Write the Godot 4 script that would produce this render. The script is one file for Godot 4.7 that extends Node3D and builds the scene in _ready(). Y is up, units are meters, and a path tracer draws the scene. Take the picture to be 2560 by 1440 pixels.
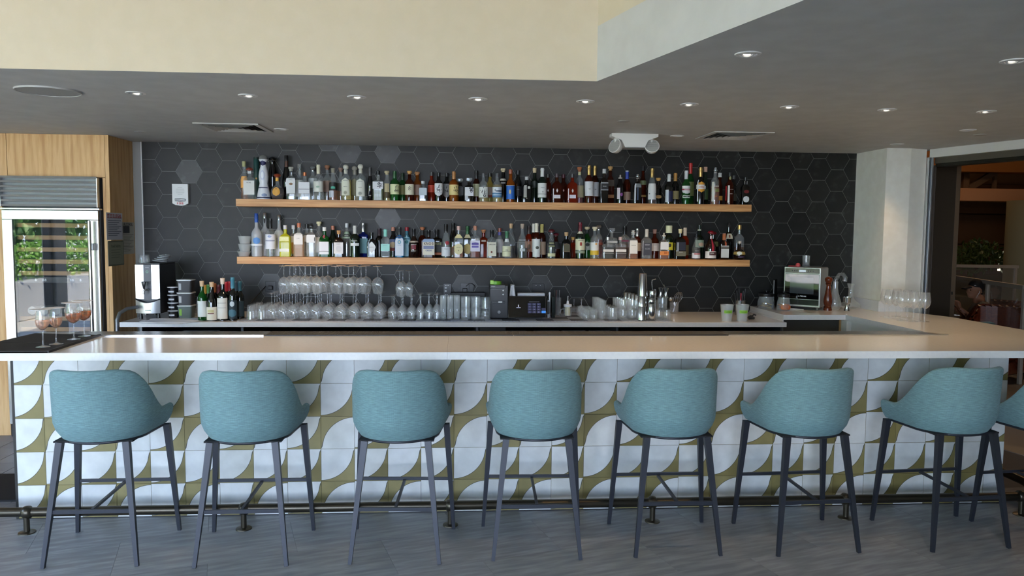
extends Node3D
# A hotel-style bar: tiled bar with seven upholstered stools, back counter, two bottle shelves on a hexagon tile wall.

const CAM_POS := Vector3(0.0, 1.76674, 4.72904)
const CAM_X := Vector3(0.99749, 0.00884, 0.07027)
const YAW := 0.07033
const PITCH := 0.07467
const ROLL := 0.00884
const FOCAL := 1924.372
const CEIL := 2.526
const WALL_Z := -2.4274
const BAR_Y := 1.066
const BACK_Y := 1.0086
const HEX := 0.11786
const SKY_ENERGY := 30.0
const SUN_ENERGY := 30.0
const EXPOSURE := 1.0
const LAMP_ENERGY := 0.55
const TERRACE_ENERGY := 4.0
var cam_r: Vector3
var cam_u: Vector3
var cam_f: Vector3
var used := {}
var mats := {}
var texs := {}
var rng := RandomNumberGenerator.new()

# ---------- small helpers ----------
func ray(px: float, py: float) -> Vector3:
	return cam_r * ((px - 1280.0) / FOCAL) - cam_u * ((py - 720.0) / FOCAL) + cam_f

func at_y(px: float, py: float, y: float) -> Vector3:
	var d := ray(px, py)
	return CAM_POS + d * ((y - CAM_POS.y) / d.y)

func at_z(px: float, py: float, z: float) -> Vector3:
	var d := ray(px, py)
	return CAM_POS + d * ((z - CAM_POS.z) / d.z)

func px_per_m(p: Vector3) -> float:
	return FOCAL / (p - CAM_POS).dot(cam_f)

func numbered(called: String) -> String:
	var k: int = used.get(called, -1) + 1
	used[called] = k
	return called if k == 0 else "%s_%03d" % [called, k]

func tag(o: Node, label: String, category: String, group := "", kind := "") -> Node:
	if label: o.set_meta("label", label)
	if category: o.set_meta("category", category)
	if group: o.set_meta("group", group)
	if kind: o.set_meta("kind", kind)
	return o

func thing(called: String, label: String, category: String, at := Vector3.ZERO, turn := 0.0, group := "") -> Node3D:
	var o := Node3D.new()
	o.name = numbered(called)
	add_child(o)
	o.position = at
	o.rotation.y = turn
	tag(o, label, category, group)
	return o

func part(called: String, m: Mesh, material: Material, parent: Node, at := Vector3.ZERO, rot := Vector3.ZERO, label := "") -> MeshInstance3D:
	var o := MeshInstance3D.new()
	o.name = called
	o.mesh = m
	if material: o.material_override = material
	parent.add_child(o, true)
	o.position = at
	o.rotation = rot
	if label: o.set_meta("label", label)
	return o

func single(called: String, m: Mesh, material: Material, label: String, category: String, at := Vector3.ZERO, turn := 0.0, group := "") -> MeshInstance3D:
	var o := part(numbered(called), m, material, self, at, Vector3(0, turn, 0))
	tag(o, label, category, group)
	return o

func struct(called: String, m: Mesh, material: Material, at := Vector3.ZERO, turn := 0.0, label := "") -> MeshInstance3D:
	var o := part(called, m, material, self, at, Vector3(0, turn, 0))
	o.set_meta("kind", "structure")
	if label: o.set_meta("label", label)
	return o

func copy(o: Node3D, at: Vector3, turn: float, label := "", group := "") -> Node3D:
	var c: Node3D = o.duplicate()
	var base := String(o.name)
	if base.length() > 4 and base[base.length() - 4] == "_": base = base.substr(0, base.length() - 4)
	c.name = numbered(base)
	add_child(c)
	c.position = at
	c.rotation.y = turn
	if label: c.set_meta("label", label)
	if group: c.set_meta("group", group)
	return c

# ---------- materials ----------
func hex(c) -> Color:
	return c if c is Color else Color.html(c)

func pm(c, rough := 0.5, metal := 0.0, spec := 0.5) -> StandardMaterial3D:
	var key := "%s|%.2f|%.2f|%.2f" % [str(c), rough, metal, spec]
	if mats.has(key): return mats[key]
	var m := StandardMaterial3D.new()
	m.albedo_color = hex(c)
	m.roughness = rough
	m.metallic = metal
	m.metallic_specular = spec
	mats[key] = m
	return m

func pane(c := "e8f0f0", alpha := 0.06, rough := 0.02) -> StandardMaterial3D:
	var key := "pane%s%.3f%.3f" % [c, alpha, rough]
	if mats.has(key): return mats[key]
	var m := StandardMaterial3D.new()
	var k := hex(c)
	k.a = alpha
	m.albedo_color = k
	m.roughness = rough
	m.transparency = BaseMaterial3D.TRANSPARENCY_ALPHA
	m.cull_mode = BaseMaterial3D.CULL_DISABLED
	mats[key] = m
	return m

func solid_glass(c := "ffffff", alpha := 0.0, rough := 0.02, ior := 0.05) -> StandardMaterial3D:
	var key := "glass%s%.3f%.3f%.3f" % [c, alpha, rough, ior]
	if mats.has(key): return mats[key]
	var m := StandardMaterial3D.new()
	var k := hex(c)
	k.a = alpha
	m.albedo_color = k
	m.roughness = rough
	m.refraction_enabled = true
	m.refraction_scale = ior
	m.transparency = BaseMaterial3D.TRANSPARENCY_ALPHA
	mats[key] = m
	return m

func glow(c, energy: float) -> StandardMaterial3D:
	var m := StandardMaterial3D.new()
	m.albedo_color = hex(c)
	m.emission_enabled = true
	m.emission = hex(c)
	m.emission_energy_multiplier = energy
	return m

func noise_tex(called: String, freq: float, colors: Array, offs: Array, seed_ := 1, octaves := 4, size := 512, kind := FastNoiseLite.TYPE_SIMPLEX_SMOOTH, warp := 0.0) -> NoiseTexture2D:
	if texs.has(called): return texs[called]
	var n := FastNoiseLite.new()
	n.seed = seed_
	n.noise_type = kind
	n.frequency = freq
	n.fractal_octaves = octaves
	if warp > 0.0:
		n.domain_warp_enabled = true
		n.domain_warp_amplitude = warp
		n.domain_warp_frequency = freq * 0.7
	var t := NoiseTexture2D.new()
	t.width = size
	t.height = size
	t.seamless = true
	t.noise = n
	var g := Gradient.new()
	g.offsets = PackedFloat32Array(offs)
	var cs := PackedColorArray()
	for c in colors: cs.append(hex(c))
	g.colors = cs
	t.color_ramp = g
	texs[called] = t
	return t

func tri_mat(tex: Texture2D, scale: Vector3, rough := 0.6, tint := "ffffff", world := true, metal := 0.0) -> StandardMaterial3D:
	var m := StandardMaterial3D.new()
	m.albedo_color = hex(tint)
	m.albedo_texture = tex
	m.uv1_triplanar = true
	m.uv1_world_triplanar = world
	m.uv1_scale = scale
	m.roughness = rough
	m.metallic = metal
	return m

# ---------- mesh building ----------
class MB:
	var v := PackedVector3Array()
	var n := PackedVector3Array()
	var t := PackedVector2Array()
	func tri(a: Vector3, b: Vector3, c: Vector3, na: Vector3, nb: Vector3, nc: Vector3, ta := Vector2.ZERO, tb := Vector2.ZERO, tc := Vector2.ZERO) -> void:
		if (b - a).cross(c - a).dot(na + nb + nc) > 0.0:
			v.append(a); v.append(c); v.append(b)
			n.append(na); n.append(nc); n.append(nb)
			t.append(ta); t.append(tc); t.append(tb)
		else:
			v.append(a); v.append(b); v.append(c)
			n.append(na); n.append(nb); n.append(nc)
			t.append(ta); t.append(tb); t.append(tc)
	func quad(a: Vector3, b: Vector3, c: Vector3, d: Vector3, nn: Vector3, ta := Vector2(0, 1), tb := Vector2(1, 1), tc := Vector2(1, 0), td := Vector2(0, 0)) -> void:
		tri(a, b, c, nn, nn, nn, ta, tb, tc)
		tri(a, c, d, nn, nn, nn, ta, tc, td)
	func flat(a: Vector3, b: Vector3, c: Vector3, out: Vector3) -> void:
		var nn := (b - a).cross(c - a).normalized()
		if nn.dot(out) < 0.0: nn = -nn
		tri(a, b, c, nn, nn, nn)
	func fquad(a: Vector3, b: Vector3, c: Vector3, d: Vector3, out: Vector3) -> void:
		flat(a, b, c, out)
		flat(a, c, d, out)
	# box between two corners, with chamfered edges when bev > 0
	func box(lo: Vector3, hi: Vector3, bev := 0.0) -> MB:
		if bev <= 0.0:
			for ax in 3:
				for s in 2:
					var nn := Vector3.ZERO
					nn[ax] = 1.0 if s == 1 else -1.0
					var u := (ax + 1) % 3
					var w := (ax + 2) % 3
					var p := [Vector3.ZERO, Vector3.ZERO, Vector3.ZERO, Vector3.ZERO]
					for k in 4:
						var q := Vector3.ZERO
						q[ax] = hi[ax] if s == 1 else lo[ax]
						q[u] = hi[u] if k == 1 or k == 2 else lo[u]
						q[w] = hi[w] if k >= 2 else lo[w]
						p[k] = q
					var su: float = hi[u] - lo[u]
					var sw: float = hi[w] - lo[w]
					quad(p[0], p[1], p[2], p[3], nn, Vector2(0, sw), Vector2(su, sw), Vector2(su, 0), Vector2(0, 0))
			return self
		var c := (lo + hi) * 0.5
		var h := (hi - lo) * 0.5
		bev = minf(bev, minf(h.x, minf(h.y, h.z)) * 0.95)
		for ax in 3:
			var u := (ax + 1) % 3
			var w := (ax + 2) % 3
			for s in [-1.0, 1.0]:
				var nn := Vector3.ZERO
				nn[ax] = s
				var p := []
				for k in [[-1, -1], [1, -1], [1, 1], [-1, 1]]:
					var q := Vector3.ZERO
					q[ax] = s * h[ax]
					q[u] = k[0] * (h[u] - bev)
					q[w] = k[1] * (h[w] - bev)
					p.append(c + q)
				quad(p[0], p[1], p[2], p[3], nn)
			for su in [-1.0, 1.0]:
				for sw in [-1.0, 1.0]:
					var n1 := Vector3.ZERO
					var n2 := Vector3.ZERO
					n1[u] = su
					n2[w] = sw
					var p := []
					for e in [-1.0, 1.0]:
						var a := Vector3.ZERO
						a[ax] = e * (h[ax] - bev)
						a[u] = su * h[u]
						a[w] = sw * (h[w] - bev)
						var b := Vector3.ZERO
						b[ax] = e * (h[ax] - bev)
						b[u] = su * (h[u] - bev)
						b[w] = sw * h[w]
						p.append([c + a, c + b])
					tri(p[0][0], p[0][1], p[1][1], n1, n2, n2)
					tri(p[0][0], p[1][1], p[1][0], n1, n2, n1)
		for sx in [-1.0, 1.0]:
			for sy in [-1.0, 1.0]:
				for sz in [-1.0, 1.0]:
					tri(c + Vector3(sx * h.x, sy * (h.y - bev), sz * (h.z - bev)), c + Vector3(sx * (h.x - bev), sy * h.y, sz * (h.z - bev)), c + Vector3(sx * (h.x - bev), sy * (h.y - bev), sz * h.z), Vector3(sx, 0, 0), Vector3(0, sy, 0), Vector3(0, 0, sz))
		return self
	func sect(a: float, e: float) -> Vector2:
		if e <= 2.01: return Vector2(sin(a), cos(a))
		var s := sin(a)
		var c := cos(a)
		return Vector2(signf(s) * pow(absf(s), 2.0 / e), signf(c) * pow(absf(c), 2.0 / e))
	# turned shape: prof = [Vector2(radius, height)...]; e = section exponent (2 round, 6 nearly square); zs = depth ratio
	func lathe(prof: Array, segs := 24, e := 2.0, zs := 1.0, at := Vector3.ZERO, crease := 0.75) -> MB:
		var cnt := prof.size()
		var sn := []
		for i in cnt - 1:
			var d: Vector2 = prof[i + 1] - prof[i]
			sn.append(Vector2(d.y, -d.x).normalized())
		var ring := []
		var rn := []
		for k in segs + 1:
			var a := TAU * k / segs + PI * (1.0 if e > 2.01 else 0.0)
			var p := sect(a, e)
			var q := sect(a + 0.02, e) - sect(a - 0.02, e)
			ring.append(Vector2(p.x, p.y * zs))
			var nv := Vector2(-q.y * zs, q.x)
			nv = nv.normalized() if nv.length() > 1e-6 else p.normalized()
			if nv.dot(p) < 0: nv = -nv
			rn.append(nv)
		for i in cnt - 1:
			var n0: Vector2 = sn[i]
			var n1: Vector2 = sn[i]
			if i > 0 and sn[i].dot(sn[i - 1]) > crease: n0 = (sn[i] + sn[i - 1]).normalized()
			if i < cnt - 2 and sn[i].dot(sn[i + 1]) > crease: n1 = (sn[i] + sn[i + 1]).normalized()
			var a0: Vector2 = prof[i]
			var a1: Vector2 = prof[i + 1]
			for k in segs:
				var p0: Vector2 = ring[k]
				var p1: Vector2 = ring[k + 1]
				var m0: Vector2 = rn[k]
				var m1: Vector2 = rn[k + 1]
				var A := at + Vector3(p0.x * a0.x, a0.y, p0.y * a0.x)
				var B := at + Vector3(p1.x * a0.x, a0.y, p1.y * a0.x)
				var C := at + Vector3(p1.x * a1.x, a1.y, p1.y * a1.x)
				var D := at + Vector3(p0.x * a1.x, a1.y, p0.y * a1.x)
				var NA := Vector3(m0.x * n0.x, n0.y, m0.y * n0.x)
				var NB := Vector3(m1.x * n0.x, n0.y, m1.y * n0.x)
				var NC := Vector3(m1.x * n1.x, n1.y, m1.y * n1.x)
				var ND := Vector3(m0.x * n1.x, n1.y, m0.y * n1.x)
				var u0 := float(k) / segs
				var u1 := float(k + 1) / segs
				if a0.x > 1e-6: tri(A, B, C, NA, NB, NC, Vector2(u0, a0.y), Vector2(u1, a0.y), Vector2(u1, a1.y))
				if a1.x > 1e-6: tri(A, C, D, NA, NC, ND, Vector2(u0, a0.y), Vector2(u1, a1.y), Vector2(u0, a1.y))
		return self
	# round or flat-sided bar along a path
	func tube(pts: Array, r, segs := 10, closed := false) -> MB:
		var cnt := pts.size()
		var frames := []
		var up := Vector3.UP
		for i in cnt:
			var d: Vector3
			if closed: d = pts[(i + 1) % cnt] - pts[(i - 1 + cnt) % cnt]
			elif i == 0: d = pts[1] - pts[0]
			elif i == cnt - 1: d = pts[i] - pts[i - 1]
			else: d = (pts[i + 1] - pts[i]).normalized() + (pts[i] - pts[i - 1]).normalized()
			d = d.normalized()
			if i == 0:
				up = Vector3.UP if absf(d.y) < 0.9 else Vector3.RIGHT
			var s := d.cross(up).normalized()
			up = s.cross(d).normalized()
			frames.append([s, up])
		var last := cnt if closed else cnt - 1
		for i in last:
			var j := (i + 1) % cnt
			var r0: float = r[i] if r is Array else r
			var r1: float = r[j] if r is Array else r
			for k in segs:
				var q := []
				for e in [[i, r0, k], [i, r0, k + 1], [j, r1, k + 1], [j, r1, k]]:
					var a: float = TAU * e[2] / segs
					var dir: Vector3 = frames[e[0]][0] * cos(a) + frames[e[0]][1] * sin(a)
					q.append([pts[e[0]] + dir * e[1], dir])
				tri(q[0][0], q[1][0], q[2][0], q[0][1], q[1][1], q[2][1])
				tri(q[0][0], q[2][0], q[3][0], q[0][1], q[2][1], q[3][1])
		if not closed:
			for e in [[0, 1], [cnt - 1, cnt - 2]]:
				var rr: float = r[e[0]] if r is Array else r
				var out: Vector3 = (pts[e[0]] - pts[e[1]]).normalized()
				for k in segs:
					var a := TAU * k / segs
					var b := TAU * (k + 1) / segs
					var f: Array = frames[e[0]]
					tri(pts[e[0]], pts[e[0]] + (f[0] * cos(a) + f[1] * sin(a)) * rr, pts[e[0]] + (f[0] * cos(b) + f[1] * sin(b)) * rr, out, out, out)
		return self
	# four-sided bar from a to b with widths
	func bar(a: Vector3, b: Vector3, wa: Vector2, wb: Vector2, side := Vector3.RIGHT) -> MB:
		var d := (b - a).normalized()
		var f := side.cross(d).normalized()
		var s := d.cross(f).normalized()
		var P := []
		for e in [[a, wa], [b, wb]]:
			for k in [[-1, -1], [1, -1], [1, 1], [-1, 1]]:
				P.append(e[0] + s * (k[0] * e[1].x * 0.5) + f * (k[1] * e[1].y * 0.5))
		var c := (a + b) * 0.5
		for k in 4:
			var j := (k + 1) % 4
			fquad(P[k], P[j], P[j + 4], P[k + 4], (P[k] + P[j] + P[j + 4] + P[k + 4]) * 0.25 - c)
		fquad(P[0], P[1], P[2], P[3], a - c)
		fquad(P[4], P[5], P[6], P[7], b - c)
		return self
	# flat polygon (convex or not) in x,y pushed out along z
	func prism(poly: PackedVector2Array, z0: float, z1: float) -> MB:
		var idx := Geometry2D.triangulate_polygon(poly)
		for k in range(0, idx.size(), 3):
			var a := poly[idx[k]]
			var b := poly[idx[k + 1]]
			var c := poly[idx[k + 2]]
			flat(Vector3(a.x, a.y, z1), Vector3(b.x, b.y, z1), Vector3(c.x, c.y, z1), Vector3(0, 0, z1 - z0))
			flat(Vector3(a.x, a.y, z0), Vector3(b.x, b.y, z0), Vector3(c.x, c.y, z0), Vector3(0, 0, z0 - z1))
		var cw := 1.0 if Geometry2D.is_polygon_clockwise(poly) else -1.0
		for k in poly.size():
			var a := poly[k]
			var b := poly[(k + 1) % poly.size()]
			var d := b - a
			fquad(Vector3(a.x, a.y, z0), Vector3(b.x, b.y, z0), Vector3(b.x, b.y, z1), Vector3(a.x, a.y, z1), Vector3(-d.y, d.x, 0) * cw)
		return self
	func done(into: ArrayMesh = null) -> ArrayMesh:
		var m := into if into else ArrayMesh.new()
		var arr := []
		arr.resize(Mesh.ARRAY_MAX)
		arr[Mesh.ARRAY_VERTEX] = v
		arr[Mesh.ARRAY_NORMAL] = n
		arr[Mesh.ARRAY_TEX_UV] = t
		m.add_surface_from_arrays(Mesh.PRIMITIVE_TRIANGLES, arr)
		return m
	# move what has been added since vertex `from` by a transform
	func moved(tf: Transform3D, from := 0) -> MB:
		for i in range(from, v.size()):
			v[i] = tf * v[i]
			n[i] = (tf.basis * n[i]).normalized()
		return self

func bx(x0: float, y0: float, z0: float, x1: float, y1: float, z1: float, bev := 0.0) -> ArrayMesh:
	return MB.new().box(Vector3(x0, y0, z0), Vector3(x1, y1, z1), bev).done()

# a horizontal slab with a polygon outline in x,z
func slab(poly: Array, y0: float, y1: float) -> ArrayMesh:
	var p := PackedVector2Array()
	for q in poly: p.append(Vector2(q[0], -q[1]))
	var m := MB.new().prism(p, y0, y1)
	m.moved(Transform3D(Basis(Vector3(1, 0, 0), Vector3(0, 0, -1), Vector3(0, 1, 0)), Vector3.ZERO))
	return m.done()

func text_mesh(s: String, height: float, bold := true, serif := false, bend := 0.0, depth := 0.0006) -> ArrayMesh:
	var tm := TextMesh.new()
	var f := SystemFont.new()
	f.font_names = PackedStringArray(["Droid Serif" if serif else "Droid Sans"])
	f.font_weight = 700 if bold else 400
	tm.font = f
	tm.text = s
	tm.font_size = 32
	tm.pixel_size = height / 24.0
	tm.depth = depth
	tm.curve_step = 4.0
	var a := tm.get_mesh_arrays()
	if bend > 0.0:
		var vv: PackedVector3Array = a[Mesh.ARRAY_VERTEX]
		var nn: PackedVector3Array = a[Mesh.ARRAY_NORMAL]
		for i in vv.size():
			var ang: float = vv[i].x / bend
			var rr: float = bend + vv[i].z
			vv[i] = Vector3(sin(ang) * rr, vv[i].y, cos(ang) * rr)
			nn[i] = Vector3(nn[i].x * cos(ang) + nn[i].z * sin(ang), nn[i].y, -nn[i].x * sin(ang) + nn[i].z * cos(ang))
		a[Mesh.ARRAY_VERTEX] = vv
		a[Mesh.ARRAY_NORMAL] = nn
	var b := []
	b.resize(Mesh.ARRAY_MAX)
	b[Mesh.ARRAY_VERTEX] = a[Mesh.ARRAY_VERTEX]
	b[Mesh.ARRAY_NORMAL] = a[Mesh.ARRAY_NORMAL]
	b[Mesh.ARRAY_INDEX] = a[Mesh.ARRAY_INDEX]
	var m := ArrayMesh.new()
	m.add_surface_from_arrays(Mesh.PRIMITIVE_TRIANGLES, b)
	return m

# ---------- camera, sky, sun ----------
func set_view() -> void:
	cam_f = Vector3(sin(YAW) * cos(PITCH), -sin(PITCH), -cos(YAW) * cos(PITCH))
	var right := Vector3(cos(YAW), 0, sin(YAW))
	var up := right.cross(cam_f)
	cam_r = right * cos(ROLL) + up * sin(ROLL)
	cam_u = up * cos(ROLL) - right * sin(ROLL)
	var cam := Camera3D.new()
	cam.name = "camera"
	cam.fov = rad_to_deg(2.0 * atan(720.0 / FOCAL))
	cam.near = 0.05
	cam.far = 200.0
	cam.transform = Transform3D(Basis(cam_r, cam_u, -cam_f), CAM_POS)
	add_child(cam)
	cam.current = true
	var sky_mat := ProceduralSkyMaterial.new()
	sky_mat.sky_top_color = Color(0.46, 0.55, 0.70)
	sky_mat.sky_horizon_color = Color(0.76, 0.81, 0.88)
	sky_mat.ground_horizon_color = Color(0.62, 0.70, 0.78)
	sky_mat.ground_bottom_color = Color(0.40, 0.42, 0.44)
	sky_mat.sky_curve = 0.12
	sky_mat.sky_energy_multiplier = 1.0
	sky_mat.sun_angle_max = 0.5
	var sky := Sky.new()
	sky.sky_material = sky_mat
	var env := Environment.new()
	env.background_mode = Environment.BG_SKY
	env.sky = sky
	env.background_energy_multiplier = SKY_ENERGY
	env.tonemap_mode = Environment.TONE_MAPPER_LINEAR
	env.tonemap_exposure = EXPOSURE
	env.sdfgi_enabled = true
	env.ssao_enabled = true
	env.ssil_enabled = true
	var we := WorldEnvironment.new()
	we.name = "world"
	we.environment = env
	add_child(we)
	var sun := DirectionalLight3D.new()
	sun.name = "sun"
	sun.light_color = Color(1.0, 0.95, 0.86)
	sun.light_energy = SUN_ENERGY
	sun.light_angular_distance = 0.6
	sun.shadow_enabled = true
	sun.sky_mode = DirectionalLight3D.SKY_MODE_LIGHT_ONLY
	add_child(sun)
	sun.look_at_from_position(Vector3.ZERO, Vector3(-0.32, -0.80, 0.50), Vector3.UP)

# ---------- the room shell ----------
func rw(z: float) -> float:      # x of the slanting right wall at depth z
	return 4.228 + (z + 1.985) * 0.303

func build_shell() -> void:
	var cream := tri_mat(noise_tex("plaster", 0.02, ["cbc0a7", "cec3ab"], [0.2, 0.8], 3), Vector3(0.7, 0.7, 0.7), 0.75)
	var grey := tri_mat(noise_tex("greypaint", 0.015, ["bcbdba", "c4c5c2"], [0.2, 0.8], 5), Vector3(0.6, 0.6, 0.6), 0.6)
	var white := tri_mat(noise_tex("whitepaint", 0.02, ["ece9de", "f2f0e6"], [0.2, 0.8], 7), Vector3(0.8, 0.8, 0.8), 0.6)
	mats["white_wall"] = white
	# floor slab under everything (planks lie on it)
	struct("floor_slab", slab([[-6.4, -2.6], [4.25, -2.6], [4.35, -1.985], [rw(9.2), 9.2], [-6.4, 9.2]], -0.2, -0.006), pm("6a6c6f", 0.6))
	struct("ceiling", slab([[-6.2, -2.6], [4.3, -2.6], [4.3, -1.985], [rw(9.0) + 0.1, 9.0], [3.142, 9.0], [0.7, 0.79], [-6.2, 0.75]], CEIL, 2.8), grey)
	struct("ceiling_upper", slab([[-6.4, 0.6], [0.75, 0.6], [4.0, 9.2], [-6.4, 9.2]], 3.75, 3.95), cream)
	struct("roof_slab", slab([[-6.4, -2.8], [4.6, -2.8], [8.2, 9.4], [-6.4, 9.4]], 3.96, 4.15), pm("8f8f8c", 0.8))
	struct("wall_soffit", slab([[-6.2, 0.752], [0.7012, 0.7915], [3.144, 9.0], [3.3, 9.0], [0.82, 0.65], [-6.2, 0.62]], CEIL + 0.0005, 3.75), cream)
	# rear wall of the dining side, behind the photographer: windows on the left half, plain on the right
	struct("wall_front", bx(0.6, 0, 9.0, 7.8, 3.75, 9.2), cream)
	struct("wall_front_lintel", bx(-6.4, 2.8, 9.0, 0.6, 3.75, 9.2), cream)
	struct("wall_left", bx(-6.4, 0, -2.6, -6.2, 3.96, 0.75), cream)
	struct("wall_left_lintel", bx(-6.4, 2.75, 0.75, -6.2, 3.96, 9.2), cream)
	for zc in [[3.74, 4.2], [7.1, 7.56]]:
		struct("wall_left_column", bx(-6.4, 0, zc[0] + 0.07, -6.2, 3.25, zc[1] - 0.07), white)
	var frame := pm("2b2c2e", 0.45)
	var k := 0
	for z in [0.80, 2.28, 3.74, 4.16, 5.62, 7.08, 7.54, 8.9]:
		k += 1
		struct("window_frame_%d" % k, bx(-6.34, 0, z - 0.035, -6.24, 3.25, z + 0.035), frame)
	for x in [-6.1, -4.6, -3.1, -1.4, 0.55]:
		k += 1
		struct("window_frame_%d" % k, bx(x - 0.04, 0, 9.03, x + 0.04, 3.3, 9.13), frame)
	# right wall: open from the column to beyond the bar, then solid
	struct("wall_right", slab([[rw(1.9), 1.9], [rw(9.0), 9.0], [rw(9.0) + 0.2, 9.0], [rw(1.9) + 0.2, 1.9]], 0, CEIL + 0.2), cream)
	struct("wall_right_lintel", slab([[rw(-1.985) + 0.05, -1.985], [rw(1.9) + 0.05, 1.9], [rw(1.9) + 0.25, 1.9], [rw(-1.985) + 0.25, -1.985]], 2.40, CEIL + 1.4), pm("4a463c", 0.6))
	struct("trim_1", slab([[rw(-1.985), -1.985], [rw(1.9), 1.9], [rw(1.9) + 0.05, 1.9], [rw(-1.985) + 0.05, -1.985]], 2.452, CEIL), pm("d2d2ce", 0.5), Vector3.ZERO, 0.0, "white header strip above the wide opening")
	struct("trim_2", slab([[rw(-1.985) + 0.06, -1.985], [rw(1.9) + 0.06, 1.9], [rw(1.9) + 0.16, 1.9], [rw(-1.985) + 0.16, -1.985]], 2.37, 2.40), pm("26251f", 0.4, 0.5), Vector3.ZERO, 0.0, "dark door track under the header")
	# white column at the end of the tiled wall
	struct("wall_right_column", slab([[3.782, -2.62], [3.799, -1.933], [4.023, -1.932], [4.20, -1.985], [4.24, -2.62]], 0, CEIL), white)
	# aluminium jamb of the opening
	var j := struct("trim_3", bx(4.203, 0, -1.99, 4.216, 2.452, -1.955, 0.002), pm("c9cbcc", 0.35, 0.8), Vector3.ZERO, 0.0, "aluminium door jamb with a dark groove")
	part("groove", bx(4.216, 0, -2.0, 4.236, 2.452, -1.968), pm("55585c", 0.35, 0.7), j)
	part("edge", bx(4.236, 0, -1.99, 4.252, 2.452, -1.955, 0.002), pm("b9bbbd", 0.3, 0.8), j)
	# tiled back wall: grout bed and single hexagon tiles
	var wall := struct("wall_back", bx(-2.93, 0, -2.65, 3.79, CEIL, WALL_Z - 0.0018), pm("8d8e8b", 0.85), Vector3.ZERO, 0.0, "wall covered in charcoal hexagon tiles with pale joints")
	hex_tiles(wall)
	struct("trim_4", bx(-2.898, 0.9, WALL_Z - 0.01, -2.828, CEIL, WALL_Z + 0.006, 0.002), pm("8f918f", 0.6), Vector3.ZERO, 0.0, "grey wall strip between wood panel and tiles")
	struct("trim_5", bx(-2.828, 0.9, WALL_Z - 0.01, -2.817, CEIL, WALL_Z + 0.009, 0.002), pm("c3c5c4", 0.4, 0.4), Vector3.ZERO, 0.0, "thin metal edge trim at the end of the tiles")
	# wood veneer wall round the wine fridge
	var oak := StandardMaterial3D.new()
	oak.albedo_texture = noise_tex("oak", 0.012, ["b98e58", "caa26b", "d3ad78", "c39a62"], [0.15, 0.45, 0.7, 0.95], 11, 5, 512, FastNoiseLite.TYPE_SIMPLEX_SMOOTH, 18.0)
	oak.uv1_triplanar = true
	oak.uv1_world_triplanar = true
	oak.uv1_scale = Vector3(2.6, 0.22, 2.6)
	oak.roughness = 0.55
	mats["oak"] = oak
	var pw := struct("wall_wood", bx(-6.2, 0, -2.62, -3.80, CEIL, -1.97), pm("7a5a38", 0.7), Vector3.ZERO, 0.0, "pale oak veneer wall around the wine fridge")
	part("panel", bx(-2.932 - 0.779, 2.176, -2.5, -2.9325, CEIL, -1.95, 0.002), oak, pw)
	part("panel", bx(-3.77 - 0.9, 2.176, -2.5, -3.7135, CEIL, -1.95, 0.002), oak, pw)
	part("panel", bx(-4.67, 0, -1.97, -3.765, 2.173, -1.95, 0.002), oak, pw)
	part("stile", bx(-2.956, 0, -2.5, -2.932, 2.173, -1.951, 0.002), oak, pw)
	part("side_panel", bx(-2.9315, 0, WALL_Z - 0.01, -2.899, CEIL, -1.9505, 0.002), oak, pw)

func hex_tiles(wall: Node) -> void:
	var mm := []
	for i in 4:
		var m := StandardMaterial3D.new()
		m.albedo_texture = noise_tex("slate%d" % i, 0.006 + 0.002 * i, [["191918", "1c1d1b", "242423"], ["171817", "1a1b19", "1e1f1d"], ["1a1b19", "1d1d1c", "2e302f"], ["161715", "1b1b1a", "212120"]][i], [0.2, 0.62, 0.95], 21 + i, 5)
		m.uv1_triplanar = true
		m.uv1_world_triplanar = true
		m.uv1_scale = Vector3(0.9, 0.9, 0.9) * (1.0 + 0.23 * i)
		m.roughness = 0.48
		m.metallic_specular = 0.42
		mm.append(m)
	var dusty := StandardMaterial3D.new()
	dusty.albedo_texture = noise_tex("slate_dust", 0.011, ["181917", "1d1d1c", "3b3d3d"], [0.35, 0.62, 0.98], 29, 4)
	dusty.uv1_triplanar = true
	dusty.uv1_world_triplanar = true
	dusty.uv1_scale = Vector3(1.6, 1.6, 1.6)
	dusty.roughness = 0.42
	mm.append(dusty)
	var gap := 0.0012
	var rr := HEX - gap / 0.866
	var full := PackedVector2Array()
	for k in 6: full.append(Vector2(cos(TAU * k / 6.0), sin(TAU * k / 6.0)) * rr)
	var z0 := WALL_Z - 0.006
	var z1 := WALL_Z
	var whole := MB.new().prism(full, z0, z1 - 0.0).done()
	var area := PackedVector2Array([Vector2(-2.817, 0.97), Vector2(3.782, 0.97), Vector2(3.782, CEIL), Vector2(-2.817, CEIL)])
	rng.seed = 77
	var s3 := sqrt(3.0)
	for ci in range(-10, 31):
		var x := -1.23432 + HEX * 0.5 + 1.5 * HEX * ci
		for ri in range(-6, 6):
			var y := 1.85941 + s3 * HEX * (ri + 0.5 + (0.5 if posmod(ci, 2) == 1 else 0.0))
			var shifted := PackedVector2Array()
			for q in full: shifted.append(q + Vector2(x, y))
			var cut := Geometry2D.intersect_polygons(shifted, area)
			if cut.is_empty(): continue
			var right: float = clampf((x - 0.5) / 3.0, 0.0, 1.0)
			var material: StandardMaterial3D = mm[rng.randi() % 4]
			if rng.randf() < 0.10 + 0.28 * right: material = dusty
			var c: PackedVector2Array = cut[0]
			var whole_tile := absf(_area(c) - _area(full)) < 1e-5
			if whole_tile:
				part("tile", whole, material, wall, Vector3(x, y, 0))
			elif _area(c) > 0.0003:
				part("tile", MB.new().prism(c, z0, z1).done(), material, wall)

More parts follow.
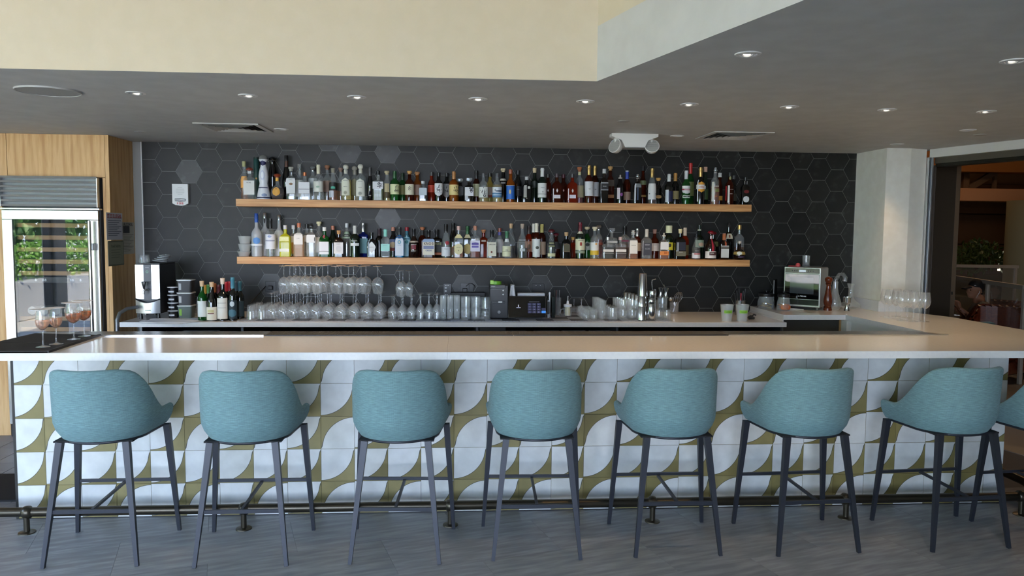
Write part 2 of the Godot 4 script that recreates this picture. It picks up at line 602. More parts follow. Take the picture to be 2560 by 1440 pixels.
func _area(p: PackedVector2Array) -> float:
	var a := 0.0
	for i in p.size(): a += p[i].cross(p[(i + 1) % p.size()])
	return absf(a) * 0.5

# grey vinyl planks, laid in half bond at 17 degrees to the bar
func build_floor() -> void:
	var base := struct("floor", slab([[-6.2, -0.29], [4.7, -0.29], [rw(9.0), 9.0], [-6.2, 9.0]], -0.006, -0.0035), pm("313234", 0.8), Vector3.ZERO, 0.0, "grey vinyl plank floor with soft streaks")
	var mm := []
	for i in 5:
		var m := StandardMaterial3D.new()
		m.albedo_texture = noise_tex("vinyl%d" % i, 0.010, [["777b7f", "85888d", "93979b"], ["73767b", "818587", "8f9296"], ["7c7f84", "888c8f", "96999c"], ["707377", "7f8387", "8c8f93"], ["7a7d81", "84888c", "999ca1"]][i], [0.2, 0.55, 0.9], 41 + i, 5, 512)
		m.uv1_scale = Vector3(0.55, 3.6, 1)
		m.roughness = 0.42
		m.metallic_specular = 0.45
		mm.append(m)
	var a := deg_to_rad(16.9)
	var e := Vector2(cos(a), -sin(a))
	var d := Vector2(sin(a), cos(a))
	var area := PackedVector2Array([Vector2(-4.2, -0.29), Vector2(4.7, -0.29), Vector2(5.3, 1.9), Vector2(5.3, 2.6), Vector2(-4.2, 2.6)])
	rng.seed = 5
	for s in range(-6, 9):
		for k in range(-7, 8):
			var e0 := -1.456 + 0.919 * k + (0.4595 if posmod(s, 2) == 0 else 0.0)
			var s0 := -0.18 + 0.4595 * s
			var g := 0.0006
			var poly := PackedVector2Array([e * (e0 + g) + d * (s0 + g), e * (e0 + 0.919 - g) + d * (s0 + g), e * (e0 + 0.919 - g) + d * (s0 + 0.4595 - g), e * (e0 + g) + d * (s0 + 0.4595 - g)])
			var ru := Vector2(rng.randf(), rng.randf()) * 7.0
			var mi := rng.randi() % 5
			var cut := Geometry2D.intersect_polygons(poly, area)
			if cut.is_empty(): continue
			var c: PackedVector2Array = cut[0]
			if _area(c) < 0.002: continue
			var b := MB.new()
			var idx := Geometry2D.triangulate_polygon(c)
			for i in range(0, idx.size(), 3):
				var p := []
				var uv := []
				for j in 3:
					var q := c[idx[i + j]]
					p.append(Vector3(q.x, 0, q.y))
					uv.append(Vector2(q.dot(e), q.dot(d)) + ru)
				b.tri(p[0], p[1], p[2], Vector3.UP, Vector3.UP, Vector3.UP, uv[0], uv[1], uv[2])
			for i in c.size():
				var p := c[i]
				var q := c[(i + 1) % c.size()]
				var mid := (p + q) * 0.5
				var cen := e * (e0 + 0.46) + d * (s0 + 0.23)
				b.fquad(Vector3(p.x, 0, p.y), Vector3(q.x, 0, q.y), Vector3(q.x, -0.0035, q.y), Vector3(p.x, -0.0035, p.y), Vector3(mid.x - cen.x, 0, mid.y - cen.y))
			part("plank", b.done(), mm[mi], base)

# work floor behind the bar: square quarry tiles laid on the diagonal and a rubber mat
func build_work_floor() -> void:
	var base := struct("floor_work", slab([[-5.2, -2.0], [3.3, -2.0], [3.3, -0.29], [-5.2, -0.29]], -0.006, -0.004), pm("141414", 0.9), Vector3.ZERO, 0.0, "grey tiled floor of the bartender aisle")
	var t := bx(-0.0985, -0.004, -0.0985, 0.0985, 0.0, 0.0985, 0.0015)
	for i in range(-7, 2):
		for j in 9:
			part("floor_tile", t, pm("8f9194" if (i + j) % 2 == 0 else "888a8d", 0.5), base, Vector3(-2.75 + i * 0.2, 0, -1.86 + j * 0.2))
	single("anti_fatigue_mat", bx(-4.4, 0.0, -0.86, -2.66, 0.014, -0.31, 0.004), pm("0b0c10", 0.8), "black rubber floor mat at the entrance to the bartender aisle", "floor mat")

# ---------- ceiling fittings ----------
func build_ceiling_fittings() -> void:
	var spots := [[339, 232], [620, 238.5], [892, 242], [1195, 247], [1464, 253], [1723, 260.5], [1974, 267], [2218, 274], [2466, 278.5], [1870, 134.5], [2534, 152], [703, 322.5], [1693, 339.5], [2420, 325], [2243, 360]]
	var trim := MB.new().lathe([Vector2(0.036, 0.004), Vector2(0.038, -0.004), Vector2(0.046, -0.0065), Vector2(0.054, -0.004), Vector2(0.0555, 0.0)], 28).done()
	var can := MB.new().lathe([Vector2(0.038, -0.002), Vector2(0.034, 0.03), Vector2(0.0, 0.03)], 20).done()
	var ring := MB.new().lathe([Vector2(0.020, 0.0), Vector2(0.024, -0.005), Vector2(0.031, -0.005), Vector2(0.033, 0.004)], 24).done()
	var lens := MB.new().lathe([Vector2(0.0, 0.0), Vector2(0.021, 0.0015)], 20).done()
	var on := glow("fff0dc", 9.0)
	var white := pm("d9d9d6", 0.4)
	for i in spots.size():
		var p := at_y(spots[i][0], spots[i][1], CEIL)
		var row := "recessed gimbal downlight in the row over the bar front"
		if i == 9 or i == 10: row = "recessed gimbal downlight in the dining side ceiling"
		elif i == 11: row = "bright recessed downlight next to the left air vent"
		elif i == 12: row = "bright recessed downlight next to the emergency light"
		elif i == 13: row = "recessed downlight near the opening to the terrace"
		elif i == 14: row = "recessed downlight just in front of the white column"
		var o := thing("downlight", row, "downlight", Vector3(p.x, CEIL, p.z), 0.0, "recessed ceiling downlights")
		part("trim_ring", trim, white, o)
		part("housing", can, pm("3a3a38", 0.6), o)
		var tilt := -0.35 if i < 11 else 0.0
		var g := part("gimbal", ring, pm("c9c9c6", 0.35), o, Vector3(0, 0.004, 0), Vector3(tilt, 0, 0))
		part("lens", lens, on, g, Vector3(0, -0.0015, 0), Vector3.ZERO, "glowing lamp lens")
		var l := SpotLight3D.new()
		l.name = "lamp_light"
		l.light_color = Color(1.0, 0.84, 0.64)
		l.light_energy = LAMP_ENERGY * (1.6 if i in [11, 12] else 1.0)
		l.spot_range = 9.0
		l.spot_attenuation = 2.0
		l.spot_angle = 40.0
		l.spot_angle_attenuation = 0.9
		l.light_size = 0.02
		l.shadow_enabled = true
		o.add_child(l)
		l.position = Vector3(0, -0.012, 0)
		l.rotation = Vector3(-PI / 2 + (0.3 if i < 11 else (0.38 if i < 13 else 0.0)), 0, 0)
	# square four-way air diffusers
	for d in [[-1.69, -1.30, "left", "square four-way air vent close to the oak wall"], [2.155, -1.25, "right", "square four-way air vent close to the emergency light"]]:
		var o := thing("air_vent", d[3], "air vent", Vector3(d[0], CEIL, d[1]), 0.0, "ceiling air vents")
		part("back_plate", bx(-0.20, -0.002, -0.20, 0.20, 0.0, 0.20), pm("1c1c1b", 0.8), o)
		part("frame", frame_ring(0.235, 0.195, -0.008, 0.0), pm("c2c2bd", 0.45), o)
		for k in 5:
			part("louvre", cone_ring(0.185 - 0.037 * k, 0.160 - 0.037 * k, -0.013, 0.0), pm("b3b3ae", 0.45), o)
	# round ceiling loudspeaker
	var c1 := at_y(37, 217, CEIL)
	var c2 := at_y(200, 236, CEIL)
	var sp := thing("ceiling_speaker", "large round white speaker grille in the grey ceiling", "speaker", Vector3((c1.x + c2.x) / 2.0, CEIL, (c1.z + c2.z) / 2.0))
	var sr := (c2 - c1).length() / 2.0 * 1.04
	part("rim", MB.new().lathe([Vector2(sr - 0.008, 0.0), Vector2(sr - 0.007, -0.008), Vector2(sr - 0.002, -0.009), Vector2(sr, 0.0)], 40).done(), pm("b4b5b2", 0.5), sp)
	part("grille", MB.new().lathe([Vector2(0, -0.006), Vector2(sr - 0.007, -0.005)], 40).done(), pm("9c9d9a", 0.7), sp)
	# concealed sprinkler plates
	for q in [[351, 328.5, "small flat sprinkler plate above the oak wall corner"], [1558, 302.5, "small flat sprinkler plate in front of the emergency light"], [2450, 336, "small flat sprinkler plate beside the opening header"]]:
		var p := at_y(q[0], q[1], CEIL)
		single("sprinkler_plate", MB.new().lathe([Vector2(0.0, -0.005), Vector2(0.042, -0.005), Vector2(0.045, -0.003), Vector2(0.045, -0.0015), Vector2(0.038, 0.0)], 24).done(), pm("b5b6b2", 0.5), q[2], "sprinkler", p, 0.0, "sprinkler plates")
	# emergency twin light
	var em := thing("emergency_light", "white twin-head emergency light mounted under the ceiling", "emergency light", Vector3(1.372, CEIL, -1.30))
	var wm := pm("e3e2dc", 0.4)
	var pts := PackedVector2Array([Vector2(-0.183, 0), Vector2(0.183, 0), Vector2(0.183, -0.022), Vector2(0.105, -0.05), Vector2(0.078, -0.103), Vector2(-0.078, -0.103), Vector2(-0.105, -0.05), Vector2(-0.183, -0.022)])
	part("housing", MB.new().prism(pts, -0.05, 0.05).done(), wm, em)
	part("base_strip", bx(-0.078, -0.109, -0.045, 0.078, -0.103, 0.045, 0.002), pm("9a9b98", 0.3), em)
	for s in [-1.0, 1.0]:
		var head := MB.new().lathe([Vector2(0.0, -0.048), Vector2(0.03, -0.042), Vector2(0.048, -0.022), Vector2(0.056, 0.008), Vector2(0.058, 0.02), Vector2(0.053, 0.022)], 28).done()
		var h := part("lamp_head", head, wm, em, Vector3(s * 0.142, -0.098, 0.012), Vector3(0.95, 0, s * (-0.5 if s > 0 else -0.25)))
		h.rotation = Vector3(1.25, -0.9, 0) if s < 0 else Vector3(1.15, -0.15, 0.0)
		part("lens", MB.new().lathe([Vector2(0.0, 0.014), Vector2(0.054, 0.014)], 24).done(), pm("b9bab6", 0.2, 0.3), h)
		for g in 5:
			part("reflector_rib", bx(-0.046 + 0.006 * absf(g - 2), 0.0142, -0.034 + 0.017 * g, 0.046 - 0.006 * absf(g - 2), 0.0155, -0.032 + 0.017 * g), pm("7d7e7b", 0.4), h)
		part("bracket", MB.new().tube([Vector3(s * 0.142, -0.02, 0.0), Vector3(s * 0.142, -0.075, 0.0)], 0.012, 10).done(), wm, em)

func frame_ring(o: float, i: float, y0: float, y1: float) -> ArrayMesh:
	var b := MB.new()
	b.box(Vector3(-o, y0, -o), Vector3(o, y1, -i), 0.002)
	b.box(Vector3(-o, y0, i), Vector3(o, y1, o), 0.002)
	b.box(Vector3(-o, y0, -i), Vector3(-i, y1, i), 0.002)
	b.box(Vector3(i, y0, -i), Vector3(o, y1, i), 0.002)
	return b.done()

func cone_ring(o: float, i: float, y0: float, y1: float) -> ArrayMesh:
	var b := MB.new()
	for s in 4:
		var r := Basis(Vector3.UP, PI / 2 * s)
		for t in [0.0, 0.0015]:
			b.fquad(r * Vector3(-o, y0 + t, o), r * Vector3(o, y0 + t, o), r * Vector3(i, y1 + t, i), r * Vector3(-i, y1 + t, i), r * Vector3(0, -1 if t == 0.0 else 1, 0.2))
	return b.done()

# ---------- the bar ----------
func quartz() -> StandardMaterial3D:
	if mats.has("quartz"): return mats["quartz"]
	var m := tri_mat(noise_tex("quartz", 0.05, ["e4e4e3", "e7e7e5", "e9e9e6"], [0.2, 0.5, 0.9], 61, 3), Vector3(1.3, 1.3, 1.3), 0.13)
	m.metallic_specular = 0.5
	mats["quartz"] = m
	return m

# one encaustic tile: pale quarter disc in the top left corner, olive rest, dark line between; u0..u1 is the part kept
func deco_tile(u0: float, u1: float, flip: bool) -> ArrayMesh:
	var S := 0.2043
	var g := 0.0009
	var pale := MB.new()
	var olive := MB.new()
	var line := MB.new()
	var cols := 22
	var arc := func(u: float, r: float) -> float:
		return sqrt(maxf(0.0, r * r - u * u)) if u < r else 0.0
	for c in cols:
		var a := lerpf(u0, u1, float(c) / cols)
		var b := lerpf(u0, u1, float(c + 1) / cols)
		var bands := [[0.0, arc.call(a, 0.958), 0.0, arc.call(b, 0.958), pale], [arc.call(a, 0.958), arc.call(a, 0.972), arc.call(b, 0.958), arc.call(b, 0.972), line], [arc.call(a, 0.972), 1.0, arc.call(b, 0.972), 1.0, olive]]
		for k in bands:
			if k[1] - k[0] < 1e-6 and k[3] - k[2] < 1e-6: continue
			var p := []
			for q in [[a, k[0]], [b, k[2]], [b, k[3]], [a, k[1]]]:
				var x: float = q[0] * S
				var y: float = S - q[1] * S
				x = clampf(x, u0 * S + g, u1 * S - g)
				y = clampf(y, g, S - g)
				if flip:
					x = S - x
					y = S - y
				p.append(Vector3(x, y, 0))
			k[4].tri(p[0], p[1], p[2], Vector3.BACK, Vector3.BACK, Vector3.BACK)
			k[4].tri(p[0], p[2], p[3], Vector3.BACK, Vector3.BACK, Vector3.BACK)
	var x0 := u0 * S + g
	var x1 := u1 * S - g
	if flip:
		var t := x0
		x0 = S - x1
		x1 = S - t
	for q in [[Vector3(x0, g, 0), Vector3(x1, g, 0), Vector3.DOWN], [Vector3(x0, S - g, 0), Vector3(x1, S - g, 0), Vector3.UP], [Vector3(x0, g, 0), Vector3(x0, S - g, 0), Vector3.LEFT], [Vector3(x1, g, 0), Vector3(x1, S - g, 0), Vector3.RIGHT]]:
		olive.fquad(q[0], q[1], q[1] + Vector3(0, 0, -0.008), q[0] + Vector3(0, 0, -0.008), q[2])
	var m := pale.done()
	olive.done(m)
	if line.v.size(): line.done(m)
	return m

func build_bar() -> void:
	var base := thing("bar_counter", "long bar clad in pale and olive quarter-circle cement tiles", "bar", Vector3.ZERO)
	part("carcass", bx(-2.64, 0.0, -0.40, 3.575, 1.0225, -0.0085), pm("33332e", 0.8), base)
	part("plinth_strip", bx(-2.64, 0.0, -0.008, 3.583, 0.0062, 0.001), pm("17171a", 0.5), base)
	part("end_panel", bx(-2.655, 0.0, -0.40, -2.6405, 1.0225, 0.0), pm("23221f", 0.6), base)
	part("return_carcass", bx(3.36, 0.0, -1.60, 3.583, 1.0225, -0.401), pm("e4e3dd", 0.6), base, Vector3.ZERO, Vector3.ZERO, "white inner face of the bar return")
	var pales := ["d3d6d5", "cfd2d1", "d7d9d6", "cdd0cd"]
	var olives := ["7d7345", "847a4c", "776d40", "8a8053"]
	var tone := []
	for i in 6:
		var row := []
		for k in 2:
			var cols: Array = [pales, olives][k]
			var m := StandardMaterial3D.new()
			m.albedo_color = hex(cols[i % 4])
			m.albedo_texture = noise_tex("cement%d" % (i % 3), 0.012, ["f0f0f0", "f8f8f8", "ffffff"], [0.15, 0.5, 0.85], 90 + i % 3, 4, 256)
			m.uv1_triplanar = true
			m.uv1_world_triplanar = true
			m.uv1_scale = Vector3(2.1, 2.1, 2.1)
			m.roughness = 0.5
			row.append(m)
		row.append(pm("3b3c38", 0.6))
		tone.append(row)
	var A := deco_tile(0.0, 1.0, false)
	var B := deco_tile(0.0, 1.0, true)
	rng.seed = 9
	for r in 5:
		var y := 0.0038 + 0.2043 * (4 - r)
		for c in range(-1, 30):
			var x := 0.38766 + 0.20432 * (c - 14)
			var is_b := r % 2 == 0 and posmod(c, 2) == 0
			var me: ArrayMesh = B if is_b else A
			if c == -1: me = deco_tile(0.182, 1.0, false)
			if c == 29: me = deco_tile(0.0, 0.64, false)
			var o := part("tile", me, null, base, Vector3(x, y, 0))
			var t: Array = tone[rng.randi() % 6]
			for s in me.get_surface_count(): o.set_surface_override_material(s, t[s])
		# right-hand end of the bar
		for c in 3:
			var o2 := part("tile", A if (c + r) % 2 else B, null, base, Vector3(3.5835, y, -0.004 - 0.20432 * c), Vector3(0, PI / 2, 0))
			for s in 3: o2.set_surface_override_material(s, tone[(c + r) % 6][s])
	# worktop in three stones
	var top := thing("bar_worktop", "glossy white quartz bar top wrapping round to the column", "countertop", Vector3.ZERO)
	part("stone", slab([[-2.76, 0.3334], [-0.0605, 0.3334], [-0.0605, -0.5565], [-2.76, -0.5565]], 1.0228, BAR_Y), quartz(), top)
	part("stone", slab([[-0.0597, 0.3334], [4.1795, 0.3334], [3.3515, -0.5565], [-0.0597, -0.5565]], 1.0228, BAR_Y), quartz(), top)
	part("stone", slab([[4.1803, 0.3334], [4.1803, -1.50], [4.035, -1.931], [3.80, -1.931], [3.787, WALL_Z], [2.79, WALL_Z], [2.785, -1.655], [3.335, -1.655], [3.3523, -0.5565]], 1.0228, BAR_Y), quartz(), top)
	part("upstand", bx(3.776, BAR_Y, WALL_Z, 3.787, BAR_Y + 0.095, -1.925, 0.001), quartz(), top)
	part("upstand", bx(3.776, BAR_Y, -1.931, 4.03, BAR_Y + 0.095, -1.921, 0.001), quartz(), top)
	part("step_face", bx(2.783, 0.97, WALL_Z, 2.789, 1.0226, -1.66), quartz(), top)
	# cabinet under the oven end
	var cab := thing("oven_cabinet", "dark bronze cabinet front below the oven corner worktop", "cabinet", Vector3.ZERO)
	part("side", bx(2.79, 0.0, WALL_Z, 2.80, 1.022, -1.70), pm("4a4844", 0.4, 0.3), cab)
	part("door", bx(2.805, 0.05, -1.72, 3.30, 1.018, -1.70, 0.002), pm("3a3833", 0.45), cab)
	part("edge_strip", bx(2.79, 0.05, -1.715, 2.804, 1.018, -1.695, 0.001), pm("8d8b86", 0.3, 0.6), cab)
	part("wood_strip", bx(3.302, 0.05, -1.716, 3.318, 1.018, -1.692, 0.001), pm("a07d50", 0.5), cab)
	part("end_panel", bx(3.319, 0.05, -1.715, 3.36, 1.018, -1.60), pm("dcdcd6", 0.5), cab)
	# rail trays sunk along the bartender's edge
	var steel := pm("b7b7b6", 0.28, 0.9)
	for q in [[-2.52, -1.262, "steel", "stainless drip rail beside the black bar mat", "", 0.0], [-1.258, 0.368, "rubber", "dark ribbed rubber rail mat along the inner bar edge", "rubber rail mats", 0.0], [0.372, 1.835, "rubber", "dark ribbed rubber rail mat along the inner bar edge", "rubber rail mats", 0.0], [1.842, 3.30, "steel", "stainless drip rail with a pointed end near the wine glasses", "", 0.10]]:
		var o := thing("drip_rail" if q[2] == "steel" else "rail_mat", q[3], "drip rail" if q[2] == "steel" else "bar mat", Vector3(0, BAR_Y, 0), 0.0, q[4])
		var m := steel if q[2] == "steel" else pm("5d5b59", 0.6)
		part("tray", slab([[q[0], -0.352], [q[1] + q[5], -0.352], [q[1], -0.554], [q[0], -0.554]], 0.0, 0.004), m, o)
		part("front_lip", bx(q[0], 0.0, -0.356, q[1] + q[5] * 0.98, 0.008, -0.350, 0.001), pm("d0d0cf", 0.2, 0.9) if q[2] == "steel" else pm("1f1f20", 0.5), o)
		var slats := MB.new()
		var nn := int((q[1] - q[0]) / 0.012)
		for i in nn:
			var xx: float = q[0] + 0.006 + 0.012 * i
			slats.box(Vector3(xx, 0.004, -0.545), Vector3(xx + 0.007, 0.0058, -0.362))
		var st := part("ribs", slats.done(), m, o)
		st.set_meta("kind", "stuff")
	# black rubber service mats under the rosé glasses
	var mt := thing("service_mat", "black rubber service mat with a raised border on the bar corner", "bar mat", Vector3(0, BAR_Y, 0))
	var rub := tri_mat(noise_tex("rubber", 0.2, ["17181b", "24262a"], [0.3, 0.7], 33, 2, 256), Vector3(9, 9, 9), 0.7)
	part("pad", slab([[-2.755, 0.331], [-2.268, 0.331], [-2.29, -0.02], [-2.755, -0.02]], 0.0, 0.008), rub, mt)
	part("pad", slab([[-2.755, -0.024], [-2.29, -0.024], [-2.296, -0.352], [-2.74, -0.44]], 0.0, 0.008), rub, mt)
	part("border", slab([[-2.276, 0.331], [-2.262, 0.331], [-2.290, -0.36], [-2.304, -0.36]], 0.0, 0.013), pm("0d0d10", 0.5), mt)
	part("border", slab([[-2.755, 0.331], [-2.276, 0.331], [-2.276, 0.319], [-2.755, 0.319]], 0.0, 0.0105), pm("17181b", 0.5), mt)
	# bronze foot rail
	var bronze := pm("4b463c", 0.33, 0.85)
	var fr := thing("foot_rail", "dark bronze foot rail on short posts along the bar", "foot rail", Vector3.ZERO)
	part("rail", MB.new().tube([Vector3(-3.6, 0.116, 0.195), Vector3(3.55, 0.116, 0.205), Vector3(3.75, 0.116, 0.12), Vector3(3.80, 0.116, -0.1), Vector3(3.80, 0.116, -1.4)], 0.0275, 18).done(), bronze, fr)
	for x in [-2.48, -1.253, -0.04, 1.191, 2.413, 3.56]:
		var p := part("post", MB.new().lathe([Vector2(0.0165, 0.006), Vector2(0.0165, 0.10)], 16).done(), bronze, fr, Vector3(x, 0, 0.213))
		part("flange", MB.new().lathe([Vector2(0.0, 0.010), Vector2(0.018, 0.010), Vector2(0.030, 0.007), Vector2(0.045, 0.005), Vector2(0.047, 0.0)], 24).done(), bronze, p)
		part("tee_ball", MB.new().lathe([Vector2(0.0, -0.038), Vector2(0.020, -0.034), Vector2(0.034, -0.018), Vector2(0.0375, 0.0), Vector2(0.034, 0.018), Vector2(0.020, 0.034), Vector2(0.0, 0.038)], 20).done(), bronze, p, Vector3(0, 0.116, -0.012))

# ---------- upholstered bar stool; front faces -z (towards the bar) ----------
func fabric() -> StandardMaterial3D:
	var n := 256
	var img := Image.create(n, n, false, Image.FORMAT_RGB8)
	var hgt := Image.create(n, n, false, Image.FORMAT_RGB8)
	var nz := FastNoiseLite.new()
	nz.seed = 14
	nz.frequency = 0.03
	nz.fractal_octaves = 4
	for y in n:
		for x in n:
			var rib := 0.5 + 0.5 * cos(TAU * x / 8.0)
			var slub := nz.get_noise_2d(x * 0.35, y * 4.0)
			var b := 0.86 + 0.13 * slub - 0.07 * (1.0 - rib)
			img.set_pixel(x, y, Color(0.93 * b, 1.0 * b, 1.0 * b))
			var h := clampf(0.35 + 0.5 * rib + 0.3 * slub, 0, 1)
			hgt.set_pixel(x, y, Color(h, h, h))
	var m := StandardMaterial3D.new()
	m.albedo_color = hex("8aa7ad")
	m.albedo_texture = ImageTexture.create_from_image(img)
	m.heightmap_enabled = true
	m.heightmap_texture = ImageTexture.create_from_image(hgt)
	m.heightmap_scale = 0.08
	m.uv1_scale = Vector3(6.0, 6.0, 1)
	m.roughness = 0.85
	m.rim_enabled = true
	m.rim = 0.25
	m.rim_tint = 0.6
	return m

func shell_plan(l: float) -> Array:     # [x, z, outward normal x, z] along the U of the back and arms
	var A := 0.258
	var B := 0.245
	var q := 0.402
	if absf(l) <= q:
		var f := l / q * PI / 2
		var nrm := Vector2(sin(f) / A, cos(f) / B).normalized()
		return [A * sin(f), B * cos(f), nrm.x, nrm.y]
	var e := absf(l) - q
	return [signf(l) * (A + e * 0.07), -e, signf(l), 0.07]

func shell_top(l: float) -> float:
	var a := absf(l)
	var t := smoothstep(0.215, 0.54, a)
	var corner := 0.012 * smoothstep(0.15, 0.235, a)
	return lerpf(1.035 - corner, 0.762, t)

func shell_point(l: float, y: float, off: float) -> Vector3:
	var p := shell_plan(l)
	var k := (y - 0.70) / 0.33
	var back := clampf(1.0 - absf(l) / 0.45, 0, 1)
	var lean := 0.035 * k * sqrt(back)
	var tuck := -0.040 * pow(clampf(1.0 - (y - 0.648) / 0.10, 0, 1), 2.0)
	return Vector3(p[0] + p[2] * (off + tuck), y, p[1] + p[3] * (off + tuck) + lean)

func make_stool() -> Node3D:
	var root := thing("bar_stool", "", "bar stool", Vector3.ZERO, 0.0, "blue-grey upholstered stools along the bar front")
	var cloth := fabric()
	var metal := pm("2d3038", 0.42, 0.35)
	var L := 0.625
	var nu := 52
	var b := MB.new()
	var rows := []
	for i in nu + 1:
		var l := lerpf(-L, L, float(i) / nu)
		var top := shell_top(l)
		var r := 0.018
		var col := []
		for j in 9:
			var y := lerpf(0.648, top - r, float(j) / 8)
			col.append([shell_point(l, y, 0.0), y])
		for j in range(1, 8):
			var a := PI * j / 8.0
			col.append([shell_point(l, top - r + r * sin(a), -r + r * cos(a)), top - r + 0.05 * j / 8.0])
		for j in 7:
			var y := lerpf(top - r, 0.69, float(j) / 6)
			col.append([shell_point(l, y, -2 * r), 1.2 - y])
		rows.append(col)
	var nn := []
	var rc: int = rows[0].size()
	for i in nu + 1:
		var cn := []
		for j in rc:
			var du: Vector3 = rows[mini(i + 1, nu)][j][0] - rows[maxi(i - 1, 0)][j][0]
			var dv: Vector3 = rows[i][mini(j + 1, rc - 1)][0] - rows[i][maxi(j - 1, 0)][0]
			cn.append(dv.cross(du).normalized())
		nn.append(cn)
	var mid: Vector3 = rows[nu / 2][4][0]
	if nn[nu / 2][4].dot(Vector3(0, 0, 1)) < 0:
		for i in nu + 1:
			for j in rc: nn[i][j] = -nn[i][j]
	for i in nu:
		for j in rc - 1:
			var l0 := lerpf(-L, L, float(i) / nu)
			var l1 := lerpf(-L, L, float(i + 1) / nu)
			var a = rows[i][j]
			var c = rows[i + 1][j]
			var d = rows[i + 1][j + 1]
			var e = rows[i][j + 1]
			b.tri(a[0], c[0], d[0], nn[i][j], nn[i + 1][j], nn[i + 1][j + 1], Vector2(l0, a[1]), Vector2(l1, c[1]), Vector2(l1, d[1]))
			b.tri(a[0], d[0], e[0], nn[i][j], nn[i + 1][j + 1], nn[i][j + 1], Vector2(l0, a[1]), Vector2(l1, d[1]), Vector2(l0, e[1]))
	for i in [0, nu]:
		var cen := Vector3.ZERO
		for j in rc: cen += rows[i][j][0]
		cen = cen / rc + Vector3(0, 0, -0.012)
		for j in rc:
			var p = rows[i][j]
			var q = rows[i][(j + 1) % rc]
			b.tri(cen, p[0], q[0], Vector3(0, 0, -1), (nn[i][j] + Vector3(0, 0, -0.6)).normalized(), (nn[i][(j + 1) % rc] + Vector3(0, 0, -0.6)).normalized(), Vector2(0, p[1]), Vector2(0.01, p[1]), Vector2(0.01, q[1]))
	part("backrest", b.done(), cloth, root)
	# seat pad
	var pad := MB.new()
	var ringp := []
	for i in 33:
		var l := lerpf(-0.60, 0.60, float(i) / 32)
		var p := shell_plan(l)
		ringp.append(Vector2(p[0] - p[2] * 0.042, p[1] - p[3] * 0.042))
	ringp.append(Vector2(0.20, -0.255))
	ringp.append(Vector2(0.0, -0.268))
	ringp.append(Vector2(-0.20, -0.255))
	var levels := [[0.985, 0.652], [1.0, 0.672], [1.0, 0.715], [0.97, 0.735], [0.80, 0.745], [0.0, 0.748]]
	for k in levels.size() - 1:
		for i in ringp.size():
			var p0: Vector2 = ringp[i]
			var p1: Vector2 = ringp[(i + 1) % ringp.size()]
			var q := []
			for e in [[p0, k], [p1, k], [p1, k + 1], [p0, k + 1]]:
				var f: float = levels[e[1]][0]
				q.append(Vector3(e[0].x * f, levels[e[1]][1], e[0].y * f))
			var out: Vector3 = Vector3(p0.x + p1.x, 0.0, p0.y + p1.y) * (1.0 if k < 2 else 0.12) + Vector3(0, 0.0 if k < 2 else 1.0, 0)
			if q[2].distance_to(q[3]) > 1e-5: b = pad
			pad.flat(q[0], q[1], q[2], out)
			if q[2].distance_to(q[3]) > 1e-5: pad.flat(q[0], q[2], q[3], out)
	part("seat", pad.done(), cloth, root)
	# metal ring under the upholstery
	var path := []
	for i in 41:
		var l := lerpf(-0.60, 0.60, float(i) / 40)
		var p := shell_point(l, 0.650, -0.006)
		path.append(Vector3(p.x, 0.643, p.z))
	path.append(Vector3(0.0, 0.643, -0.235))
	part("seat_frame", MB.new().tube(path, 0.0085, 8, true).done(), metal, root)
	part("underside", bx(-0.20, 0.640, -0.225, 0.20, 0.648, 0.17), pm("15161a", 0.8), root)
	for s in [-1.0, 1.0]:
		part("leg", MB.new().bar(Vector3(s * 0.168, 0.642, 0.165), Vector3(s * 0.236, 0.0, 0.245), Vector2(0.034, 0.034), Vector2(0.019, 0.019)).done(), metal, root)
		part("leg", MB.new().bar(Vector3(s * 0.245, 0.645, -0.195), Vector3(s * 0.286, 0.0, -0.24), Vector2(0.034, 0.034), Vector2(0.019, 0.019)).done(), metal, root)
	part("footrest", MB.new().bar(Vector3(-0.265, 0.312, -0.218), Vector3(0.265, 0.312, -0.218), Vector2(0.016, 0.016), Vector2(0.016, 0.016), Vector3.UP).done(), metal, root)
	part("stretcher", MB.new().bar(Vector3(-0.206, 0.285, 0.21), Vector3(0.206, 0.285, 0.21), Vector2(0.020, 0.014), Vector2(0.020, 0.014), Vector3.UP).done(), metal, root)
	part("stretcher", MB.new().bar(Vector3(0, 0.305, -0.21), Vector3(0, 0.29, 0.205), Vector2(0.014, 0.014), Vector2(0.014, 0.014)).done(), metal, root)
	return root

func build_stools() -> void:
	var proto := make_stool()
	# x, z, turn and what sets each one apart
	var spots := [[-1.905, 0.457, 0.4, "blue-grey upholstered bar stool nearest the bar end with the rosé glasses"], [-1.127, 0.492, -0.2, "blue-grey upholstered bar stool, second from the rosé glasses"], [-0.317, 0.498, -2.8, "blue-grey upholstered bar stool, third from the rosé glasses, turned slightly"], [0.435, 0.487, -1.4, "blue-grey upholstered bar stool, middle one of the seven along the bar"], [1.204, 0.478, 0.1, "blue-grey upholstered bar stool, third from the bar's corner end"], [1.977, 0.491, 3.0, "blue-grey upholstered bar stool, second from the bar's corner end"], [2.861, 0.475, 4.1, "blue-grey upholstered bar stool beside the bar's corner end"]]
	for i in spots.size():
		var s: Array = spots[i]
		var o: Node3D = proto if i == 0 else copy(proto, Vector3.ZERO, 0)
		o.position = Vector3(s[0], 0, s[1])
		o.rotation.y = deg_to_rad(s[2])
		o.set_meta("label", s[3])
	copy(proto, Vector3(3.48, 0, 0.51), deg_to_rad(6), "blue-grey upholstered bar stool past the bar's corner, mostly hidden by its neighbour", "blue-grey upholstered stools along the bar front")
	copy(proto, Vector3(4.40, 0, -1.68), deg_to_rad(-14), "blue-grey bar stool whose back shows behind the short side worktop", "stools on the short side of the bar")

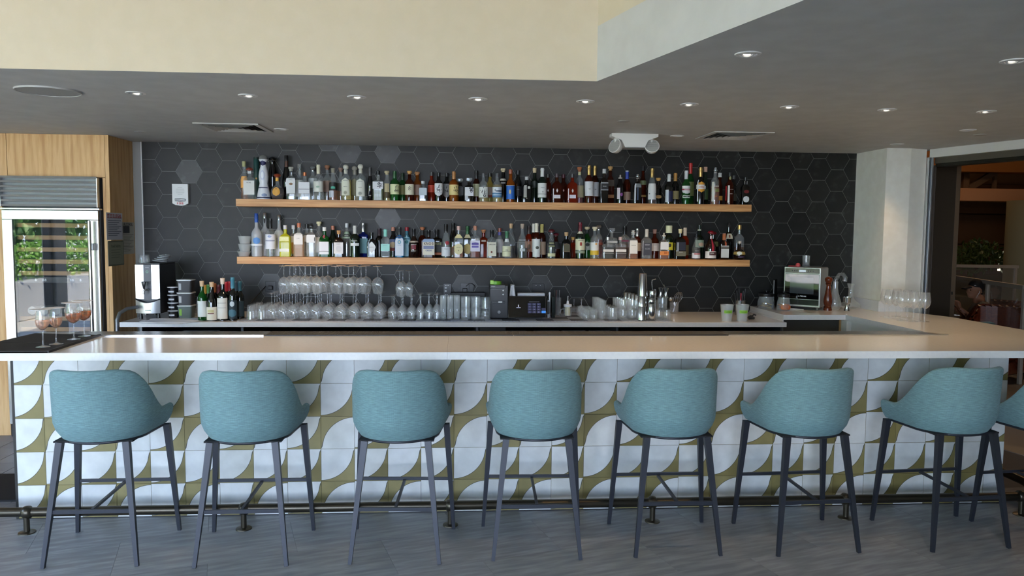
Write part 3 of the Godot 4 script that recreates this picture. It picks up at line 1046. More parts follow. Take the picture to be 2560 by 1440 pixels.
# ---------- shelves and bottles ----------
func build_shelves() -> void:
	var m := StandardMaterial3D.new()
	m.albedo_texture = noise_tex("beech", 0.010, ["b9834e", "c9935c", "d5a36c", "c08a54"], [0.15, 0.45, 0.7, 0.95], 51, 5, 512, FastNoiseLite.TYPE_SIMPLEX_SMOOTH, 14.0)
	m.uv1_triplanar = true
	m.uv1_world_triplanar = true
	m.uv1_scale = Vector3(0.35, 6.0, 4.0)
	m.roughness = 0.5
	single("wall_shelf", bx(-1.936, 2.0202 - 0.064, WALL_Z, 2.677, 2.0202, -2.1774, 0.0015), m, "upper thick oak shelf holding whisky and tequila bottles", "shelf")
	single("wall_shelf", bx(-1.936, 1.5155 - 0.062, WALL_Z, 2.677, 1.5155, -2.1774, 0.0015), m, "lower thick oak shelf holding gin and bourbon bottles", "shelf")

# outline of a bottle: [radius share, height share] for a body of shape s; n = neck radius share
func bottle_profile(s: String, n: float) -> Array:
	match s:
		"std": return [[0, 0], [0.90, 0], [1, 0.012], [1, 0.58], [0.96, 0.625], [0.80, 0.67], [n * 1.35, 0.715], [n, 0.75], [n, 0.90]]
		"tall": return [[0, 0], [0.90, 0], [1, 0.012], [1, 0.50], [0.95, 0.55], [0.74, 0.61], [n * 1.25, 0.66], [n, 0.70], [n, 0.92]]
		"wine": return [[0, 0], [0.90, 0], [1, 0.01], [1, 0.56], [0.95, 0.61], [0.72, 0.66], [n * 1.2, 0.70], [n, 0.735], [n, 0.92]]
		"slope": return [[0, 0], [0.90, 0], [1, 0.012], [1, 0.44], [0.94, 0.52], [0.76, 0.60], [n * 1.5, 0.70], [n * 1.1, 0.78], [n, 0.92]]
		"squat": return [[0, 0], [0.93, 0], [1, 0.015], [1, 0.60], [0.97, 0.64], [0.80, 0.675], [n * 1.2, 0.70], [n, 0.72], [n, 0.88]]
		"flare": return [[0, 0], [0.78, 0], [0.82, 0.015], [0.96, 0.45], [1, 0.58], [0.95, 0.635], [0.72, 0.69], [n * 1.2, 0.735], [n, 0.77], [n, 0.90]]
		"cone": return [[0, 0], [0.94, 0], [1, 0.012], [0.90, 0.40], [0.80, 0.58], [0.62, 0.66], [n * 1.3, 0.74], [n, 0.79], [n, 0.92]]
		"ball": return [[0, 0], [0.55, 0], [0.78, 0.03], [0.96, 0.14], [1, 0.26], [0.93, 0.38], [0.70, 0.48], [n * 1.3, 0.55], [n, 0.60], [n, 0.90]]
		"bell": return [[0, 0], [0.93, 0], [1, 0.02], [0.97, 0.30], [1, 0.42], [0.86, 0.52], [0.60, 0.62], [n * 1.3, 0.69], [n, 0.74], [n, 0.90]]
		"figure": return [[0, 0], [0.97, 0], [1, 0.02], [0.90, 0.12], [0.70, 0.27], [0.56, 0.36], [0.66, 0.44], [0.70, 0.52], [0.62, 0.63], [0.42, 0.74], [0.36, 0.78], [0.44, 0.84], [0.66, 0.895], [0.64, 0.90]]
		"carafe": return [[0, 0], [0.88, 0], [0.95, 0.02], [0.80, 0.20], [0.72, 0.36], [0.86, 0.50], [0.80, 0.64], [0.55, 0.80], [0.62, 0.90], [0.80, 0.95], [0.70, 0.96]]
	return bottle_profile("std", n)

func profile_radius(prof: Array, y: float) -> float:
	for i in prof.size() - 1:
		if y <= prof[i + 1][1] and prof[i + 1][1] > prof[i][1]:
			return lerpf(prof[i][0], prof[i + 1][0], (y - prof[i][1]) / (prof[i + 1][1] - prof[i][1]))
	return prof[-1][0]

func glass_mat(g: String) -> Material:
	match g:
		"clear": return pane("dfe6e4", 0.10, 0.03)
		"frost": return pane("c3c8cc", 0.62, 0.24)
		"green": return solid_glass("1f6b2c", 0.35, 0.04, 0.04)
		"olive": return solid_glass("6f7a2c", 0.35, 0.04, 0.04)
		"bottle": return pm("0c1a12", 0.06, 0.0, 0.6)
		"black": return pm("0b0b0c", 0.07, 0.0, 0.6)
		"smoke": return pm("15120f", 0.06, 0.0, 0.6)
		"brown": return pm("1e100a", 0.07, 0.0, 0.6)
		"red": return solid_glass("a03018", 0.35, 0.04, 0.035)
		"amber": return solid_glass("b8641c", 0.30, 0.04, 0.035)
		"dark": return solid_glass("4e1a0c", 0.45, 0.04, 0.035)
		"straw": return solid_glass("c9b35a", 0.25, 0.04, 0.035)
		"yellow": return solid_glass("d8d838", 0.55, 0.04, 0.035)
		"peach": return solid_glass("e8b98a", 0.35, 0.04, 0.035)
		"aqua": return solid_glass("7fc4d8", 0.35, 0.04, 0.035)
		"blue": return solid_glass("2f8fd0", 0.40, 0.04, 0.04)
		"navy": return solid_glass("182f8f", 0.40, 0.04, 0.04)
		"teal": return pm("17413d", 0.45)
		"ceramic": return pm("e6e7ea", 0.16)
		"pinot": return pm("0a0d0b", 0.07, 0.0, 0.6)
	return pane()

# patch of paper wrapped on a bottle between two heights; w(v) gives its outline
func label_patch(prof: Array, R: float, H: float, e: float, zs: float, y0: float, y1: float, half: float, off: float, shape: String, lift := 0.0012, cols := 14, nr := 8) -> ArrayMesh:
	var b := MB.new()
	var P := []
	for i in nr + 1:
		var v := float(i) / nr
		var w := 1.0
		match shape:
			"o": w = sqrt(maxf(0.0, 1.0 - pow(2.0 * v - 1.0, 2.0)))
			"d": w = 1.0 - absf(2.0 * v - 1.0)
			"a": w = 1.0 if v < 0.72 else sqrt(maxf(0.0, 1.0 - pow((v - 0.72) / 0.28, 2.0)))
			"s": w = 1.0 if v > 0.42 else sqrt(maxf(0.05, 1.0 - pow((0.42 - v) / 0.42, 2.0)))
			"t": w = 0.80 + 0.20 * v
		var y := lerpf(y0, y1, v)
		var r := profile_radius(prof, y / H) * R + lift
		var row := []
		for k in cols + 1:
			var a := deg_to_rad(off) + deg_to_rad(half) * w * (2.0 * k / cols - 1.0)
			var q := Vector2(sin(a), cos(a))
			if e > 2.01:
				# square bodies: the label lies on the flat front
				var x := clampf(sin(a) / sin(deg_to_rad(half) + 0.001) * sin(deg_to_rad(minf(half, 89.0))), -1, 1)
				row.append([Vector3(x * r * 0.93, y, r * zs), Vector3.BACK])
			else:
				row.append([Vector3(q.x * r, y, q.y * r), Vector3(q.x, 0, q.y)])
		P.append(row)
	for i in nr:
		for k in cols:
			var A = P[i][k]
			var B = P[i][k + 1]
			var C = P[i + 1][k + 1]
			var D = P[i + 1][k]
			if A[0].distance_to(B[0]) > 1e-6: b.tri(A[0], B[0], C[0], A[1], B[1], C[1])
			if C[0].distance_to(D[0]) > 1e-6: b.tri(A[0], C[0], D[0], A[1], C[1], D[1])
	return b.done()

# loose brush characters, as strokes in a unit square (x right, y up)
func brush(called: String) -> Array:
	match called:
		"ki": return [[-0.3, 0.42, 0.1, 0.5], [-0.45, 0.25, 0.45, 0.3], [0, 0.45, 0.0, -0.02], [0, 0.22, -0.42, 0.0], [0, 0.22, 0.42, -0.02], [-0.2, -0.08, 0.25, -0.05], [0.25, -0.05, 0.0, -0.22], [-0.45, -0.25, 0.45, -0.2], [0.02, -0.2, 0.05, -0.5], [0.05, -0.5, -0.12, -0.42]]
		"haku": return [[0, 0.5, -0.12, 0.38], [-0.2, 0.36, -0.2, 0.05], [-0.2, 0.36, 0.2, 0.38], [0.2, 0.38, 0.2, 0.06], [-0.2, 0.2, 0.2, 0.22], [-0.2, 0.05, 0.2, 0.06], [-0.25, -0.08, -0.3, -0.45], [0.0, -0.08, -0.02, -0.45], [0.25, -0.05, 0.26, -0.5], [-0.4, -0.22, -0.33, -0.3], [-0.12, -0.2, -0.06, -0.28], [0.12, -0.2, 0.18, -0.28]]
		"yo": return [[0, 0.5, -0.4, 0.2], [0, 0.5, 0.42, 0.18], [-0.2, 0.15, 0.22, 0.17], [-0.32, 0.0, 0.32, 0.03], [0.0, 0.15, 0.02, -0.4], [-0.18, -0.12, -0.3, -0.32], [0.2, -0.1, 0.32, -0.28]]
		"dai": return [[-0.42, 0.22, 0.35, 0.34], [0.02, 0.5, -0.05, 0.2], [-0.05, 0.2, -0.4, -0.12], [0.0, 0.22, 0.4, -0.2], [-0.2, -0.12, -0.3, -0.42], [-0.2, -0.12, 0.12, -0.08], [0.12, -0.08, 0.1, -0.26], [-0.05, -0.2, 0.05, -0.36], [0.05, -0.36, 0.2, -0.28]]
		"yama": return [[-0.02, 0.5, 0.0, 0.2], [-0.3, 0.38, -0.28, 0.16], [-0.28, 0.16, 0.32, 0.2], [0.32, 0.42, 0.32, 0.2], [-0.35, -0.02, -0.32, -0.22], [-0.15, 0.0, -0.15, -0.24], [0.15, 0.06, 0.0, -0.1], [0.1, 0.0, 0.35, -0.12], [0.05, -0.16, 0.38, -0.14], [0.36, -0.14, 0.34, -0.46], [0.34, -0.46, 0.2, -0.4], [0.05, -0.25, 0.2, -0.32]]
		"hibi": return [[-0.35, 0.42, -0.1, 0.3], [-0.1, 0.45, -0.35, 0.25], [0.12, 0.46, 0.14, 0.18], [0.14, 0.44, 0.36, 0.36], [0.3, 0.34, 0.16, 0.24], [-0.4, 0.14, 0.4, 0.18], [-0.25, 0.04, 0.28, 0.06], [-0.15, -0.06, 0.18, -0.04], [-0.3, -0.16, 0.32, -0.12], [-0.15, -0.24, 0.16, -0.22], [0.16, -0.22, 0.14, -0.45], [-0.15, -0.24, -0.14, -0.46], [-0.14, -0.46, 0.14, -0.45]]
		"kura": return [[0.0, 0.5, -0.42, 0.2], [0.0, 0.5, 0.42, 0.22], [-0.14, 0.22, 0.16, 0.24], [-0.16, 0.12, -0.2, -0.1], [-0.14, 0.1, 0.16, 0.12], [0.16, 0.12, 0.14, -0.06], [-0.05, -0.18, 0.3, -0.14], [0.12, -0.05, 0.12, -0.28], [0.0, -0.32, 0.25, -0.3], [0.02, -0.36, 0.04, -0.5], [0.04, -0.5, 0.22, -0.48], [0.22, -0.48, 0.24, -0.34]]
	return []

func brush_mesh(called: String, size: float, r: float, yc: float, off: float, flat_z := -1.0) -> ArrayMesh:
	var b := MB.new()
	for s in brush(called):
		var a := Vector2(s[0], s[1]) * size
		var c := Vector2(s[2], s[3]) * size
		var d := (c - a).normalized()
		var w := Vector2(-d.y, d.x) * size * 0.045
		var q := []
		for p in [a - w * 1.2 - d * size * 0.03, c - w * 0.7, c + w * 0.7, a + w * 1.2 - d * size * 0.03]:
			if flat_z >= 0.0:
				q.append([Vector3(p.x + off, yc + p.y, flat_z), Vector3.BACK])
			else:
				var ang: float = p.x / r + deg_to_rad(off)
				q.append([Vector3(sin(ang) * r, yc + p.y, cos(ang) * r), Vector3(sin(ang), 0, cos(ang))])
		b.tri(q[0][0], q[1][0], q[2][0], q[0][1], q[1][1], q[2][1])
		b.tri(q[0][0], q[2][0], q[3][0], q[0][1], q[2][1], q[3][1])
	return b.done()

func bottle(d: Array, base_y: float, front_z: float, back_z: float, group: String, called := "liquor_bottle") -> Node3D:
	var desc: String = d[0]
	var px: float = d[1]
	var z: float = back_z if d[4] == 1 else front_z
	# the pixel column at mid height gives x, the top pixel the height
	var top := at_z(px, d[2], z)
	var H := top.y - base_y
	var x := top.x
	var R: float = d[3] / px_per_m(Vector3(x, base_y + H * 0.4, z)) * 0.5
	var o := thing(called, desc, "bottle", Vector3(x, base_y, z), 0.0, group)
	var shape: String = d[5]
	var e := 2.0
	var zs := 1.0
	if shape.begins_with("sq"):
		e = 7.0
		zs = 0.72
		shape = shape.substr(2)
	elif shape.begins_with("fl"):
		e = 3.2
		zs = 0.62
		shape = shape.substr(2)
	var n := clampf(0.0150 / R, 0.26, 0.62)
	var prof := bottle_profile(shape, n)
	var gl: String = d[6]
	var fill := ""
	var level := 0.0
	if "+" in gl:
		var sp := gl.split("+")
		gl = sp[0]
		fill = sp[1].split("@")[0]
		level = float(sp[1].split("@")[1])
	var body := MB.new()
	var neck_n := 0
	var lower := []
	var upper := []
	for q in prof:
		if q[0] > n * 1.3 or (upper.is_empty() and q[1] < 0.3): lower.append(Vector2(q[0] * R, q[1] * H))
		else: upper.append(Vector2(q[0] * R, q[1] * H))
	if e > 2.01 and not upper.is_empty():
		# square shoulder closes on the round neck
		lower.append(Vector2(upper[0].x * 0.85, upper[0].y + 0.001))
		body.lathe(lower, 28, e, zs)
		upper.push_front(Vector2(upper[0].x * 1.02, upper[0].y - 0.004))
		body.lathe(upper, 16)
	else:
		lower.append_array(upper)
		body.lathe(lower, 22)
	part("glass_body", body.done(), glass_mat(gl), o)
	if fill:
		var lq := MB.new()
		var pr := [Vector2(0, 0.006)]
		var yl := level
		for q in prof:
			if q[1] <= yl and q[0] > 0.0: pr.append(Vector2(q[0] * R * 0.93, maxf(q[1] * H, 0.006)))
		pr.append(Vector2(profile_radius(prof, yl) * R * 0.93, yl * H))
		pr.append(Vector2(0, yl * H))
		lq.lathe(pr, 20, e, zs)
		part("liquid", lq.done(), glass_mat(fill), o)
	# stopper
	var nr := n * R
	var cap: String = d[7]
	var cc: String = d[8]
	var cp := []
	match cap:
		"screw": cp = [Vector2(nr * 1.12, H * 0.87), Vector2(nr * 1.12, H * 0.995), Vector2(nr * 1.02, H), Vector2(0, H)]
		"foil": cp = [Vector2(nr * 1.10, H * 0.745), Vector2(nr * 1.08, H * 0.92), Vector2(nr * 1.18, H * 0.93), Vector2(nr * 1.18, H * 0.965), Vector2(nr * 1.05, H * 0.97), Vector2(nr * 1.05, H), Vector2(0, H)]
		"tcork": cp = [Vector2(nr * 0.98, H * 0.875), Vector2(nr * 1.05, H * 0.93), Vector2(nr * 1.45, H * 0.932), Vector2(nr * 1.5, H * 0.945), Vector2(nr * 1.5, H * 0.99), Vector2(nr * 1.35, H), Vector2(0, H)]
		"cork": cp = [Vector2(nr * 1.02, H * 0.86), Vector2(nr * 1.22, H * 0.99), Vector2(nr * 1.15, H), Vector2(0, H)]
		"mush": cp = [Vector2(nr * 1.0, H * 0.88), Vector2(nr * 1.1, H * 0.905), Vector2(nr * 1.9, H * 0.91), Vector2(nr * 2.0, H * 0.935), Vector2(nr * 1.6, H * 0.978), Vector2(nr * 0.8, H * 0.998), Vector2(0, H)]
		"ball": cp = [Vector2(nr * 1.15, H * 0.745), Vector2(nr * 1.15, H * 0.845), Vector2(nr * 0.9, H * 0.86), Vector2(nr * 1.45, H * 0.88), Vector2(nr * 1.75, H * 0.925), Vector2(nr * 1.45, H * 0.97), Vector2(nr * 0.6, H * 0.998), Vector2(0, H)]
		"orb": cp = [Vector2(nr * 1.0, H * 0.84), Vector2(nr * 1.0, H * 0.87), Vector2(nr * 1.7, H * 0.89), Vector2(nr * 2.05, H * 0.935), Vector2(nr * 1.6, H * 0.98), Vector2(nr * 0.6, H * 0.998), Vector2(0, H)]
		"block": cp = [Vector2(nr * 1.0, H * 0.83), Vector2(nr * 1.15, H * 0.88), Vector2(nr * 1.9, H * 0.89), Vector2(nr * 1.95, H * 0.99), Vector2(nr * 1.8, H), Vector2(0, H)]
		"big": cp = [Vector2(R * 0.70, H * 0.775), Vector2(R * 0.72, H * 0.99), Vector2(R * 0.66, H), Vector2(0, H)]
		"spout": cp = [Vector2(nr * 1.1, H * 0.86), Vector2(nr * 1.2, H * 0.905), Vector2(nr * 0.5, H * 0.91), Vector2(nr * 0.42, H * 0.99), Vector2(0, H)]
		"knob": cp = [Vector2(nr * 1.1, H * 0.84), Vector2(nr * 1.25, H * 0.87), Vector2(nr * 0.7, H * 0.885), Vector2(nr * 1.35, H * 0.905), Vector2(nr * 1.35, H * 0.925), Vector2(nr * 0.7, H * 0.945), Vector2(nr * 0.9, H * 0.985), Vector2(0, H)]
		"dome": cp = [Vector2(R * 0.62, H * 0.895), Vector2(R * 0.66, H * 0.905), Vector2(R * 0.60, H * 0.95), Vector2(R * 0.42, H * 0.985), Vector2(0, H)]
	if cp:
		var cm: Material
		if cc == "silver": cm = pm("c4c6c8", 0.25, 0.85)
		elif cc == "gold": cm = pm("b99a5c", 0.3, 0.75)
		elif cc == "copper": cm = pm("b5714a", 0.35, 0.6)
		elif cc == "glass": cm = pane("dfe6e4", 0.14, 0.03)
		else: cm = pm(cc, 0.65 if cap in ["tcork", "cork"] else 0.35)
		part("cap", MB.new().lathe(cp, 18, 6.0 if cap == "block" else 2.0).done(), cm, o)
	# labels: [top pixel, bottom pixel, half angle, colour, outline, turn]
	var lift := 0.0010
	for l in d[9]:
		var f1: float = at_z(px, l[0], z).y - base_y
		var f0: float = at_z(px, l[1], z).y - base_y
		var outline: String = l[4] if l.size() > 4 else "r"
		var off: float = l[5] if l.size() > 5 else 0.0
		part("label", label_patch(prof, R, H, e, zs, maxf(f0, 0.004), f1, l[2], off, outline, lift), pm(l[3], 0.55), o)
		lift += 0.0005
	# lettering: ["t", text, centre pixel y, cap height m, colour, serif] or ["k", character, centre pixel y, size m, colour, turn]
	if d.size() > 10:
		for t in d[10]:
			var yc: float = at_z(px, t[2], z).y - base_y
			var rr := profile_radius(prof, yc / H) * R + lift + 0.0006
			if t[0] == "t":
				if e > 2.01:
					part("lettering", text_mesh(t[1], t[3], true, t.size() > 5), pm(t[4], 0.5), o, Vector3(0, yc, rr * zs))
				else:
					part("lettering", text_mesh(t[1], t[3], true, t.size() > 5, rr), pm(t[4], 0.5), o, Vector3(0, yc, 0))
			elif e > 2.01:
				part("lettering", brush_mesh(t[1], t[3], rr, 0.0, t[5] * R / 60.0, 0.0), pm(t[4], 0.6), o, Vector3(0, yc, rr * zs))
			else:
				part("lettering", brush_mesh(t[1], t[3], rr, 0.0, t[5]), pm(t[4], 0.6), o, Vector3(0, yc, 0))
	return o

func upper_bottles() -> Array:
	return [
		["amber bottle with an orange label and cork at the oak-wall end of the upper shelf", 610, 403.5, 17, 1, "tall", "clear+amber@0.55", "cork", "a8a878", [[441, 470, 75, "e3a75c"]]],
		["square clear bottle with white front label and red-brown mushroom stopper, upper shelf", 624, 418.6, 28, 0, "sqsquat", "clear", "mush", "7a2f1c", [[452, 487, 86, "dcdbd4"], [419.5, 434, 70, "d8d8d4"]], [["t", "OCHO", 457, 0.010, "55564f"]]],
		["dark teal ceramic carafe bottle with a flared mouth behind the white painted one", 640.5, 393, 17, 1, "carafe", "teal", "tcork", "1b2b29", [[444, 449, 18, "b08a4a", "o", 10]]],
		["white ceramic figure-eight bottle painted with blue patterns and a silver dome stopper", 658, 387.5, 34.5, 0, "figure", "ceramic", "dome", "silver", [[402, 415, 120, "1b1e4f", "d"], [425, 452, 28, "c9cede", "o"], [429, 447, 16, "eceef2", "o"], [468, 471, 60, "40455f"], [484, 492, 24, "8d9ab8", "o", 18], [493, 496, 80, "303550"]]],
		["black glossy carafe bottle hidden behind the round orange-label bottle", 681, 391, 24, 1, "carafe", "black", "dome", "1a1a1c", []],
		["round brown bottle with egg-shaped orange label and red ball stopper on the upper shelf", 693, 434, 33, 0, "ball", "clear+dark@0.45", "orb", "9a4326", [[444.5, 453, 60, "d9a648"], [468, 490.5, 34, "dba040", "o"]], [["t", "VA", 473, 0.012, "6b3a18"]]],
		["very tall slim black bottle with a brown neck band on the upper shelf", 716, 388.5, 22, 1, "slope", "black", "screw", "131314", [[397, 418, 70, "4a2a1e"]]],
		["clear bottle with a tall off-white label, brown emblem and grey wide stopper", 727.6, 417.6, 25, 0, "flare", "clear", "tcork", "a7a69b", [[446, 484, 76, "dfdfdc", "t"], [457, 463, 22, "8a6a4c", "o", 4]], [["t", "LUNAZUL", 450, 0.006, "8a8a84"]]],
		["clear long-necked bottle standing behind two white-label tequilas", 748, 410, 22, 1, "tall", "clear", "screw", "glass", [[450, 492, 70, "cfcfca"]]],
		["square clear bottle with plain white label, dark line and copper cap", 761.6, 431, 28.7, 0, "sqsquat", "clear", "screw", "copper", [[456, 484, 86, "e6e6e6"], [472.5, 474, 70, "5a5d60"], [440, 442, 80, "2b2740"]]],
		["clear bottle with silver ball stopper and pale grey label behind its neighbours", 782, 414.7, 22, 1, "std", "clear", "orb", "silver", [[446, 470, 75, "aab0b2"]]],
		["clear bottle with cream label, green seal and long cream capsule", 796, 411.8, 24, 0, "std", "clear", "foil", "d9d2b4", [[453.5, 480, 80, "dedfd2"], [465, 470, 20, "a9c2a8", "o"]]],
		["bottle with brown cork top and faded brown label in the back row", 818, 413.7, 20, 1, "std", "clear+dark@0.4", "tcork", "8a5f45", [[452, 480, 75, "8d7464"]]],
		["clear bottle with black label bearing a small green dome", 832.5, 420.5, 20, 0, "slope", "clear+amber@0.35", "cork", "8f8a7a", [[456, 476, 82, "22211f"], [466, 472, 30, "4fae95", "a", 6], [477, 494, 40, "bfc4cc", "r", -25]]],
		["amber rum bottle with brown cork in the back row", 851.5, 419.6, 19, 1, "std", "clear+amber@0.5", "tcork", "8c7468", [[458, 478, 70, "6e6a64"]]],
		["bottle of pale gold spirit with arched cream label and pale agave-shaped stopper", 864.6, 411.3, 25, 0, "std", "clear+straw@0.58", "ball", "c8c6b8", [[445, 489, 52, "dfdfcb", "a"], [476, 488, 26, "cfcfb8", "o"], [478, 486, 17, "9b9a84", "o"]], [["t", "FORTALEZA", 452, 0.0055, "3b3b34"], ["t", "TEQUILA", 467, 0.006, "4a4a40"]]],
		["gold spirit bottle with agave stopper between two arched cream labels", 886.5, 414.2, 20, 1, "std", "clear+straw@0.58", "ball", "a6a294", [[447, 489, 55, "8e8a66", "a"]]],
		["clear spirit bottle with arched cream label and pale agave-shaped stopper", 901.5, 409.9, 27, 0, "std", "clear", "ball", "d0cebf", [[447, 491, 50, "e0e0d2", "a"], [478, 490, 26, "cfd0c2", "o"], [480, 488, 17, "9a9b90", "o"]], [["t", "FORTALEZA", 454, 0.0055, "3b3b34"], ["t", "TEQUILA", 469, 0.006, "4a4a40"]]],
		["slim black bottle with small white vertical characters, next to the square olive one", 925, 419, 14, 0, "tall", "black", "foil", "3a3b3d", [], [["t", "+", 466, 0.012, "d6d6d6"], ["t", "Rica", 489, 0.008, "d0d0d0"]]],
		["square clear bottle half full of olive spirit with white brush-character label", 945.3, 427.4, 27, 0, "sqsquat", "clear+olive@0.42", "screw", "191a1c", [[454.5, 472.5, 85, "dfe0e3"]], [["t", "TOKI", 460, 0.0055, "77777a"], ["k", "ki", 463, 0.05, "23242a", 22]]],
		["small dark amber bottle with a pale upright strip label and cork", 967.6, 427.4, 18, 0, "std", "clear+straw@0.3", "tcork", "c2b48e", [[459, 480, 38, "b6a882"], [481, 495, 70, "4b3d22"]]],
		["green whisky bottle with pale yellow label and black brush characters, front one of the pair", 986.7, 427.5, 22.5, 0, "std", "green", "foil", "1f5a34", [[461, 486, 84, "d9dcae"]], [["k", "haku", 473, 0.062, "24261c", 34]]],
		["darker green twin bottle in the back row behind the brush-character label", 1006, 432.5, 19, 1, "std", "green", "foil", "16321f", [[463, 487, 80, "7d7a48"]]],
		["dark whisky bottle with cream label, one centred brush character and gold cork", 1023.8, 427.5, 22.5, 0, "std", "dark", "tcork", "c59a5c", [[461, 487.5, 84, "e2dcc0"]], [["k", "yo", 472.5, 0.040, "2a2820", 4]]],
		["amber whisky bottle with brown label and gold cork in the back row", 1043, 429.6, 20, 1, "std", "amber", "tcork", "b98a5e", [[462, 488, 80, "9c8072"]]],
		["small square flask with silvery blue label and white cap", 1057.5, 452.5, 21, 0, "sqsquat", "clear+smoke@0.5", "screw", "d6d8d8", [[470, 488.5, 74, "b4c2cc"]]],
		["bottle of bright red spirit in the back row of the upper shelf", 1079, 430, 19, 1, "std", "red", "screw", "3c3c3c", [[463, 481, 80, "b23a22"]]],
		["black bottle with a white shield label and large brush character, front one", 1096.7, 431.7, 20.5, 0, "std", "black", "screw", "19191b", [[458.5, 490, 74, "e4e5e6", "s"], [482, 483, 70, "8a8c90"]], [["k", "dai", 472, 0.066, "1d2024", 6]]],
		["black bottle with a grey shield label behind the white shield one", 1116.7, 432.5, 19, 1, "std", "black", "screw", "222224", [[460, 494, 70, "8c8d8c", "s"]], [["k", "dai", 474, 0.066, "1d2024", 4]]],
		["amber whisky bottle with golden label, side brush characters and copper capsule", 1134.6, 428.75, 23, 0, "std", "amber", "foil", "a8743f", [[462, 488, 84, "e0cd8d"]], [["k", "yama", 475, 0.064, "2a2618", 32]]],
		["dark faceted decanter with clear stopper in the back row", 1150, 447, 20, 1, "sqsquat", "smoke", "block", "glass", [[466, 488, 60, "3a3a3c"]]],
		["squat dark whisky decanter with glass block stopper, white label and brush character", 1173, 445.4, 23, 0, "flsquat", "smoke", "block", "glass", [[468, 490, 84, "dfe1e4"], [490.5, 501, 30, "cfd3d8", "r", -45]], [["k", "hibi", 474, 0.052, "23252c", 30]]],
		["dark red bottle with pale green label and black capsule in the back row", 1191, 426.7, 17, 1, "std", "dark", "foil", "1b1c1d", [[460, 491, 82, "b9bd98"]], [["t", "BAR A", 473, 0.006, "3d3d2c"]]],
		["whisky bottle with tall white label and two large brush characters", 1208.75, 433, 23, 0, "std", "clear+straw@0.3", "screw", "5c5e60", [[467.5, 494, 84, "e0e2dc"]], [["k", "kura", 481, 0.078, "1f2024", 0]]],
		["pale gold bottle with faded red-brown label in the back row", 1224.6, 433, 18, 1, "std", "straw", "screw", "2c2a28", [[468, 493, 80, "8f8078"], [488, 493, 80, "7a2a22"]]],
		["whisky bottle with white and blue wave-pattern label", 1243, 433, 23, 0, "std", "clear+straw@0.6", "screw", "4a4c50", [[468, 494, 84, "e0e4e8"], [476, 480, 50, "2c4a63", "o", 25], [482, 494, 84, "4f7ea6"], [486, 489, 80, "a6c0d4"]], [["k", "yo", 476, 0.022, "23303c", -24]]],
		["tall black bottle with white lettering and cream stopper in the back row", 1258, 421, 19, 1, "std", "black", "tcork", "c6b898", [[447, 452, 70, "b9b6a8"]], [["t", "MARS", 458, 0.012, "d0d0d0"]]],
		["bottle wrapped in a bright blue label with gold crest and red-brown cap", 1276.7, 424, 20.5, 0, "wine", "amber", "screw", "9a5238", [[465, 498.5, 88, "2b6bc2"], [463.5, 465, 88, "c9ced6"], [474, 486, 14, "c9bb84", "o", -10]]],
		["black whisky bottle with grey lettering beside the blue label", 1295, 426, 19, 1, "std", "black", "screw", "26262a", [[466, 490, 75, "1d1d20"]], [["t", "STRA", 474, 0.008, "8b8b90"]]],
		["short dark bottle with a silver vertical label strip", 1317, 442, 21, 0, "squat", "black", "screw", "b7b9bb", [[463, 494, 26, "a2a39c", "r", -28], [466, 472, 20, "b9bab6", "r", 32]], [["t", "EST.", 496, 0.005, "c8c8c8"]]],
		["tall green-black bottle with cork in the back row", 1336.7, 420, 20, 1, "wine", "bottle", "cork", "cbb894", [[452, 470, 60, "16201a", "o"]]],
		["green-black bottle with white cap and tall white label with ruled text", 1356, 420, 22, 0, "std", "bottle", "foil", "e6e7e4", [[458, 494, 86, "e4e5e1"], [485, 486, 80, "5c625e"]], [["t", "LAPHROAIG", 470, 0.0050, "5a6660"], ["t", "10", 480, 0.010, "3c463f"]]],
		["dark short bottle tucked behind the white-capped one", 1370, 435, 17, 1, "squat", "dark", "screw", "2a2c2a", [[473, 480, 14, "b8b8b8", "d"]]],
		["deep red bottle with silver stag emblem and black collar, first of the pair", 1392.5, 434, 23, 0, "squat", "dark", "screw", "4a3a40", [[471, 482, 13, "d6d8da", "d"], [487.5, 496, 46, "dfdfe2"], [472, 500, 12, "e2e4e6", "r", -62]]],
		["deep red bottle with maroon collar in the back row", 1408.7, 436, 19, 1, "squat", "dark", "screw", "4c1524", [[473, 480, 13, "b9babb", "d"]]],
		["deep red bottle with silver stag emblem and low white label beside the tan-label bottle", 1431, 435, 25, 0, "squat", "red", "screw", "3a3b3d", [[472, 483, 12, "d6d8da", "d"], [487.5, 496, 42, "e0e1e5"], [472, 500, 11, "e2e4e6", "r", -62]]],
		["tall bottle with tan label, cream neck seal and flat copper stopper", 1449, 418, 22, 1, "std", "clear+red@0.42", "tcork", "a5623c", [[430, 438, 55, "cfc79c"], [464, 494, 80, "b3ac8a"]]],
		["dark bottle with gold capsule and tall white label, front one of the pair", 1473, 413.75, 21.5, 0, "std", "dark", "foil", "gold", [[454, 490, 84, "e0e1e3", "t"]], [["t", "12", 473, 0.012, "4a4a4c"]]],
		["dark bottle with gold capsule and tall white label, rear one of the pair", 1487.5, 414.6, 20, 1, "std", "dark", "foil", "gold", [[456, 491, 84, "c9cbce", "t"]], [["t", "18", 474, 0.012, "4a4a4c"]]],
		["square black bottle with a slanted black and silver label", 1510.8, 422.5, 20, 0, "sqstd", "smoke", "screw", "b9bcc0", [[456, 476, 80, "9fa2a6"], [459, 474, 80, "17181b"], [452, 504, 4, "e0e2e6", "r", -70]], [["t", "WALKER", 466, 0.0065, "c9cacc"]]],
		["tall amber bottle with a brown-gold slanted band and gold cork", 1526, 416, 19, 1, "sqstd", "dark", "tcork", "c29a62", [[450, 466, 80, "3a2c1c"], [487, 495, 80, "8a5a26"]]],
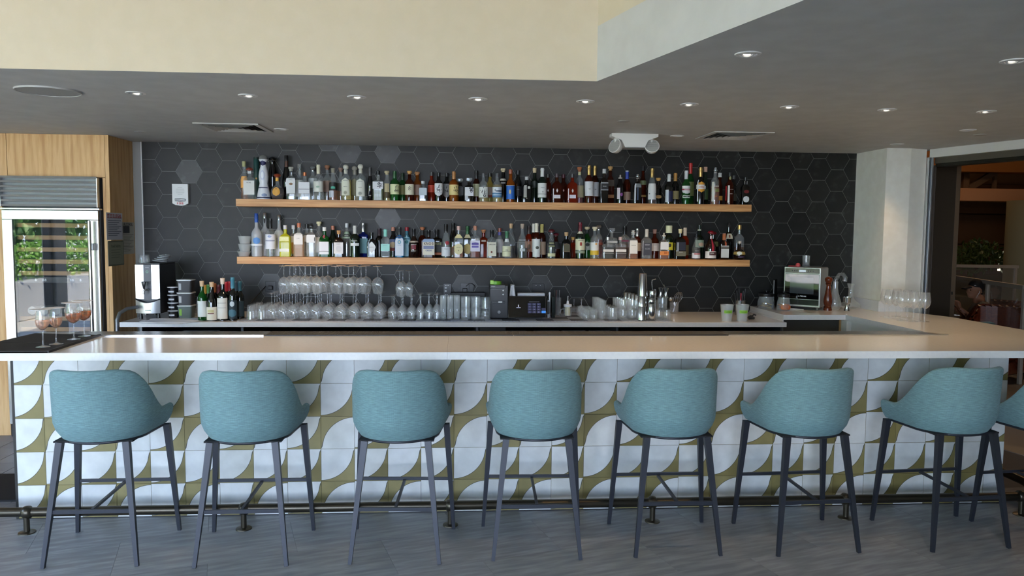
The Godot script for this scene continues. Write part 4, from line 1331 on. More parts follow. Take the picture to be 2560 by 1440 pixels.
		["dark bottle with pink-white strip label and purple seal", 1551, 437, 18, 0, "std", "black", "spout", "b0a8a0", [[470, 498, 26, "dccfd6", "r", -38], [482, 491, 22, "8d4f98", "o", 14]]],
		["dark bottle with a blue capsule and low beige label", 1568, 426.7, 19, 1, "std", "dark", "foil", "1f3fa8", [[480, 500, 74, "9a7f6c"], [426.8, 431, 90, "c9ccd8"]]],
		["cut-glass decanter with silver tiered stopper and white-blue facets", 1594, 435, 20.5, 0, "flare", "smoke", "knob", "silver", [[459, 504, 16, "d9dee4", "r", -45], [470, 500, 12, "34425c", "r", 0], [459, 469, 40, "6f7478", "r", 15]]],
		["tall bottle with black cap and gold-green band in the back row", 1608, 414.6, 17, 1, "wine", "dark", "screw", "222326", [[452, 462, 60, "5f6c4a"], [488, 493, 70, "9a7636"]]],
		["dark bottle with tall torn-edge white label and gold capsule", 1631, 421, 20, 0, "slope", "clear+dark@0.5", "foil", "gold", [[459, 499, 84, "e2e3e1"], [484, 486, 10, "2a2b30", "r", -50], [484, 486, 10, "2a2b30", "r", 50]]],
		["short dark bottle with tan oval label and gold-topped cork", 1646, 445, 16, 1, "squat", "black", "tcork", "c69a52", [[488, 496.5, 70, "ad8850", "o"]]],
		["dark wine-shaped bottle with white capsule and white-blue strip label", 1673, 435, 20, 0, "wine", "pinot", "foil", "dcdcd6", [[475, 506, 26, "d3dbe4", "r", -42], [478, 504, 44, "23284a", "r", 28]]],
		["dark wine-shaped bottle with gold capsule and olive-tan label", 1689, 433, 19, 1, "wine", "pinot", "foil", "b8863c", [[477.5, 498.5, 75, "8f8458"]]],
		["green bottle with white cap, white shield label and red lettering", 1716, 426.7, 20, 0, "wine", "green", "foil", "d6d9dc", [[465, 484.5, 84, "e8e6e6", "s"], [472, 476, 84, "a33a4c"], [489, 495, 62, "d8d8d4"], [490.5, 493.5, 52, "1e2420"]], [["t", "PERNOD", 474, 0.0095, "e8d9dc"], ["t", "PARIS", 492, 0.0055, "dadada"]]],
		["tall green bottle with red wax capsule and olive label in the back row", 1727, 408, 18, 1, "wine", "green", "foil", "c01f1f", [[455, 490, 75, "66703c"]]],
		["dark amaro bottle with gold cap and lemon-shaped yellow and white label", 1752, 418.75, 21, 0, "wine", "black", "foil", "gold", [[454, 481.5, 72, "d99a2c", "o"], [462, 473, 80, "e8e6df"], [450, 504, 8, "dfe2e4", "r", -52]], [["t", "AVERNA", 468, 0.0095, "a62a2a"]]],
		["dark bottle with pinkish top and green lower label in the back row", 1764, 417.5, 16, 1, "wine", "bottle", "screw", "c7a08c", [[473, 499, 75, "35502a"]]],
		["bottle of amber liqueur with bold white lettering and silver cap", 1788.75, 418, 21, 0, "std", "clear+amber@0.5", "knob", "silver", [[455, 504, 18, "e0dfd8", "r", -44], [472, 480, 34, "8a9058", "r", 20]], [["t", "TOBACO", 466, 0.010, "d9d4cc"], ["t", "HOT", 491, 0.008, "d98a4a"]]],
		["dark bottle with orange lower label and white neck in the back row", 1800, 432.5, 15, 1, "wine", "dark", "screw", "c6c8c6", [[490, 501, 75, "c9922c"]]],
		["deep red amaro bottle with black cap and white vertical lettering", 1825, 431, 21.5, 0, "std", "dark", "screw", "1d1c1b", [[441, 450, 40, "8a8a5c", "o"], [464, 507, 12, "e6e2d8", "r", -28], [466, 502, 10, "a51f28", "r", -66]], [["t", "RAMAZZOTTI", 474, 0.0055, "c9c5c0"], ["t", "AMARO", 485, 0.006, "c9c5c0"]]],
		["small dark bottle with olive label behind the deep red amaro", 1835, 438, 15, 1, "std", "black", "screw", "2b2b2c", [[485, 503, 75, "3c3a2c"]]],
		["round-shouldered black bottle with white tag on its neck and round white label", 1864, 443, 21, 0, "squat", "black", "screw", "141416", [[475, 484, 40, "6a1418", "o", 4], [490.5, 506.5, 48, "dfe0e0", "o", 2], [453, 461, 60, "d3d4d4", "t", 6]]],
	]

func lower_bottles() -> Array:
	return [
		["frosted vodka bottle with blue neck band and blue bird picture, lower shelf", 640.8, 533.5, 26, 0, "tall", "frost", "screw", "2a4f9e", [[541, 556, 90, "2f5db4"], [593, 610, 40, "5b8fd0", "o", 12], [610, 614, 88, "e6e9ee"]], [["t", "GOOSE", 616, 0.006, "6b6f86"]]],
		["tall frosted vodka bottle with black neck plaque in the back row", 662, 531.7, 24, 1, "tall", "frost", "screw", "silver", [[538, 559, 30, "1a1a1c", "o"], [580, 612, 40, "8d9298", "r", 25]]],
		["clear vodka bottle with black capsule and large white label", 676, 546.6, 25, 0, "std", "clear", "foil", "1c1d20", [[585.5, 622, 86, "e4e7f0"], [600, 603, 60, "9aa0b8"], [588, 594, 22, "8fa0c8", "o"]]],
		["tall frosted vodka bottle with silver cap and engraved trees in the back row", 697.4, 537, 24, 1, "tall", "frost", "screw", "silver", [[545, 560, 24, "8fa3ae", "o"], [576, 594, 80, "b9bcb8"]]],
		["short clear bottle full of bright lemon yellow vodka with white lettering", 713, 563, 27, 0, "squat", "yellow", "screw", "c9c9cc", [[591.5, 603, 70, "dfe2a0", "r", -14], [621.5, 629, 76, "eef0ea", "r", -20]], [["t", "CITRON", 597, 0.012, "f2f3e6"]]],
		["clear bottle with a fruit-coloured label behind the lemon vodka", 733.5, 563, 22, 1, "squat", "clear", "screw", "d2d3d6", [[590, 606, 70, "d8d6d0"], [606, 634, 70, "b07a3c"]]],
		["rectangular bottle of peach liqueur with white label and copper cap", 747, 557.5, 26, 0, "sqsquat", "clear+peach@0.58", "screw", "b46a4c", [[586, 611, 62, "e6e3e2"], [582, 586, 84, "b8b6b2"]], [["t", "LYRE", 596, 0.008, "7d7a80"]]],
		["dark-capped clear bottle mostly hidden behind the peach liqueur", 767, 560, 19, 1, "std", "clear", "screw", "2a2a2c", [[588, 604, 75, "cfd2d4"]]],
		["broad clear bottle with a dark pour stopper and white front label", 778, 558, 23.5, 0, "flstd", "clear", "knob", "26282c", [[587, 606.5, 80, "e4e5e6"], [592, 604, 10, "2a2b2e", "o", 55]]],
		["clear bottle with cream cork stopper behind the broad one", 797.4, 554, 21, 1, "std", "clear", "tcork", "e0dcb8", [[593, 631, 70, "cfd0cc"]]],
		["green gin bottle with white cap, red wax seal and white label", 811, 568, 24, 0, "squat", "green", "screw", "e4e6e4", [[584, 596, 26, "8e1f32", "d", -4], [604, 635.5, 84, "e2e6ec"], [627, 628.5, 84, "4a5256"]]],
		["dark green bottle with copper cap in the back row", 832, 564.4, 24, 1, "slope", "bottle", "screw", "b0705a", []],
		["small brown apothecary bottle with cork and square white label", 847, 576, 24, 0, "squat", "brown", "cork", "b58a5c", [[606, 634, 80, "dfdfe2"], [614, 630, 40, "cfcfd4", "o", 6]], [["t", "MONKEY", 610, 0.006, "8a8a8e"]]],
		["wide clear cylinder bottle with ornate green-white label in the back row", 867, 558, 29, 1, "slope", "clear+smoke@0.45", "screw", "b9bcbe", [[579, 596, 78, "9db29a"], [585, 592, 60, "39423c"]], [["t", "MARTIN", 589, 0.007, "d9ddd6"]]],
		["dark green gin bottle with white capsule and white lettering above a white bar", 887, 564, 25, 0, "std", "bottle", "foil", "d9d8d0", [[607.5, 614.5, 60, "dfe3e6"], [597, 640, 12, "7f8f86", "r", -58]], [["t", "NOLET'S", 602, 0.0105, "dde2e0"]]],
		["square blue bottle with silver capsule and green leaf label in the back row", 908, 558, 25, 1, "sqsquat", "navy", "foil", "silver", [[597, 622, 60, "7c9a3c", "d"], [596, 633, 55, "5c8f96", "r", 20]]],
		["black apothecary bottle with a large white diamond label", 929, 581, 23, 0, "squat", "black", "screw", "1c1d1f", [[603.5, 632, 74, "e6e6e4", "d", 4], [596, 640, 13, "8d9aa6", "r", -40]], [["t", "HENDRICK'S", 617.5, 0.0055, "4a4c4e"]]],
		["black bottle with plum-coloured capsule behind the diamond label", 948, 571, 19, 1, "std", "black", "foil", "3b2a30", []],
		["clear bottle with mint green label and mint capsule", 963.6, 573.6, 23, 0, "squat", "clear", "foil", "8fd3c4", [[610, 627, 88, "a6e0d6"], [628, 640, 70, "5e686e"]], [["t", "GRAY WHALE", 614, 0.005, "6aa59c"]]],
		["bottle with blue and orange round crest label in the back row", 982.7, 568, 19, 1, "std", "black", "screw", "b87a62", [[598, 626, 70, "5a6488"], [604, 620, 50, "c9b08c", "o"], [620, 627, 70, "7a2a26"]]],
		["sky blue square gin bottle with tall white portrait label", 998.8, 568, 23.5, 0, "flstd", "blue", "foil", "2a2d33", [[590.5, 639, 66, "e0e4ea", "a"], [589.5, 593, 70, "232a4a", "a"], [600, 610, 22, "5aa0c0", "o"], [602, 608, 12, "d8d4c0", "o"]], [["t", "BOMBAY", 596.5, 0.006, "3c4f86"], ["t", "SAPPHIRE", 612.5, 0.005, "4a62a6"]]],
		["pale aqua bottle with red cap behind the sky blue one", 1017, 568, 20, 1, "std", "aqua", "screw", "a81f2f", [[588, 640, 60, "a9d3dc", "a"], [600, 609, 24, "3f8c96", "o"]]],
		["dark bourbon bottle with bell-shaped shoulders, black cap and white-red lettering", 1034.7, 571.7, 27, 0, "bell", "brown", "foil", "17171a", [[611, 623, 26, "7a2836"], [602, 606, 84, "b8a894"]], [["t", "JIM BEAM", 611, 0.008, "dad6d0"], ["t", "BLACK", 627, 0.010, "e0dcd6"]]],
		["bottle with copper stopper and dark neck label in the back row", 1056, 568, 20, 1, "std", "dark", "tcork", "b5714a", [[575, 588, 75, "2a2c2c"]]],
		["broad square bourbon bottle with cream newspaper-style label and black cap", 1072, 575, 31, 0, "sqsquat", "dark", "foil", "141416", [[597, 637, 82, "ddd6c2"], [597, 605, 82, "8fa4c4"], [614, 622, 60, "7a80a0"]], [["t", "KNOB", 609, 0.024, "5a4a40"], ["t", "CREEK", 626, 0.014, "4b5a86"]]],
		["dark square rye bottle with black label and orange strip in the back row", 1092, 573.6, 26, 1, "sqsquat", "smoke", "foil", "17181a", [[604, 630, 84, "252a24"], [631, 637, 84, "b9683a"]], [["t", "KNOB", 609, 0.022, "8f9a5a"]]],
		["sloping clear-green bottle with black foil and ruled white label", 1115, 560, 22, 0, "slope", "clear", "foil", "131416", [[617, 640, 86, "e3e5e8"], [602, 612, 26, "a83a44", "o", 18]], [["t", "COGNAC", 622, 0.006, "6c6e72"]]],
		["sloping dark bottle with orange medal label behind the ruled white one", 1133, 557.6, 22, 1, "slope", "smoke", "foil", "17181a", [[615, 622, 26, "d0a050", "o", 10], [618, 637, 70, "8f7458"]]],
		["bourbon bottle with cream oval label, cream neck seal and pinkish cap", 1146.6, 565, 24, 0, "squat", "clear+amber@0.3", "screw", "c9a59a", [[586, 595, 60, "dfcf96"], [608.5, 636.5, 66, "e2d7a6", "o"]], [["t", "MICHTER'S", 618, 0.0055, "6a5c34"], ["t", "&", 626, 0.010, "5c5030"]]],
		["rye bottle with tan oval label and green neck in the back row", 1168.7, 565, 20, 1, "squat", "bottle", "foil", "31643c", [[586, 595, 60, "c2b88c"], [608.5, 636, 66, "b5a25c", "o"]]],
		["rectangular bottle of red-amber whiskey with white label and purple print", 1188, 564.4, 25, 0, "sqsquat", "clear+red@0.42", "cork", "b9806a", [[601, 628.5, 84, "dcd8e6"], [606, 612, 46, "5a4a9c", "a"], [614, 619, 44, "6b5cb0"]]],
		["bottle of red spirit with wide copper stopper in the back row", 1209, 574, 23, 1, "squat", "red", "tcork", "b47a52", [[600, 604, 30, "c9c4bc"]]],
		["tapered bourbon bottle with tall cream keyhole label and black cap", 1230, 574.8, 27, 0, "flare", "clear+dark@0.42", "foil", "17191b", [[605.5, 640, 54, "e0dac4"], [627, 632, 9, "6b2a1c", "a", -4], [604, 644, 7, "dfe2e2", "r", -66]], [["t", "LARCENY", 611, 0.011, "3f3a30"]]],
		["wide bottle with purple neck, red-brown cap and white label in the back row", 1249, 570, 25, 1, "bell", "clear+dark@0.4", "screw", "8c4a3c", [[577, 588, 80, "5a5a9c"], [598, 631, 80, "b9b5b2"]]],
		["short rye bottle with green cap and cream ruled label", 1267, 578, 22, 0, "bell", "clear", "foil", "3f7a58", [[615, 641, 84, "dedcba"], [597, 605, 50, "d8dcd8"], [628, 629, 84, "7a7a58"]], [["t", "RYE", 625, 0.010, "4a4a30"]]],
		["wide clear bottle with cork top in the back row", 1278, 559, 27, 1, "cone", "clear+smoke@0.35", "cork", "c9a884", []],
		["tapered clear bottle with etched wings and white block lettering", 1306, 559.5, 26.5, 0, "bell", "clear+smoke@0.30", "cork", "a89a8c", [[621, 628, 30, "c9cccc"]], [["t", "ANGEL'S ENVY", 600, 0.0075, "d9dcdc"]]],
		["red-brown whiskey bottle with a copper picture label and dark capsule", 1322.6, 564, 20, 1, "std", "red", "foil", "2c2124", [[603, 629, 82, "a87458"], [610, 624, 20, "5a4230", "o"]]],
		["bottle with white neck wrap behind the tall white label", 1334.5, 559, 18, 1, "std", "dark", "foil", "dcd8cc", [[598, 630, 70, "c9c4b8"]]],
		["slim bottle with full white label and dark leaf emblem and cream top", 1341.7, 558, 19, 0, "std", "dark", "foil", "e6ddc8", [[597.5, 642, 86, "e6e8e2"], [615, 622.5, 26, "4a4e48", "o", 8]]],
		["dark bottle with yellow-gold foil and beige medal label in the back row", 1355, 560, 20, 1, "std", "dark", "foil", "c9bd70", [[604, 636, 80, "b8a088"]]],
		["dark bourbon bottle with gold lettering, small cream label and maroon mushroom cap", 1379, 573, 22, 0, "bell", "clear+smoke@0.58", "mush", "5c1f24", [[633, 641, 60, "ddd8ac"]], [["t", "BASIL", 608, 0.013, "c2bd86"], ["t", "HAYDEN", 615, 0.012, "c2bd86"]]],
		["dark red bottle with maroon cap in the back row", 1390, 582, 23, 1, "bell", "dark", "mush", "5a1d26", [[604, 622, 60, "3c3a3a"]]],
		["short dark bottle with brown arched label, fluted base and pale cork", 1416, 580.5, 21, 0, "squat", "black", "cork", "c9a478", [[608, 630, 54, "6b5238", "a"], [610, 628, 44, "4f4a30", "a"]]],
		["small bottle of orange-red liqueur with cork in the back row", 1432, 592.7, 19, 1, "squat", "red", "cork", "b9924e", []],
		["green-black whiskey bottle with cream label, red emblem and maroon capsule", 1451, 555.7, 23, 0, "std", "bottle", "foil", "6b1626", [[569, 584, 80, "d8d0b4"], [597.5, 625, 86, "e3dfbc"], [605, 614, 13, "9c3a2c", "a", 2], [626, 633, 86, "8f9a86"]], [["t", "JAMESON", 601, 0.0085, "5a5040"]]],
		["green bottle with grey-green label, black neck and cream stopper in the back row", 1468, 567, 21, 1, "std", "green", "tcork", "d6c6a0", [[574, 584, 80, "1c1e1c"], [606, 625, 84, "9aa39a"], [607, 616, 26, "2b3430", "o"]]],
		["clear bottle with white label fading into a yellow lower band, cream stopper", 1487, 567, 21, 0, "std", "clear+straw@0.05", "tcork", "dccfae", [[606, 626, 86, "e6e5e0"], [626, 637, 86, "dcb93c"], [607, 612, 12, "d69a3c", "o", 12]]],
		["bottle of red-amber spirit with clear glass stopper in the back row", 1497, 562, 20, 1, "std", "clear+red@0.55", "orb", "silver", [[606, 612, 80, "8a4a3a"]]],
		["cube-shaped decanter with white band label and silver cap, first of the pair", 1519.8, 592.7, 28, 0, "sqsquat", "clear+smoke@0.55", "screw", "silver", [[623, 629.5, 88, "dedbd4"], [632, 633, 88, "c9c7c2"]]],
		["wide square bottle with clear stopper and narrow white band in the back row", 1529.7, 569.8, 27, 1, "sqsquat", "clear+smoke@0.55", "block", "glass", [[602, 607.5, 84, "b9b9b4"]]],
		["cube-shaped decanter with white band label and rosy cap, second of the pair", 1551, 592.7, 28, 0, "sqsquat", "clear+dark@0.55", "screw", "c2a6a0", [[623, 629.5, 88, "e0ddd6"], [632, 633, 88, "c9c7c2"]]],
		["deep red bottle with black capsule in the back row beside the cube decanters", 1562, 565, 25, 1, "squat", "clear+dark@0.5", "foil", "17181b", [[600, 604, 60, "6b1f3a"]]],
		["bottle of pale amber spirit with plain white label and small clear stopper", 1583, 574.8, 23, 0, "squat", "clear+amber@0.55", "knob", "c9ccc8", [[601, 634, 62, "e4e2dc"]], [["t", "BALBLAIR", 613, 0.0065, "3f4448"]]],
		["dark bottle with silver capsule and beige label in the back row", 1593.5, 571.7, 20, 1, "std", "dark", "foil", "silver", [[607, 627, 80, "b0a08c"]]],
		["clear bottle with dark slate label and silvery white capsule", 1617, 572.8, 25, 0, "squat", "clear", "foil", "c2bfb6", [[607.5, 638, 70, "3a3d48"], [602, 642, 8, "d3d6da", "r", -66]], [["t", "WHISKEY", 612, 0.008, "b9bcc4"], ["t", "1220", 622, 0.016, "7f848e"]]],
		["dark red bottle with grey-white arched label and brown cork in the back row", 1637, 573.6, 21, 1, "std", "dark", "cork", "8a6a60", [[608, 627, 82, "b9b6b4"]], [["t", "REDBREAST", 612, 0.006, "5a5452"]]],
		["small bottle with thin silver pour spout, white label and orange lower band", 1660, 582, 23, 0, "squat", "clear+amber@0.3", "spout", "c3c0b8", [[605, 624, 72, "dde0e2"], [627.5, 638, 86, "d98a48"], [629, 635, 22, "b9662c", "r", 16]]],
		["tall green bottle with very large cream cap and yellow label in the back row", 1672.7, 564, 23, 1, "std", "bottle", "big", "dfe3bc", [[606, 625, 50, "d3cf3c"], [608, 618, 18, "3c3c1c", "o"]]],
		["black rum bottle with navy label, hour-glass neck and cream stopper", 1701, 572.8, 26, 0, "squat", "black", "cork", "cfc79c", [[605, 626, 70, "1d2233"], [606, 640, 14, "8d97a0", "r", -40], [628, 640, 84, "6a6a58"]], [["t", "RHUM", 630, 0.008, "c9ccd0"]]],
		["red bottle with cream foil and olive label in the back row", 1713, 569, 20, 1, "std", "red", "foil", "cdbba6", [[612, 638, 76, "5c5438"]]],
		["short spirit bottle with dark spout and grey, white and red label", 1741, 586.7, 21, 0, "bell", "clear+dark@0.15", "spout", "26282a", [[619, 632, 84, "4a4a48"], [632, 645, 84, "d6d6d8"], [633, 636, 50, "a84a48", "r", 10]], [["t", "BRANDY", 627, 0.007, "c9cac8"]]],
		["tall green bottle with white ring and ornate green label in the back row", 1749, 562.5, 22, 1, "wine", "bottle", "screw", "1d2a22", [[572, 577, 90, "d3d4bc"], [600, 618, 70, "8fa08a"], [606, 616, 40, "c9a890", "o", 14]]],
		["round dark liqueur bottle with red seal, red ribbon and white label", 1777.5, 576.7, 28, 0, "bell", "brown", "mush", "8c1524", [[589, 597, 40, "e0d4d6"], [597, 628, 13, "a51c30", "r", 8], [628, 645, 78, "e6e0da"], [630, 638, 40, "4a1f22", "r", 12]], [["t", "GRAND", 633, 0.008, "e0d6d0"]]],
		["dark bottle with red cap behind the red-ribbon liqueur", 1784, 579, 23, 1, "squat", "smoke", "mush", "7a1420", [[604, 616, 60, "5f5a30"]]],
		["square brown liqueur bottle with copper-orange cap, ribbon and white label", 1811, 583.75, 22, 0, "sqsquat", "brown", "foil", "b8683c", [[614, 644, 70, "dfdcd4"], [616, 622, 70, "6b6258"], [595, 614, 12, "a8502c", "r", 8]]],
		["tall black liqueur bottle with cream shield neck label in the back row", 1822.5, 556.7, 21, 1, "sqstd", "black", "screw", "1b1b1e", [[584, 597, 52, "cfc6ac"], [587, 594, 12, "8a4a34"]]],
		["tall clear faceted bottle of amber liqueur with gold cap in the back row", 1849, 562.5, 24, 1, "flare", "clear+amber@0.35", "screw", "gold", []],
		["round globe-shaped dark liqueur bottle with a gold band", 1849, 602.5, 30, 0, "ball", "brown", "screw", "c9b8a8", [[629, 636, 92, "b99a52"], [628, 637, 26, "e0dcc8", "o", -18], [640, 644, 40, "4a3450", "o", 6]]],
	]

func build_bottles() -> void:
	for d in upper_bottles():
		bottle(d, 2.0202, -2.2335, -2.352, "bottles on the upper shelf")
	for d in lower_bottles():
		bottle(d, 1.5155, -2.2335, -2.352, "bottles on the lower shelf")

# ---------- glassware ----------
func glass_shell(outer: Array, t: float, up := true) -> Array:
	# closed wall: outer line then inner line back
	var p := []
	for q in outer: p.append(q)
	for i in range(outer.size() - 1, -1, -1):
		var q: Vector2 = outer[i]
		p.append(Vector2(maxf(q.x - t, 0.0), q.y + (0.0 if i > 0 else t)))
	return p

func flipped(p: Array, H: float) -> Array:
	var r := []
	for q in p: r.append(Vector2(q.x, H - q.y))
	return r

# stemware: R bowl radius, H height, stem share, rim share; upside down when inv
func make_wine_glass(called: String, label: String, group: String, H: float, R: float, foot: float, inv: bool, stem := 0.42, rim := 0.78) -> Node3D:
	var o := thing(called, label, "wine glass", Vector3.ZERO, 0.0, group)
	var gm := pane("e6edf0", 0.07, 0.02)
	var ys := H * stem
	var bowl := [Vector2(0.004, ys), Vector2(R * 0.35, ys + H * 0.022), Vector2(R * 0.72, ys + H * 0.085), Vector2(R * 0.94, ys + H * 0.17), Vector2(R, ys + H * 0.25), Vector2(R * 0.97, ys + H * 0.34), Vector2(R * lerpf(rim, 1.0, 0.45), lerpf(ys, H, 0.80)), Vector2(R * rim, H)]
	var bw := glass_shell(bowl, 0.0012)
	var st := [Vector2(0.0075, 0.008), Vector2(0.0045, 0.02), Vector2(0.0034, ys * 0.5), Vector2(0.0042, ys * 0.9), Vector2(0.0065, ys + 0.001)]
	var ft := [Vector2(0.0, 0.0), Vector2(foot, 0.0), Vector2(foot, 0.0016), Vector2(foot * 0.6, 0.0035), Vector2(0.0085, 0.008), Vector2(0.0, 0.0085)]
	if inv:
		bw = flipped(bw, H)
		st = flipped(st, H)
		ft = flipped(ft, H)
	part("bowl", MB.new().lathe(bw, 26, 2.0, 1.0, Vector3.ZERO, 0.5).done(), gm, o)
	part("stem", MB.new().lathe(st, 10).done(), gm, o)
	part("foot", MB.new().lathe(ft, 24).done(), gm, o)
	return o

func make_tumbler(called: String, label: String, group: String, H: float, r0: float, r1: float, inv := false, base := 0.012, cat := "glass") -> Node3D:
	var o := thing(called, label, cat, Vector3.ZERO, 0.0, group)
	var p := [Vector2(0, 0), Vector2(r0 * 0.92, 0), Vector2(r0, 0.003), Vector2(lerpf(r0, r1, 0.5), H * 0.5), Vector2(r1, H), Vector2(r1 - 0.002, H), Vector2(lerpf(r0, r1, 0.5) - 0.0022, H * 0.5), Vector2(r0 - 0.0035, base), Vector2(0, base * 0.92)]
	if inv: p = flipped(p, H)
	part("wall", MB.new().lathe(p, 22).done(), pane("e4ecef", 0.09, 0.02), o)
	return o

func grid_of(proto: Node3D, first: Vector3, spots: Array, labels := []) -> void:
	for i in spots.size():
		var o: Node3D = proto if i == 0 else copy(proto, Vector3.ZERO, 0)
		o.position = spots[i]
		if i < labels.size(): o.set_meta("label", labels[i])

func build_glassware() -> void:
	rng.seed = 31
	var fz := -1.755
	# lower tier, upside down on the mat
	var H1 := at_z(850, 733.5, fz).y - BACK_Y - 0.006
	var by := BACK_Y + 0.006
	var groups := [
		["upside-down wine glass in the lower stack tier beside the stemless glasses", [680, 705.5, 732, 760, 788], 0.0435, 0.038, 0.092, H1, 4],
		["large upside-down wine glass in the middle of the lower stack tier", [818, 851, 883, 915, 947], 0.0500, 0.041, 0.104, H1, 3],
		["small upside-down wine glass of the lower tier beside the large ones", [981, 1004, 1027], 0.0370, 0.036, 0.080, H1 * 0.90, 3],
		["small upside-down wine glass of the lower tier beside the highball glasses", [1050, 1071, 1091], 0.0345, 0.034, 0.074, H1 * 0.985, 3]]
	for g in groups:
		var proto := make_wine_glass("wine_glass", g[0], "stacked wine glasses on the back counter", g[5], g[2], g[3], true, 0.44, 0.80)
		var pts := []
		for k in g[6]:
			for px in g[1]:
				var p := at_z(px, 790, fz)
				pts.append(Vector3(p.x + rng.randf_range(-0.003, 0.003) + (0.004 if k % 2 else 0.0), by, fz - 0.001 * k - g[4] * k))
		grid_of(proto, Vector3.ZERO, pts)
	# upper tier on the feet of the lower one
	var y2 := by + H1 + 0.0008
	var H2 := at_z(850, 665.5, fz).y - y2
	var tops := [["upside-down balloon wine glass of the upper tier above the first stack", [709, 734.5, 762, 792], 0.0480, 3, 0.06], ["upside-down balloon wine glass of the upper tier above the large glasses", [839, 871, 902.5, 944], 0.0510, 2, 0.10]]
	for g in tops:
		var proto := make_wine_glass("wine_glass", g[0], "stacked wine glasses on the back counter", H2, g[2], 0.040, true, 0.40, 0.72)
		var pts := []
		for k in g[3]:
			for i in g[1].size():
				if k > 0 and i == 3 and g[3] == 2: continue
				var p := at_z(g[1][i], 700, fz)
				pts.append(Vector3(p.x + k * 0.028, y2, fz - 0.10 * k - 0.012))
		grid_of(proto, Vector3.ZERO, pts)
	var pr := make_wine_glass("wine_glass", "narrow upside-down wine glass standing alone on the upper tier", "stacked wine glasses on the back counter", H2 * 0.94, 0.036, 0.035, true, 0.44, 0.7)
	grid_of(pr, Vector3.ZERO, [Vector3(at_z(999, 700, fz).x, by + H1 * 0.9 + 0.0008, fz - 0.012), Vector3(at_z(1022.5, 700, fz).x, by + H1 * 0.9 + 0.0008, fz - 0.016), Vector3(at_z(999, 700, fz).x + 0.02, by + H1 * 0.9 + 0.0008, fz - 0.10)])
	# stemless glasses next to the wine bottles
	var sl := make_tumbler("stemless_glass", "upside-down stemless wine glass between the wine bottles and stacked stemware", "stemless glasses", 0.118, 0.028, 0.040, true)
	var pts := []
	for k in 4:
		for px in [627, 654]:
			pts.append(Vector3(at_z(px, 790, fz).x + 0.002 * k, by, fz - 0.004 - 0.088 * k))
	grid_of(sl, Vector3.ZERO, pts)
	# highball glasses
	var hb := make_tumbler("highball_glass", "tall straight highball glass standing between stemware and rocks glasses", "highball glasses in the middle", at_z(1120, 742, fz).y - by, 0.0265, 0.0282)
	pts = []
	for k in 4:
		for px in [1107.5, 1125, 1142]:
			pts.append(Vector3(at_z(px, 790, fz).x, by, fz - 0.060 * k))
	grid_of(hb, Vector3.ZERO, pts)
	# rocks glasses, two high
	var rh := (at_z(1165, 744, fz).y - by) / 2.0
	var rk := make_tumbler("rocks_glass", "thick-based rocks glass stacked two high beside the receipt printer", "stacked rocks glasses by the printer", rh - 0.001, 0.039, 0.0425, false, 0.02)
	pts = []
	for k in 3:
		for px in [1164, 1189.5]:
			for t in 2:
				pts.append(Vector3(at_z(px, 790, fz + 0.02).x, by + rh * t, fz + 0.02 - 0.09 * k))
	grid_of(rk, Vector3.ZERO, pts)
	var rt := make_tumbler("rocks_glass", "taller rocks glass in the pair touching the receipt printer", "stacked rocks glasses by the printer", rh * 1.04, 0.040, 0.0435, true, 0.02)
	pts = []
	for t in 2: pts.append(Vector3(at_z(1214, 790, fz + 0.03).x, by + rh * 1.05 * t, fz + 0.03))
	grid_of(rt, Vector3.ZERO, pts)
	# right-hand cluster
	var zf := -1.715
	var sets := [
		["jar_glass", "small faceted jar glass in the two files left of the shakers", "jar glasses", 1466, 0.082, 0.029, 0.031, 6, 0.072, zf],
		["jar_glass", "small faceted jar glass in the two files left of the shakers", "jar glasses", 1485, 0.082, 0.029, 0.031, 6, 0.072, zf],
		["highball_glass", "tall highball glass in the file behind the jar glasses", "highball glasses by the shakers", 1506, 0.165, 0.030, 0.032, 6, 0.068, zf - 0.01],
		["lowball_glass", "upside-down low tumbler between highballs and stacked rocks glasses", "lowball glasses", 1532.5, 0.105, 0.037, 0.042, 4, 0.088, zf]]
	var first := {}
	for s in sets:
		for k in s[7]:
			var at := Vector3(at_z(s[3], 795, s[9]).x, by, s[9] - s[8] * k)
			var key: String = s[0] + s[1]
			if not first.has(key):
				first[key] = make_tumbler(s[0], s[1], s[2], s[4], s[5], s[6], s[0] == "lowball_glass")
				first[key].position = at
			else: copy(first[key], at, 0)
	var nn := make_wine_glass("coupe_glass", "small upside-down coupe glass behind the jar glasses", "coupe glasses", 0.135, 0.036, 0.032, true, 0.5, 1.0)
	pts = []
	for k in 4: pts.append(Vector3(at_z(1462, 760, -2.0).x + 0.01 * k, by, -2.18 - 0.07 * (k % 3) + (0.0 if k < 3 else 0.0) ) if k < 3 else Vector3(at_z(1462, 760, -2.0).x - 0.06, by, -2.24))
	grid_of(nn, Vector3.ZERO, pts)
	var rk2 := make_tumbler("rocks_glass", "thick rocks glass stacked two high beside the shaker tins", "stacked rocks glasses by the shakers", 0.083, 0.036, 0.040, false, 0.02)
	pts = []
	for k in 4:
		for px in [1557, 1580]:
			for t in 2: pts.append(Vector3(at_z(px, 795, zf).x, by + 0.084 * t, zf - 0.004 - 0.085 * k))
	grid_of(rk2, Vector3.ZERO, pts)
	# four glasses of rosé with paper lids on the service mat
	var wine := solid_glass("e8a878", 0.12, 0.02, 0.034)
